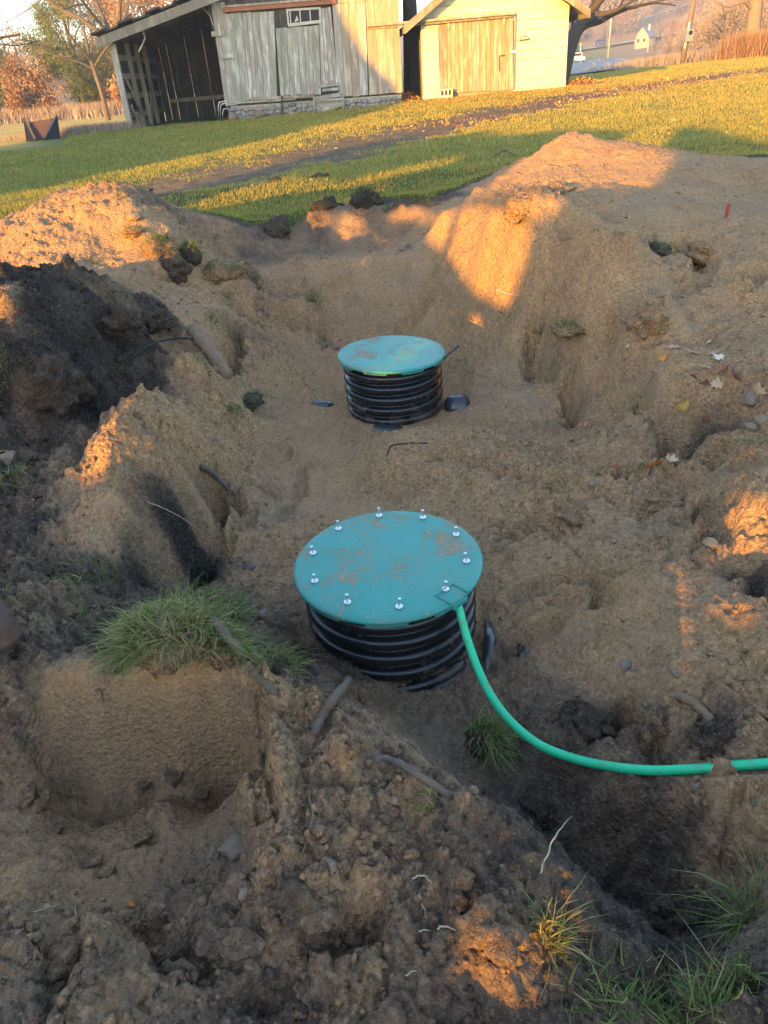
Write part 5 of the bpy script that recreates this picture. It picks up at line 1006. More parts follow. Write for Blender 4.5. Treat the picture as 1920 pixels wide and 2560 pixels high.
for k in range(nroof):   # roof planks run back, their ends show above the fascia
    f0 = k / nroof; x = rx0 - .06 + (rx1 - rx0 + .3) * f0; x2 = rx0 - .06 + (rx1 - rx0 + .3) * (k + .97) / nroof; y0 = BY - .52 - (.12 if k % 2 == 0 else .0); dz = .19 + (.045 if k % 2 == 0 else 0)
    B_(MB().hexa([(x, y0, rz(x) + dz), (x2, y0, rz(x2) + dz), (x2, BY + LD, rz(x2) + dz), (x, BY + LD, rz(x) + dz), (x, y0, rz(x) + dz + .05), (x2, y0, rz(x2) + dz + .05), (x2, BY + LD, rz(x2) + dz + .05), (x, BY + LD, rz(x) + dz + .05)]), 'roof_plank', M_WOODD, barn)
for k in range(5):
    y = BY + .3 + k * 1.1; B_(MB().bar((rx0 + .3, y, rz(rx0 + .3) - .02), (rx1 + .2, y, rz(rx1 + .2) - .02), .07, .2), 'rafter', M_WOODD, barn)
xs_ = P0[0]; zt_ = lambda y: rz(P1[0]) - .05
rng = random.Random(8)
yb = BY + .1
while yb < BY + LD:       # left side boards, with gaps of daylight
    w = rng.uniform(.16, .26); g = rng.uniform(.0, .012); x0 = xs_ - .02; x1 = P1[0] - .02
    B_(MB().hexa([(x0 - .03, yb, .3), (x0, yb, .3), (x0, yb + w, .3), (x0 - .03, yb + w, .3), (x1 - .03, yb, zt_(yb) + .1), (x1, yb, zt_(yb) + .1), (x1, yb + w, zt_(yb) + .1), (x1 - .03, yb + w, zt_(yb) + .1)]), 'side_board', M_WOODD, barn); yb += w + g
xb = xs_ + .02
while xb < xl + .2:        # back boards
    w = rng.uniform(.18, .28); g = random.choice((.0, .0, .004, .02))
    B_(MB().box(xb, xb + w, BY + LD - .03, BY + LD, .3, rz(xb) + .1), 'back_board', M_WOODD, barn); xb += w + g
for (y, ) in ((BY + 1.1,), (BY + 2.3,), (BY + 3.4,)): B_(MB().hexa([(xs_ + .02, y, .35), (xs_ + .16, y, .35), (xs_ + .16, y + .12, .35), (xs_ + .02, y + .12, .35), (P1[0] + .02, y, zt_(y)), (P1[0] + .16, y, zt_(y)), (P1[0] + .16, y + .12, zt_(y)), (P1[0] + .02, y + .12, zt_(y))]), 'stud', M_WOODB, barn)
for zz in (.95, 1.5, 2.05, 2.55):
    f = (zz - P0[1]) / (P1[1] - P0[1]); xx = P0[0] + (P1[0] - P0[0]) * f; B_(MB().box(xx + .0, xx + .045, BY, BY + LD, zz - .08, zz + .08), 'girt', M_WOODB, barn)
for (ya, za, yb_, zb_) in ((BY + .1, 2.0, BY + 1.6, .5), (BY + 2.3, .5, BY + 3.4, 2.0), (BY + .05, 1.2, BY + .8, .4)): 
    fa = (za - P0[1]) / (P1[1] - P0[1]); fb = (zb_ - P0[1]) / (P1[1] - P0[1]); B_(MB().bar((P0[0] + (P1[0] - P0[0]) * fa + .12, ya, za), (P0[0] + (P1[0] - P0[0]) * fb + .14, yb_, zb_), .05, .13), 'brace', M_WOODB, barn)
B_(MB().box(xs_ + .3, xl, BY + LD - .09, BY + LD - .04, 1.15, 1.28), 'girt', M_WOODB, barn)
m = MB(); c0 = bp(*z1(925, 195), BY - .3); c1 = bp(*z1(900, 335), BY - .3); m.tube([(c0[0], BY - .3, c0[1]), (c0[0] + .02, BY - .3, (c0[1] * .6 + c1[1] * .4)), (c1[0], BY - .3, c1[1])], .025, 7); B_(m, 'hanging_strap', M_WOODB, barn)
m = MB(); c0 = bp(*z1(1310, 45), BY - .2); c1 = bp(*z1(1380, 165), BY - .2); m.tube([(c0[0], BY - .2, c0[1]), ((c0[0] + c1[0]) / 2 + .08, BY - .2, (c0[1] + c1[1]) / 2), (c1[0], BY - .2, c1[1])], .008, 6); B_(m, 'hanging_wire', M_FRAME, barn)
B_(MB().box(xs_ + .1, xl, BY + .1, BY + LD, .42, .47), 'floor_litter', M_DARKIN, barn)
# bent pipe rack at the barn corner
m = MB()
for k, (xa, ya, xb_, yb_) in enumerate(((1412, 750, 1462, 655), (1425, 752, 1470, 668), (1440, 752, 1478, 700))):
    a = bp(*z1(xa, ya + 5), BY - .35 + k * .05); b = bp(*z1(xa + 3, yb_ + 8), BY - .35 + k * .05); c_ = bp(*z1(xb_, yb_), BY - .35 + k * .05); y = BY - .35 + k * .05; m.tube([(a[0], y, a[1] - .1), (b[0] - .02, y, b[1] - .1), (b[0] + .03, y, b[1]), (c_[0], y, c_[1]), (c_[0], y, c_[1] - .15)], .014, 7)
tag(m.build('pipe_rack', M_STEEL, None, True), 'bent steel tube rack at the barn corner by the lean-to', 'tube rack')
# --- garage
GYF = 27.06
gp = lambda x, y: bp(*z3(x, y), GYF)
gl, glz = gp(195, 800); grx, grz = gp(1372, 738); glt = gp(165, 165); grt = gp(1405, 28)
gz0 = min(glz, grz) - .15; eave = (glt[1] + grt[1]) / 2; gxl = (gl + glt[0]) / 2; gxr = (grx + grt[0]) / 2
garage = empty('garage', ((gxl + gxr) / 2, GYF, .6)); tag(garage, 'cream painted block garage with a plank sliding door on a long rail', 'garage')
gm = (gxl + gxr) / 2; ridge = eave + (gxr - gxl) / 2 * .60
B_(MB().prism([(gxl + .02, gz0), (gxr - .02, gz0), (gxr - .02, eave), (gm, ridge), (gxl + .02, eave)], GYF + .03, GYF + 6.5), 'wall', M_MORTAR, garage)
# blocks: courses with recessed joints, each block its own piece
bh = .268; bw = .80; nrow = int((ridge - gz0) / bh) + 1; dl = gp(325, 500)[0]; dr = gp(945, 500)[0]; dtop = gp(600, 140)[1]
for i in range(nrow):
    za = gz0 + i * bh; zb = za + bh - .012; 
    if zb > ridge - .05: break
    xx = gxl - (bw / 2 if i % 2 else 0)
    while xx < gxr:
        def clip(x, z):
            if z > eave: lim = (z - eave) / .60; return min(max(x, gxl + lim), gxr - lim)
            return min(max(x, gxl), gxr)
        x0, x1 = xx + .005, xx + bw - .007; A0, A1, Cc1, Cc0 = clip(x0, za), clip(x1, za), clip(x1, zb), clip(x0, zb)
        if zb < dtop:     # the doorway
            if A0 < dl < A1 and A1 < dr + bw: A1 = Cc1 = dl
            elif A0 >= dl - .01 and A1 <= dr + .01: xx += bw; continue
            if A0 < dr < A1: A0 = Cc0 = dr
            if A0 >= dl and A1 <= dr: xx += bw; continue
        if A1 - A0 > .03 or Cc1 - Cc0 > .03:
            y = GYF + .02; th = .022 + random.uniform(-.002, .002)
            B_(MB().hexa([(A0, y - th, za), (max(A1, A0 + .001), y - th, za), (max(A1, A0 + .001), y + .02, za), (A0, y + .02, za), (Cc0, y - th, zb), (max(Cc1, Cc0 + .001), y - th, zb), (max(Cc1, Cc0 + .001), y + .02, zb), (Cc0, y + .02, zb)]), 'block', M_BLOCK, garage, .003)
        xx += bw
B_(MB().hexa([(gxr - .01, GYF + .06, gz0), (gxr + .02, GYF + .06, gz0), (gxr + .02, GYF + 6.5, gz0), (gxr - .01, GYF + 6.5, gz0), (gxr - .01, GYF + .06, eave), (gxr + .02, GYF + .06, eave), (gxr + .02, GYF + 6.5, eave), (gxr - .01, GYF + 6.5, eave)]), 'side_wall', M_BLOCK, garage)
for sx in (-1, 1):     # roof slopes with rake boards
    xe = gm + sx * ((gxr - gxl) / 2 + .55); ze = eave - .55 * .60; zr_ = ridge + .08
    B_(MB().hexa([(xe, GYF - .45, ze + .08), (gm, GYF - .45, zr_ + .08), (gm, GYF + 6.9, zr_ + .08), (xe, GYF + 6.9, ze + .08), (xe, GYF - .45, ze + .16), (gm, GYF - .45, zr_ + .16), (gm, GYF + 6.9, zr_ + .16), (xe, GYF + 6.9, ze + .16)]), 'roof', M_ROOFB, garage)
    B_(MB().hexa([(xe, GYF - .49, ze - .08), (gm, GYF - .49, zr_ - .08), (gm, GYF - .45, zr_ - .08), (xe, GYF - .45, ze - .08), (xe, GYF - .49, ze + .10), (gm, GYF - .49, zr_ + .10), (gm, GYF - .45, zr_ + .10), (xe, GYF - .45, ze + .10)]), 'rake_board', M_ROOFB, garage, .004)
    B_(MB().bar((xe, GYF - .3, ze + .02), (xe, GYF + 6.7, ze + .02), .06, .14), 'eave_board', M_ROOFB, garage)
board_run(garage, z3(332, 775), z3(940, 745), z3(325, 190), z3(938, 140), 19, GYF - .02, [M_GDOOR, M_GDOOR, M_GDOOR, M_WOODB], .012, .03, .004, .2, 21, 'door_board')
def gstrip(pa, pb, hpx, mat, name, y=GYF - .08, th=.05):
    (xa, za), (xb, zb) = bp(*pa, y), bp(*pb, y); h = hpx * .3014 * GYF / 2366; return B_(MB().hexa([(xa, y - th, za - h / 2), (xb, y - th, zb - h / 2), (xb, y, zb - h / 2), (xa, y, za - h / 2), (xa, y - th, za + h / 2), (xb, y - th, zb + h / 2), (xb, y, zb + h / 2), (xa, y, za + h / 2)]), name, mat, garage, .005)
_rl = z2(1080, 168); gstrip(_rl, z3(942, 112), 18, M_WOODB, 'door_rail', GYF - .17, .09); _rl2 = z2(1080, 186); gstrip(_rl2, z3(930, 132), 20, M_ROOFB, 'rail_board', GYF - .135, .03)
for (x, y) in ((400, 205), (860, 165)): a = gp(x, y); B_(MB().prism([(a[0] - .05, a[1] + .09), (a[0], a[1] - .14), (a[0] + .05, a[1] + .09)], GYF - .085, GYF - .055), 'door_hanger', M_FRAME, garage)
a = gp(957, 105); b = gp(943, 740); B_(MB().bar((a[0], GYF - .06, a[1]), (b[0], GYF - .06, b[1]), .035, .03, (0, 1, 0)), 'conduit', plain('conduit_grey', (.18, .20, .22), .5, .4), garage)
a = gp(925, 432); B_(MB().box(a[0] - .05, a[0] + .14, GYF - .1, GYF - .05, a[1] - .03, a[1] + .03), 'hasp', M_STEEL, garage)
a = gp(824, 465); b = gp(822, 595); B_(MB().bar((a[0], GYF - .065, a[1]), (b[0], GYF - .065, b[1]), .025, .02, (0, 1, 0)), 'door_bolt', M_WOODD, garage); B_(MB().box(a[0], a[0] + .2, GYF - .075, GYF - .05, a[1] - .015, a[1] + .02), 'door_bolt', M_WOODD, garage)
# rake head hung on the wall
m = MB(); a = gp(1030, 332); s = .0035; m.bar((a[0] - 46 * s, GYF - .04, a[1]), (a[0] + 46 * s, GYF - .04, a[1] + .03), .015, .02, (0, 1, 0))
for k in range(12): x = a[0] + (-46 + k * 8.3) * s; m.bar((x, GYF - .04, a[1] + k * .0027), (x, GYF - .09, a[1] - .045 + k * .0027), .008, .008, (0, 1, 0))
m.tube([(a[0] - 40 * s, GYF - .04, a[1]), (a[0] - 30 * s, GYF - .045, a[1] + .07), (a[0], GYF - .045, a[1] + .10), (a[0] + 30 * s, GYF - .045, a[1] + .09), (a[0] + 42 * s, GYF - .04, a[1] + .03)], .008, 6); m.tube([(a[0], GYF - .045, a[1] + .09), (a[0], GYF - .05, a[1] + .15)], .012, 6)
tag(m.build('rake_head', plain('old_iron', (.07, .06, .05), .7, .3)), 'old iron garden rake head hung on the garage wall', 'rake')
# hollow concrete block at the door foot
m = MB(); a = gp(375, 800); W = .42; H = .22; y = GYF - .32
m.box(a[0] - W / 2, a[0] + W / 2, y, y + .19, a[1] + H - .04, a[1] + H); m.box(a[0] - W / 2, a[0] + W / 2, y, y + .19, a[1] - .06, a[1] + .04)
for k in range(4): xx = a[0] - W / 2 + k * (W - .05) / 3; m.box(xx, xx + .05, y, y + .19, a[1] + .039, a[1] + H - .039)
tag(m.build('hollow_block', M_CONC, None, bevel=.004), 'hollow concrete block at the foot of the garage door', 'block')
B_(MB().box(gxl - .02, dl, GYF - .06, GYF + .02, gz0 - .1, gz0 + .30), 'footing', M_CONC, garage)
# ================================================================== lawn grass, fallen leaves on the lawn
t = NT('lawn_blade'); hu = t.attr('hue')
c = t.ramp(hu, [(0, (.095, .115, .024)), (.40, (.20, .215, .044)), (.62, (.35, .31, .060)), (.85, (.50, .37, .085)), (1, (.40, .20, .06))])
t.fin(c, .6, spec=.2); _tr = t.n('ShaderNodeBsdfTranslucent'); t.l(c, _tr.inputs[0]); _mx = t.n('ShaderNodeMixShader'); _mx.inputs[0].default_value = .4
t.l(t.b.outputs[0], _mx.inputs[1]); t.l(_tr.outputs[0], _mx.inputs[2]); t.l(_mx.outputs[0], t.out.inputs[0]); M_LAWNB = t.m
def ground_z(x, y):   # height of whichever sheet is on top
    z = z_far(x, y) + .02 * fbm(x, y, .35, 2, .5, 80) * (y > 11) - .04 * track_mask(x, y)
    near = (y < 10.45) & (np.abs(x) < half_w(np.maximum(y, 0)) * .995)
    if near.any(): z[near] = z_soil(x[near], y[near])
    return z
def lawn_grass(n, seed):
    rng = np.random.default_rng(seed)
    y = 6.2 + 44 * rng.random(n) ** 2.1; lo = -.62 * y - 1; hi = .60 * y + 1; x = lo + (hi - lo) * rng.random(n)
    sd = poly_sd(SOIL_POLY, x + .10 * perlin(x * 3, y * 3, 71) + .04 * perlin(x * 11, y * 11, 72), y + .10 * perlin(x * 3, y * 3, 73) + .04 * perlin(x * 11, y * 11, 74))
    tr = track_mask(x, y)
    keep = (sd > .02) & (rng.random(n) > tr * 1.02 - .04) & ~((y > 26.9) & (x < 7.3) & (x > -7.4)) & ~((x < -9.0 - .3 * (y - 26)) & (y > 21))
    keep &= ~((y > 34) & (x < 8)); x, y, tr = x[keep], y[keep], tr[keep]; n = len(x)
    z = ground_z(x, y) - .004
    k = np.maximum(y, 6) / 8; a = rng.uniform(0, 2 * PI, n); W = .0075 * k ** .9 * rng.uniform(.7, 1.3, n); L = .040 * k ** .25 * rng.uniform(.5, 1.25, n) * (1 + .5 * perlin(x * 1.5, y * 1.5, 91)); L *= 1 - .45 * tr
    side = np.stack([np.cos(a), np.sin(a), 0 * a], 1); P = np.stack([x, y, z], 1); tip = P + np.stack([rng.normal(0, .38, n) * L, rng.normal(0, .38, n) * L, L], 1)
    V = np.stack([P - side * W[:, None] / 2, P + side * W[:, None] / 2, tip], 1).reshape(-1, 3); F = np.arange(3 * n).reshape(-1, 3)
    patch = .5 + .5 * perlin(x * .45, y * .45, 92) + .35 * perlin(x * 2.1, y * 2.1, 93)
    h = np.clip(rng.normal(.47, .19, n) + .18 * np.clip((x + .3 * y) / 6, 0, 1) + .24 * (patch - .5) + .35 * tr, 0, .93); h = np.where(rng.random(n) < .012, 1.0, h)  # hue shifted golden towards the right, sunlit look put into the blade colour
    return tag(mesh_np('lawn_grass', V, F, M_LAWNB, None, attrs={'hue': np.repeat(h, 3)}), 'short mown grass covering the lawn', 'grass', kind='stuff')
lawn_grass(620000, 3)
t = NT('leaf_litter'); r = t.attr('hue'); c = t.ramp(r, [(0, (.16, .07, .03)), (.35, (.34, .13, .035)), (.6, (.46, .24, .06)), (.85, (.50, .33, .13)), (1, (.40, .28, .17))]); M_LITTER = t.fin(c, .8)
def leaf_litter(spots, label, seed, name='leaf_litter'):
    rng = np.random.default_rng(seed); X = []; Y = []; Z = []; S = []
    for (cx, cy, rx, ry, n, pile, sz) in spots:
        a = rng.normal(0, .5, n); b = rng.normal(0, .5, n); x = cx + a * rx; y = cy + b * ry; X.append(x); Y.append(y); Z.append(ground_z(x, y) + .02 + pile * np.exp(-(a * a + b * b) * 2) * rng.random(n)); S.append(np.full(n, sz))
    x, y, z, s = map(np.concatenate, (X, Y, Z, S)); n = len(x); P = np.stack([x, y, z], 1); u = rng.normal(0, 1, (n, 3)); u[:, 2] *= .5; u /= np.linalg.norm(u, axis=1, keepdims=True); w = np.cross(u, rng.normal(0, 1, (n, 3)) + [0, 0, 2]); w /= np.linalg.norm(w, axis=1, keepdims=True); k = (s * rng.uniform(.5, 1.1, n))[:, None]
    V = np.stack([P - u * k, P - w * k * .6, P + u * k, P + w * k * .6], 1).reshape(-1, 3)
    return tag(mesh_np(name, V, np.arange(4 * n).reshape(-1, 4), M_LITTER, None, attrs={'hue': np.repeat(rng.random(n), 4)}), label, 'leaves', kind='stuff')
leaf_litter([(7.9,27.6,.9,.5,900,.22,.05),(7.2,27.2,.8,.2,120,.03,.05)], 'drift of rusty leaves heaped at the garage corner', 1)
leaf_litter([(2.05,28.0,.5,1.0,900,.25,.05)], 'brown leaves heaped in the passage between barn and garage', 2)
leaf_litter([(TRACK[i][0], TRACK[i][1], 2.2, 1.2, 260, .0, .04) for i in range(4, 9)] + [(6, 26.6, 5, .6, 500, 0, .035), (10, 22, 6, 4, 1200, .0, .035), (16, 28, 8, 4, 1000, 0, .045), (5, 24.5, 5, 2.4, 1600, 0, .03), (9, 25, 6, 2.5, 1200, 0, .035)], 'rusty leaves strewn along the dirt track and lawn', 3)
leaf_litter([(2, 13, 7, 4, 130, 0, .035), (-1, 10, 5, 2, 40, 0, .03), (5, 11.5, 4, 2, 60, 0, .035)], 'single fallen leaves dotted over the near lawn', 4)
# ================================================================== land beyond: road, field edge, trees, poles, vehicles
def gzf(x, y): return float(z_far(np.array([float(x)]), np.array([float(y)]))[0])
M_ROAD = plain('asphalt', (.12, .13, .15), .8, 0, .15, .4); M_LINE = plain('road_line', (.62, .62, .60), .8, 0, .1, 3); M_ROADY = plain('road_line_yellow', (.60, .42, .06), .8, 0, .1, 3)
def ribbon(name, pts, w, lift, mat, off=0.0):
    P = catmull([Vector((x, y, 0)) for x, y in pts], 10); V = []; n = len(P)
    for i, p in enumerate(P):
        d = (P[min(i + 1, n - 1)] - P[max(i - 1, 0)]).normalized(); s = Vector((d.y, -d.x, 0)); c = p + s * off; zc = gzf(c.x, c.y)
        for k in (-.5, 0, .5): q = c + s * w * k; V.append((q.x, q.y, max(zc, gzf(q.x, q.y)) + lift))
    F = []
    for i in range(n - 1):
        for k in range(2): a = i * 3 + k; F.append((a, a + 1, a + 4, a + 3))
    return mesh_np(name, V, F, mat)
ROADP = [(2,40),(9,52),(17.5,66),(26,88),(36,120),(47,165),(58,215),(64,262),(66,300)]
tag(ribbon('road', ROADP, 9.5, .12, M_ROAD), 'grey asphalt road passing beyond the garage', kind='structure')
tag(ribbon('road_marking', ROADP, .16, .135, M_ROADY), 'yellow centre line of the road', kind='structure'); tag(ribbon('road_marking', ROADP, .14, .135, M_LINE, 4.3), 'white edge line of the road', kind='structure')
SIDE = [(-10,258),(30,261),(62,262),(95,250),(140,232)]
tag(ribbon('side_road', SIDE, 7, .25, plain('side_road_gravel', (.30, .25, .19), .9, 0, .2, .5)), 'pale side road crossing on the far slope', kind='structure')

# ------------------------------------------------------------------ tree builders
def twig_cards(P, n_dir, size, rng, aspect=.25):
    n = len(P); a = n_dir + rng.normal(0, .55, (n, 3)); a /= np.linalg.norm(a, axis=1, keepdims=True); b = np.cross(a, rng.normal(0, 1, (n, 3))); b /= np.linalg.norm(b, axis=1, keepdims=True); k = size[:, None]
    return np.stack([P - a * k, P - b * k * aspect, P + a * k, P + b * k * aspect], 1).reshape(-1, 3), np.arange(4 * n).reshape(-1, 4)
def leaf_mat2(name, stops, trans=.3):
    t = NT(name); c = t.ramp(t.attr('hue'), stops); t.fin(c, .8, spec=.1); tr = t.n('ShaderNodeBsdfTranslucent'); t.l(c, tr.inputs[0]); mx = t.n('ShaderNodeMixShader'); mx.inputs[0].default_value = trans
    t.l(t.b.outputs[0], mx.inputs[1]); t.l(tr.outputs[0], mx.inputs[2]); t.l(mx.outputs[0], t.out.inputs[0]); return t.m
M_OAK = leaf_mat2('oak_leaf', [(0, (.17, .085, .04)), (.5, (.33, .18, .085)), (1, (.46, .29, .15))]); M_TWIG = leaf_mat2('bare_twigs', [(0, (.15, .11, .08)), (.5, (.28, .21, .15)), (1, (.42, .33, .24))], .1)
M_PINE = leaf_mat2('pine_needle', [(0, (.05, .075, .022)), (.5, (.13, .16, .045)), (1, (.25, .25, .08))]); M_TRUNK = plain('tree_bark', (.12, .092, .07), .9, 0, .4, 5); M_TRUNKD = plain('dark_bark', (.055, .045, .036), .9, 0, .5, 6)
def grow(m, p, d, L, r, lev, rng, tips, up=.10, n=5, spread=.75, kids=(2, 4), minr=.006):
    seg = 4; pts = [p]; rad = [r]; q = p.copy(); dd = d.copy()
    for i in range(seg):
        dd = (dd + Vector((rng.gauss(0, .16), rng.gauss(0, .16), rng.gauss(0, .12) + up * .3))).normalized(); q = q + dd * L / seg; pts.append(q.copy()); rad.append(max(minr * .6, r * (1 - .45 * (i + 1) / seg)))
    m.tube(pts, rad, n if r > .03 else 4, False)
    if lev == 0 or r < minr: tips.append((q.copy(), dd.copy())); return
    for k in range(rng.randint(*kids)):
        i = rng.randint(2, seg); a = Vector((rng.gauss(0, 1), rng.gauss(0, 1), rng.gauss(.15, .7))).normalized(); nd = (dd * (1 - spread * .55) + a * spread * .75 + Vector((0, 0, up))).normalized()
        grow(m, pts[i], nd, L * rng.uniform(.55, .82), rad[i] * rng.uniform(.5, .72), lev - 1, rng, tips, up, n, spread, kids, minr)
def bare_tree(name, loc, H, r, seed, label, lev=4, mat=None, lean=(0, 0), group=None, spread=.8, up=.12, twigs=True, cat='tree', kids=(2, 4)):
    rng = random.Random(seed); root = empty(name, loc); tag(root, label, cat, group); tips = []
    mt_ = MB(); trunkL = H * .34; top = Vector((lean[0], lean[1], trunkL)); mt_.tube([(0, 0, -.2), tuple(top * .5 + Vector((.03, .02, 0))), tuple(top)], [r, r * .85, r * .72], 9); mt_.build('trunk', mat or M_TRUNK, root, True)
    mb = MB()
    for k in range(4): a = 2 * PI * k / 4 + rng.uniform(-.5, .5); grow(mb, top * rng.uniform(.8, 1), Vector((math.cos(a) * spread, math.sin(a) * spread, rng.uniform(.4, 1.1))).normalized(), H * .32, r * .5, lev - 1, rng, tips, up, 5, spread, kids)
    grow(mb, top, Vector((lean[0] * .2, lean[1] * .2, 1)).normalized(), H * .36, r * .6, lev - 1, rng, tips, up, 5, spread, kids)
    br = mb.build('branches', mat or M_TRUNK, root, True); return root, tips
def cloud_tree(name, H, W, seed, mat, n, size, label, cat, shape='round', trunk=True, cen=.58, aspect=.55):
    """tree whose crown is many small cards gathered in clumps"""
    rng = np.random.default_rng(seed); root = empty(name); tag(root, label, cat); nc = 46
    if shape == 'cone': h = rng.random(nc) ** .85; rr = (1 - h) * .9 + .12; a = rng.uniform(0, 2 * PI, nc); rad = rr * np.sqrt(rng.random(nc)); C = np.stack([rad * np.cos(a) * W / 2, rad * np.sin(a) * W / 2, H * (.10 + .86 * h)], 1); cr = W * (.10 + .10 * (1 - h))
    else:
        u = rng.normal(0, 1, (nc, 3)); u /= np.linalg.norm(u, axis=1, keepdims=True); u *= (.35 + .65 * rng.random(nc) ** .5)[:, None]; C = np.stack([u[:, 0] * W * .42, u[:, 1] * W * .42, H * cen + u[:, 2] * H * (1 - cen) * .86], 1); cr = np.full(nc, W * .15) * rng.uniform(.7, 1.3, nc)
    i = rng.integers(0, nc, n); o = rng.normal(0, .5, (n, 3)); P = C[i] + o * cr[i][:, None]; P[:, 2] = np.maximum(P[:, 2], .1)
    V, F = twig_cards(P, o * .3 + [0, 0, .4], size * rng.uniform(.5, 1.2, n), rng, aspect); hue = np.clip(rng.normal(.5, .2, n) + (rng.random(nc)[i] - .5) * .6, 0, 1)
    mesh_np('crown', V, F, mat, root, attrs={'hue': np.repeat(hue, 4)})
    if trunk:
        m = MB(); m.tube([(0, 0, -.3), (.03 * W, 0, H * .35), (0, .02 * W, H * .7)], [W * .035, W * .028, W * .010], 7)
        for k in range(10):
            c = Vector(C[k]); b = Vector((0, 0, min(c.z * .6, H * .5))); m.tube([b, (b + c) / 2 + Vector((0, 0, .04 * H)), c], [W * .014, W * .010, W * .004], 5, False)
        m.build('trunk', M_TRUNK, root, True)
    return root
def put(o, px, py, d, sc=1.0, rz=0.0, label=None, group=None, sink=.0):
    q = at_y(px, py, d); o.location = (q[0], q[1], gzf(q[0], q[1]) - sink); o.scale = (sc, sc, sc); o.rotation_euler = (0, 0, rz)
    if label: o['label'] = label
    if group: o['group'] = group
    return o
# left background: big pine, oaks, orange scrub
put(cloud_tree('pine_tree', 9.5, 6.2, 1, M_PINE, 20000, .17, 'broad yellow green evergreen beyond the field', 'tree', 'round', True, .50, .16), 205, 240, 62)
put(cloud_tree('pine_tree', 7.0, 4.5, 2, M_PINE, 11000, .17, 'darker evergreen at the left end of the field edge', 'tree', 'round', True, .50, .16), -15, 240, 66)
put(cloud_tree('oak_tree', 11, 7.5, 3, M_OAK, 11000, .14, 'russet leaved oak behind the lean-to', 'tree', 'round', True, .52), 400, 225, 72)
put(cloud_tree('oak_tree', 10, 6.5, 4, M_OAK, 9000, .14, 'pale orange oak between the evergreen and the lean-to', 'tree', 'round', True, .5), 305, 230, 80)
put(cloud_tree('oak_tree', 4.6, 4.0, 5, M_OAK, 5000, .12, 'small orange oak at the foot of the evergreen', 'tree', 'round', True, .45), 75, 245, 60)
put(cloud_tree('oak_tree', 12, 9, 6, M_OAK, 9000, .16, 'tall orange oak behind the barn gap', 'tree', 'round', True, .5), 520, 215, 85)
put(cloud_tree('oak_tree', 3.2, 3.4, 7, M_OAK, 2200, .15, 'low russet scrub oak by the field edge', 'tree', 'round', True, .42), 250, 245, 64)
put(cloud_tree('oak_tree', 3.0, 3.0, 8, M_OAK, 2200, .15, 'low orange scrub oak near the lean-to', 'tree', 'round', True, .42), 330, 240, 58)
def tall_grass(pts, n, h, wdt, mat, label, seed, spreadx, spready):
    rng = np.random.default_rng(seed); i = rng.integers(0, len(pts) - 1, n); f = rng.random(n); A = np.array(pts, float); P = A[i] * (1 - f[:, None]) + A[i + 1] * f[:, None]; x = P[:, 0] + rng.normal(0, spreadx, n); y = P[:, 1] + rng.normal(0, spready, n); z = z_far(x, y) - .05
    L = h * rng.uniform(.4, 1.1, n); a = rng.uniform(0, PI, n); s = np.stack([np.cos(a), np.sin(a), 0 * a], 1) * wdt / 2; B = np.stack([x, y, z], 1); T = B + np.stack([rng.normal(0, .22, n) * L, rng.normal(0, .22, n) * L, L], 1)
    V = np.stack([B - s, B + s, T], 1).reshape(-1, 3); return tag(mesh_np('tall_grass', V, np.arange(3 * n).reshape(-1, 3), mat, None, attrs={'hue': np.repeat(rng.random(n), 3)}), label, 'grass', kind='stuff')
_w = lambda px, d: at_y(px, 200, d)[:2]
tall_grass([_w(-60, 62), _w(120, 60), _w(320, 58)], 9000, .95, .08, M_TWIG, 'strip of rusty tall grass along the field edge', 1, 1.0, 2.2)
tall_grass([_w(130, 27.5), _w(200, 27), _w(300, 26.5)], 5000, .34, .022, M_TWIG, 'dry grass strip between the field and the lean-to', 2, .2, .35)
tall_grass([_w(-40, 28), _w(60, 27.5), _w(130, 27.5)], 1600, .22, .02, M_TWIG, 'thin dry grass beside the dark trough', 3, .3, .4)
# bare trees on the left
put(bare_tree('bare_tree', (0, 0, 0), 9.5, .17, 21, 'bare many branched tree behind the lean-to', 5, M_TRUNK, (-.3, 0), None, 1.0, .02)[0], 335, 260, 36)
put(bare_tree('bare_tree', (0, 0, 0), 7.5, .13, 24, 'bare tree with branches reaching over the field', 5, M_TRUNKD, (.9, 0), None, 1.15, -.02)[0], -130, 270, 30)
put(bare_tree('bare_tree', (0, 0, 0), 8.0, .12, 29, 'slender bare tree between the evergreen and the lean-to', 5, M_TRUNK, (-.2, 0), None, .9, .05)[0], 262, 255, 44)
put(bare_tree('bare_shrub', (0, 0, 0), 1.35, .022, 31, 'small bare seed headed bush beside the dark trough', 4, M_TRUNK, (0, 0), None, .9, .1, cat='bush')[0], 133, 318, 27.6)
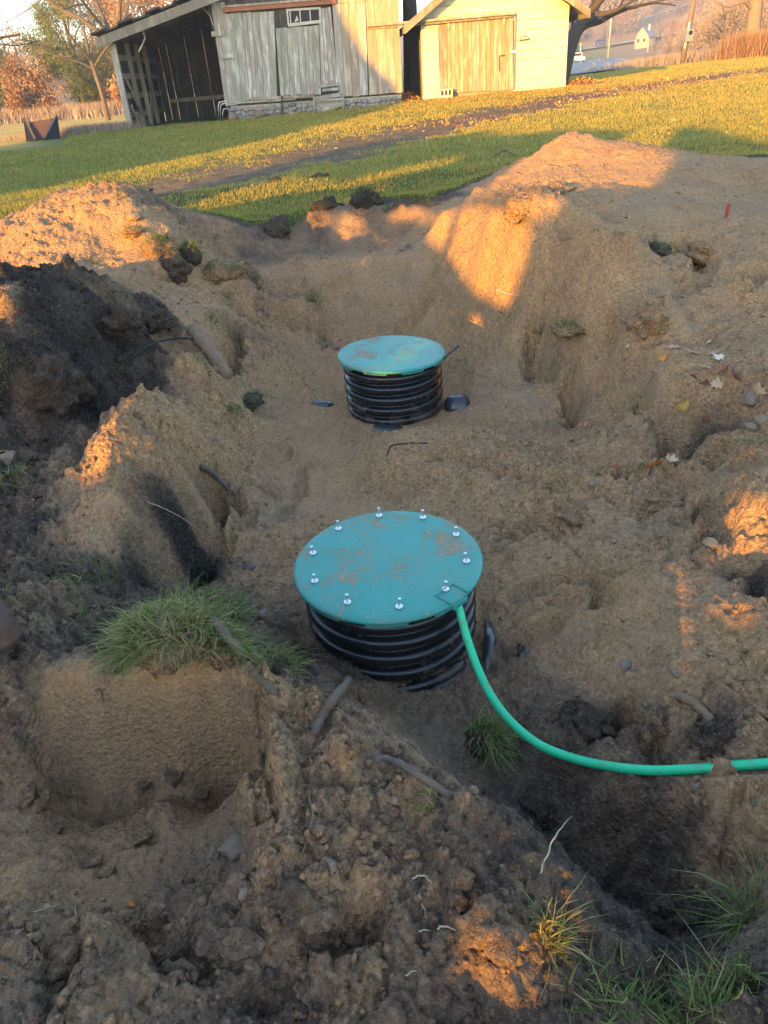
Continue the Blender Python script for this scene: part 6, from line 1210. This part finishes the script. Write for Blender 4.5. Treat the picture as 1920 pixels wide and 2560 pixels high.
# dark trunks seen through the passage between barn and garage, and the limbs right of the garage
def px_tree(name, trunk, limbs, d, label, mat, n=9):
    q0 = at_y(*trunk[0][:2], d); root = empty(name, (q0[0], d, gzf(q0[0], d))); tag(root, label, 'tree'); o = Vector(root.location)
    def line(L, yj): 
        P = []; R = []
        for k, (px, py, r) in enumerate(L): q = at_y(px, py, d + yj * k); P.append(Vector(q) - o); R.append(r)
        C = catmull(P, 4); return C, list(np.interp(np.linspace(0, len(R) - 1, len(C)), range(len(R)), R))
    C, R = line(trunk, 0); MB().tube(C, R, n).build('trunk', mat, root, True); m = MB(); rng = random.Random(int(trunk[0][0]))
    for k, L in enumerate(limbs):
        C, R = line(L, .35 * (1 if k % 2 else -1)); m.tube(C, R, 7)
        for j in range(3, len(C) - 1, 2): grow(m, C[j], Vector((rng.gauss(0, .6), rng.gauss(0, .6), rng.uniform(-.1, .9))).normalized(), rng.uniform(.5, 1.1), R[j] * .35, 2, rng, [], .08, 5, .8, (1, 3), .006)
    m.build('branches', mat, root, True); return root
px_tree('maple_tree', [(1395,215,.42),(1410,160,.36),(1424,115,.32),(1440,80,.27),(1465,45,.22)], [[(1465,45,.20),(1490,12,.16),(1530,-30,.10)],[(1440,80,.16),(1470,62,.13),(1500,54,.11),(1530,38,.09),(1580,18,.07),(1640,8,.04),(1690,14,.02)],[(1452,66,.14),(1490,40,.11),(1535,28,.08),(1590,-2,.05),(1660,-30,.03)],[(1424,110,.10),(1432,60,.08),(1425,20,.05)],[(1500,54,.06),(1545,30,.05),(1600,12,.035),(1690,-6,.02)]], 34.5, 'dark limbed bare maple leaning out behind the garage', M_TRUNKD)
px_tree('maple_tree', [(1030,232,.34),(1028,150,.31),(1026,60,.29),(1022,-60,.25)], [[(1026,60,.12),(1012,0,.08),(1000,-60,.05)]], 33.0, 'dark trunk standing in the passage between barn and garage', M_TRUNKD)
px_tree('maple_tree', [(1872,175,.46),(1878,120,.40),(1884,60,.37),(1890,0,.35),(1893,-60,.32)], [[(1886,30,.12),(1860,5,.08),(1820,18,.05),(1790,5,.03)],[(1890,10,.10),(1910,-20,.07),(1940,-40,.04)]], 46, 'thick tan trunk beside the tall orange grass', plain('tan_bark', (.19, .14, .095), .9, 0, .35, 4))
put(bare_tree('bare_tree', (0, 0, 0), 3.4, .05, 41, 'small bare sapling beside the road', 4, M_TRUNK, (0, 0), None, .8, .15)[0], 1632, 168, 62)
# tall grass and shrubs on the right
tall_grass([_w(1838, 44), _w(1880, 43), _w(1960, 41)], 6000, 1.25, .05, M_OAK, 'tall orange grass by the thick tan trunk', 5, .5, 1.0)
tall_grass([_w(1590, 68), _w(1660, 62), _w(1760, 56), _w(1850, 50)], 9000, .75, .06, M_TWIG, 'dry weeds along the top of the lawn', 6, 1.0, 2.5)
tall_grass([_w(1470, 58), _w(1540, 60), _w(1600, 64)], 1200, .45, .03, M_TWIG, 'sparse weeds between lawn and road', 7, .8, .8)
sh = [cloud_tree('scrub_bush', 3.6, 4.2, 50 + k, M_TWIG, 2600, .13, 'grey twiggy bush on the slope beyond the pole', 'bush', 'round', True, .5, .12) for k in range(3)]
sp = [(1770,66,1.0),(1800,62,1.15),(1825,70,1.3),(1745,74,.9),(1850,60,1.2),(1700,84,.7),(1668,88,.6),(1780,90,1.5),(1840,92,1.7),(1900,75,1.6),(1730,104,1.3),(1930,60,1.2)]
for k, (px, d, s) in enumerate(sp): put(sh[k] if k < 3 else copy_tree(sh[k % 3]), px, 150, d, s, k * 1.3, None, 'twiggy bushes beyond the pole')
# far hillside wood: trees that can be told apart, shared crowns
tr = [cloud_tree('hill_tree', 13, 9 + k, 70 + k, M_TWIG if k % 2 else M_OAK, 2600, .34, ('tan bare wood tree on the far hillside', 'russet oak on the far hillside')[k % 2 == 0], 'tree', 'round', True, .50, .28) for k in range(4)]
rng = random.Random(4); k = 0
for d, step, lo, hi in ((205, 46, 1640, 1980), (285, 30, 1380, 1960), (320, 28, 1360, 1980), (365, 24, 1340, 2000), (420, 24, 1320, 2010)):
    px = lo
    while px < hi:
        if not (d < 300 and 1585 < px < 1665):
            s = rng.uniform(.7, 1.25) * (1.0 if d > 250 else .7); o = tr[k] if k < 4 else copy_tree(tr[rng.randrange(4)]); put(o, px, 100, d + rng.uniform(-14, 14), s, rng.uniform(0, 6), None, 'trees on the far hillside', .5); k += 1
        px += step * rng.uniform(.7, 1.3)
for d, step, lo, hi in ((150, 60, -200, 560), (200, 60, -150, 560)):
    px = lo
    while px < hi: put(copy_tree(tr[rng.randrange(4)]), px, 200, d + rng.uniform(-12, 12), rng.uniform(.7, 1.1), rng.uniform(0, 6), None, 'trees on the far hillside', .5); px += step * rng.uniform(.7, 1.3)

# ------------------------------------------------------------------ poles, posts, house, vehicles, trough
M_POLE = plain('pole_wood', (.17, .12, .085), .9, 0, .4, 3); M_POLEL = plain('pole_pale', (.42, .33, .20), .9, 0, .3, 3); M_WHITE = plain('white_paint', (.72, .70, .62), .6, 0, .1, 5)
def upright(name, p0, p1, d, r, mat, label, cat):
    a, b = Vector(at_y(*p0, d)), Vector(at_y(*p1, d)); a.z = min(a.z, gzf(a.x, a.y) - .2); root = empty(name, (a.x, a.y, gzf(a.x, a.y))); tag(root, label, cat)
    MB().tube([a - root.location, b - Vector(root.location)], [r, r * .85], 10).build('post', mat, root, True); return root
u = upright('utility_pole', (1705, 162), (1745, -60), 52, .17, M_POLE, 'leaning dark utility pole with a grey meter box', 'utility pole')
q = Vector(at_y(1723, 88, 51.7)) - u.location; m = MB(); m.box(q.x - .24, q.x + .22, q.y - .2, q.y + .1, q.z - .34, q.z + .32); bx_ = m.build('meter_box', plain('meter_grey', (.20, .235, .23), .5, .3), u, bevel=.02); MB().lathe([(.001, .03), (.10, .03), (.12, 0)], 16).build('meter_dial', M_GLASS, bx_, loc=(q.x, q.y - .2, q.z + .12), rot=(PI / 2, 0, 0))
for k, (x, y) in enumerate(((1712, 120), (1716, 105))): a = Vector(at_y(x, y, 51.8)) - u.location; MB().tube([a, a + Vector((.05, 0, 1.0))], .03, 6).build('conduit', M_STEEL, u)
upright('utility_pole', (1521, 128), (1529, 33), 215, .20, M_POLEL, 'pale far utility pole beside the dark cars', 'utility pole'); upright('utility_pole', (1517, 118), (1521, 56), 250, .16, M_POLE, 'thin grey pole behind the pale far pole', 'utility pole')
for (a, b, d, lab) in (((1452, 131), (1452, 107), 200, 'white marker post beside the white pickup'), ((1427, 131), (1427, 123), 200, 'short white marker post near the garage edge'), ((1620, 121), (1622, 98), 190, 'pale fence post below the far house'), ((1685, 118), (1687, 95), 185, 'pale fence post right of the far house')): upright('marker_post', a, b, d, .16, M_POLEL, lab, 'post')
hq = at_y(1612, 108, 238); house = empty('house', (hq[0], hq[1], gzf(hq[0], hq[1]))); tag(house, 'small far house with slate roof on the wooded hillside', 'house'); house.rotation_euler = (0, 0, -.75); house.scale = (.62, .62, .62)
zb = Vector(at_y(1612, 106, 238)).z - house.location.z; h = 3.0
MB().prism([(-3.2, min(zb, 0) - 2), (3.2, min(zb, 0) - 2), (3.2, zb + h), (0, zb + h + 3.4), (-3.2, zb + h)], -4, 4).build('wall', plain('house_stone', (.40, .31, .20), .9, 0, .3, 1), house)
for sx in (-1, 1): MB().hexa([(sx * 3.8, -4.5, zb + h - .6), (0, -4.5, zb + h + 3.45), (0, 4.5, zb + h + 3.45), (sx * 3.8, 4.5, zb + h - .6), (sx * 3.8, -4.5, zb + h - .35), (0, -4.5, zb + h + 3.75), (0, 4.5, zb + h + 3.75), (sx * 3.8, 4.5, zb + h - .35)]).build('roof', plain('slate_roof', (.16, .17, .20), .8, 0, .2, 1), house)
for x in (-1.5, 1.3): MB().box(x - .45, x + .45, -4.06, -3.9, zb + .9, zb + 2.2).build('window', M_GLASS, house)
MB().box(1.0, 1.7, 0, .7, zb + h + 2, zb + h + 4.6).build('chimney', M_CONC, house)
# vehicles
M_TYRE = plain('tyre', (.02, .02, .02), .8); M_LAMP = plain('tail_lamp', (.40, .03, .02), .4)
def vehicle(name, prof, width, wheels, paint, label, cat, glass_side, glass_rear, loc, rz, lamps):
    root = empty(name, loc, rz); tag(root, label, cat)
    m = MB(); m.prism(prof, -width / 2, width / 2); body = m.build('body', paint, root, bevel=.06)
    for s in (-1, 1): 
        for g in glass_side: MB().prism(g, s * width / 2 - .02 + (0 if s > 0 else -.0), s * width / 2 + .02).build('window', M_GLASS, root)
    x, z0, z1, w = glass_rear; MB().box(x - .03, x + .03, -w / 2, w / 2, z0, z1).build('rear_window', M_GLASS, root)
    for wx in wheels:
        for s in (-1, 1):
            o = MB().tube([(0, -.12, 0), (0, .12, 0)], .37, 18).build('wheel', M_TYRE, root, True); o.location = (wx, s * (width / 2 - .10), .37); MB().tube([(0, -.13, 0), (0, .13, 0)], .20, 12).build('rim', M_STEEL, o)
    for (lx, lz) in lamps:
        for s in (-1, 1): MB().box(lx - .04, lx + .02, s * (width / 2 - .14) - .09, s * (width / 2 - .14) + .09, lz - .22, lz + .22).build('tail_light', M_LAMP, root)
    MB().box(prof[0][0] - .08, prof[0][0] + .05, -width / 2 + .1, width / 2 - .1, .45, .68).build('bumper', M_STEEL, root, bevel=.02); return root
PICK = [(-2.8, .5), (2.75, .5), (2.85, .95), (2.6, 1.12), (1.3, 1.2), (.65, 1.85), (-.55, 1.88), (-.72, 1.18), (-2.8, 1.18)]
vehicle_z = lambda x, y, l: gzf(x, y) + l
q = at_y(1440, 157, 172); vehicle('pickup_truck', PICK, 2.0, (-1.75, 1.85), M_WHITE, 'white pickup truck driving away along the road', 'truck', [[(-.45, 1.25), (.35, 1.25), (.35, 1.75), (-.40, 1.75)], [(.42, 1.25), (1.15, 1.25), (.68, 1.72), (.42, 1.74)]], (-.66, 1.25, 1.78, 1.6), (q[0], q[1], gzf(q[0], q[1]) + .13), math.radians(77 + 16), [(-2.8, 1.0)])
SUV = [(-2.3, .5), (2.25, .5), (2.35, .9), (2.2, 1.08), (1.2, 1.16), (.55, 1.68), (-1.7, 1.72), (-2.25, 1.2)]
SG = [[(-2.0, 1.18), (-1.1, 1.18), (-1.1, 1.6), (-1.65, 1.6)], [(-1.0, 1.18), (-.1, 1.18), (-.1, 1.6), (-1.0, 1.6)], [(0, 1.18), (1.0, 1.18), (.5, 1.58), (0, 1.6)]]
for (px, d, colr, lab, rz_) in ((1503, 259, (.05, .075, .13), 'dark blue sport utility car on the far side road', .05), (1436, 259, (.022, .026, .032), 'black car on the far side road partly behind the garage', .05)):
    q = at_y(px, 125, d); vehicle('parked_car', SUV, 1.9, (-1.45, 1.45), plain('car_paint', colr, .3, .3, .1, 3, .6), lab, 'car', SG, (-2.05, 1.2, 1.6, 1.4), (q[0], q[1], gzf(q[0], q[1]) + .3), rz_, [(-2.3, 1.0)])
# black steel loader bucket lying at the lawn edge
bq = at_y(112, 352, 25.6); root = empty('loader_bucket', (bq[0], bq[1], gzf(bq[0], bq[1]))); tag(root, 'rusty black steel bucket tipped at the lawn edge', 'bucket')
M_BK = plain('black_steel', (.012, .011, .011), .6, .3, .4, 6); M_BKI = plain('rusty_steel', (.075, .045, .034), .75, .2, .5, 4)
s = 1.0; m = MB(); m.hexa([(-.42, -.05, .0), (.45, -.05, .0), (.45, .0, .0), (-.42, .0, .0), (-.46, .38, .50), (.38, .38, .55), (.38, .42, .55), (-.46, .42, .50)]).build('back_plate', M_BKI, root)
MB().add([(-.42, -.3, -.02), (-.08, -.32, -.02), (-.55, .35, .62), (-.46, -.3, -.02), (-.12, -.36, -.02), (-.60, .35, .62)], [(0, 1, 2), (5, 4, 3), (0, 3, 4, 1), (1, 4, 5, 2), (2, 5, 3, 0)]).build('side_plate', M_BK, root)
MB().add([(.10, -.30, .0), (.56, -.22, .0), (.45, .35, .62), (.07, -.34, .0), (.60, -.26, .0), (.49, .33, .64)], [(0, 1, 2), (5, 4, 3), (0, 3, 4, 1), (1, 4, 5, 2), (2, 5, 3, 0)]).build('side_plate', M_BK, root)
MB().bar((-.16, -.30, .02), (-.54, .32, .58), .06, .05).build('rib', M_STICK, root); MB().bar((.12, -.30, .02), (.46, .30, .58), .07, .05).build('rib', M_STICK, root)
# overhead wires
m = MB(); a = Vector(at_y(1529, 40, 215)); b = Vector(at_y(1742, -20, 52)); c2 = Vector(at_y(1400, 52, 230))
m.tube([c2, (c2 + a) / 2 - Vector((0, 0, .3)), a], .035, 4); m.tube([a - Vector((0, 0, .8)), (a + b) / 2 - Vector((0, 0, 1.6)), b - Vector((0, 0, .5))], .02, 4)
tag(m.build('overhead_wire', M_BLACK), 'thin overhead wires strung between the utility poles', 'wire')
# ================================================================== unseen leaf-card screens added behind the camera, gaps cut where sun patches should land
TE = math.tan(SUN_EL); SROW = -9.0
def row_point(t, s, h):   # t across the sunlight, s along it
    return Vector((t * math.cos(SUN_AZ) + s * math.sin(SUN_AZ), -t * math.sin(SUN_AZ) + s * math.cos(SUN_AZ), h))
_k = 3.0 * TE   # the outlines below were measured 3 m further back
GAPS = [[(a, b - _k) for a, b in g] for g in (
 [(-6.9,2.62),(-3.9,2.74),(-3.82,2.93),(-4.5,3.26),(-4.95,3.46),(-6.9,3.6)],
 [(-3.76,2.78),(-3.48,2.78),(-3.5,2.88),(-3.76,2.92)],
 [(-3.14,3.16),(-2.9,3.05),(-2.1,2.74),(-1.85,2.70),(-1.77,2.73),(-1.70,3.0),(-1.68,3.17),(-1.9,3.25),(-2.8,3.28)],
 [(-3.15,3.62),(-3.0,3.40),(-2.4,3.41),(-1.45,3.49),(-1.5,3.74),(-2.1,3.90),(-2.8,3.94)],
 [(-1.86,3.29),(-1.55,3.27),(-1.55,3.36),(-1.86,3.36)], [(-4.30,2.98),(-4.18,2.98),(-4.04,3.12),(-4.04,3.18),(-4.20,3.18)], [(-3.74,3.19),(-3.22,3.19),(-3.3,3.27),(-3.74,3.27)],
 [(-2.60,2.42),(-2.48,2.37),(-2.25,2.36),(-2.22,2.42),(-2.38,2.46),(-2.6,2.47)], [(-2.14,2.46),(-2.06,2.42),(-2.02,2.46),(-2.07,2.54),(-2.13,2.54)],
 [(-.10,2.23),(-.02,2.215),(.02,2.28),(.0,2.34),(-.09,2.32)], [(-.27,2.07),(-.19,2.045),(-.155,2.09),(-.22,2.14),(-.28,2.13)],
 [(-5.62,3.44),(-5.4,3.48),(-4.8,3.80),(-4.95,3.88),(-5.3,3.84)],
 [(-3.06,4.05),(-2.86,3.98),(-2.45,3.95),(-2.3,4.0),(-2.55,4.5),(-2.95,4.6),(-3.1,4.3)])]
SKY_B = [(a, b - _k) for a, b in ((-8.25,1.2),(-8.2,4.2),(-7.6,4.55),(-6.8,4.40),(-6.0,4.55),(-5.2,4.40),(-4.4,4.50),(-3.6,4.45),(-3.0,4.40),(-2.4,4.46),(-2.0,4.40),(-1.5,4.22),(-1.0,4.08),(0,4.0),(1.2,4.1),(2.6,4.0),(4.5,4.1),(4.6,1.2))]
SKY_A = [(a, b - _k) for a, b in ((-22,1.2),(-22,12),(-15.6,12),(-15.0,10.4),(-14.6,8.6),(-14.1,7.6),(-13.4,6.9),(-13,6.3),(-12.4,6.0),(-11.9,5.7),(-11.3,5.0),(-10.8,4.2),(-10.7,3.4),(-10.75,1.2))]
M_SCREEN_LEAF = NT('screen_leaf'); M_SCREEN_LEAF = M_SCREEN_LEAF.fin((.035, .06, .02), .7); M_BARK = plain('bark', (.10, .075, .055), .9, 0, .4, 10)
def build_shade_screen(t0, t1, outline, big, small, label, seed):  # one slice of the added screen, leaves left out inside the sun gaps
    rng = np.random.default_rng(seed); hmax = max(b for a, b in outline); h0 = .25; T = []; S = []; H = []; K = []
    for size, fine in ((big, False), (small, True)):
        n = int(6.5 * (t1 - t0) * (hmax - h0) / (.127 * size * size))
        t = rng.uniform(t0, t1, n); h = rng.uniform(h0, hmax, n); s = SROW + rng.uniform(-.4, .4, n); hp = h + (s - SROW) * TE
        sd = -poly_sd(outline, t, np.maximum(hp, .3)); near = sd.copy()
        for g in GAPS:
            d = poly_sd(g, t, hp); near = np.minimum(near, d)
        keep = near > size * .40
        if fine: keep &= (near < big * .8) & (h > .8)
        T.append(t[keep]); S.append(s[keep]); H.append(h[keep]); K.append(np.full(keep.sum(), size))
    t = np.concatenate(T); s = np.concatenate(S); h = np.concatenate(H); sz = np.concatenate(K); n = len(t)
    if n < 5: return
    ca, sa = math.cos(SUN_AZ), math.sin(SUN_AZ); tc = (t0 + t1) / 2; base = row_point(tc, SROW, 0); base.z = float(z_far(np.array([base.x]), np.array([base.y]))[0])
    P = np.stack([t * ca + s * sa - base.x, -t * sa + s * ca - base.y, h - base.z], 1)
    a = rng.normal(0, 1, (n, 3)); a /= np.linalg.norm(a, axis=1, keepdims=True); b = np.cross(a, rng.normal(0, 1, (n, 3))); b /= np.linalg.norm(b, axis=1, keepdims=True)
    k = sz[:, None] * rng.uniform(.40, .55, n)[:, None]
    V = np.stack([P - a * k, P - b * k * .6, P + a * k, P + b * k * .6], 1).reshape(-1, 3); F = np.arange(4 * n).reshape(-1, 4)
    root = empty('shade_screen', base); tag(root, label, 'tree', 'added shade screens behind the photographer')
    mesh_np('crown', V, F, M_SCREEN_LEAF, root)
    MB().tube([(0, 0, -.1), (0, 0, 1.0), (.02, 0, hmax * .7)], [.09, .08, .03], 8).build('trunk', M_BARK, root, True)
tb = -8.3; i = 0
while tb < 4.6:
    build_shade_screen(tb, min(tb + 1.6, 4.6), SKY_B, .26, .10, 'added low leaf screen behind the camera with gaps for sun patches', 100 + i); tb += 1.6; i += 1
ta = -22
while ta < -10.7:
    build_shade_screen(ta, min(ta + 2.83, -10.68), SKY_A, .45, .25, 'added tall leaf screen behind the camera that shades lawn and barn', 200 + i); ta += 2.83; i += 1
# ================================================================== thin autumn haze over the whole place
m = MB().box(-640, 840, -240, 1340, -6, 62); hz = m.build('haze'); hz['kind'] = 'stuff'; tag(hz, 'thin pale autumn haze in the distance', 'haze')
hm = bpy.data.materials.new('haze'); hm.use_nodes = True; hm.node_tree.nodes.clear(); _o = hm.node_tree.nodes.new('ShaderNodeOutputMaterial'); _v = hm.node_tree.nodes.new('ShaderNodeVolumePrincipled')
_v.inputs['Color'].default_value = (.92, .93, .95, 1); _v.inputs['Density'].default_value = .0011; _v.inputs['Anisotropy'].default_value = .3
hm.node_tree.links.new(_v.outputs[0], _o.inputs['Volume']); hz.data.materials.append(hm)
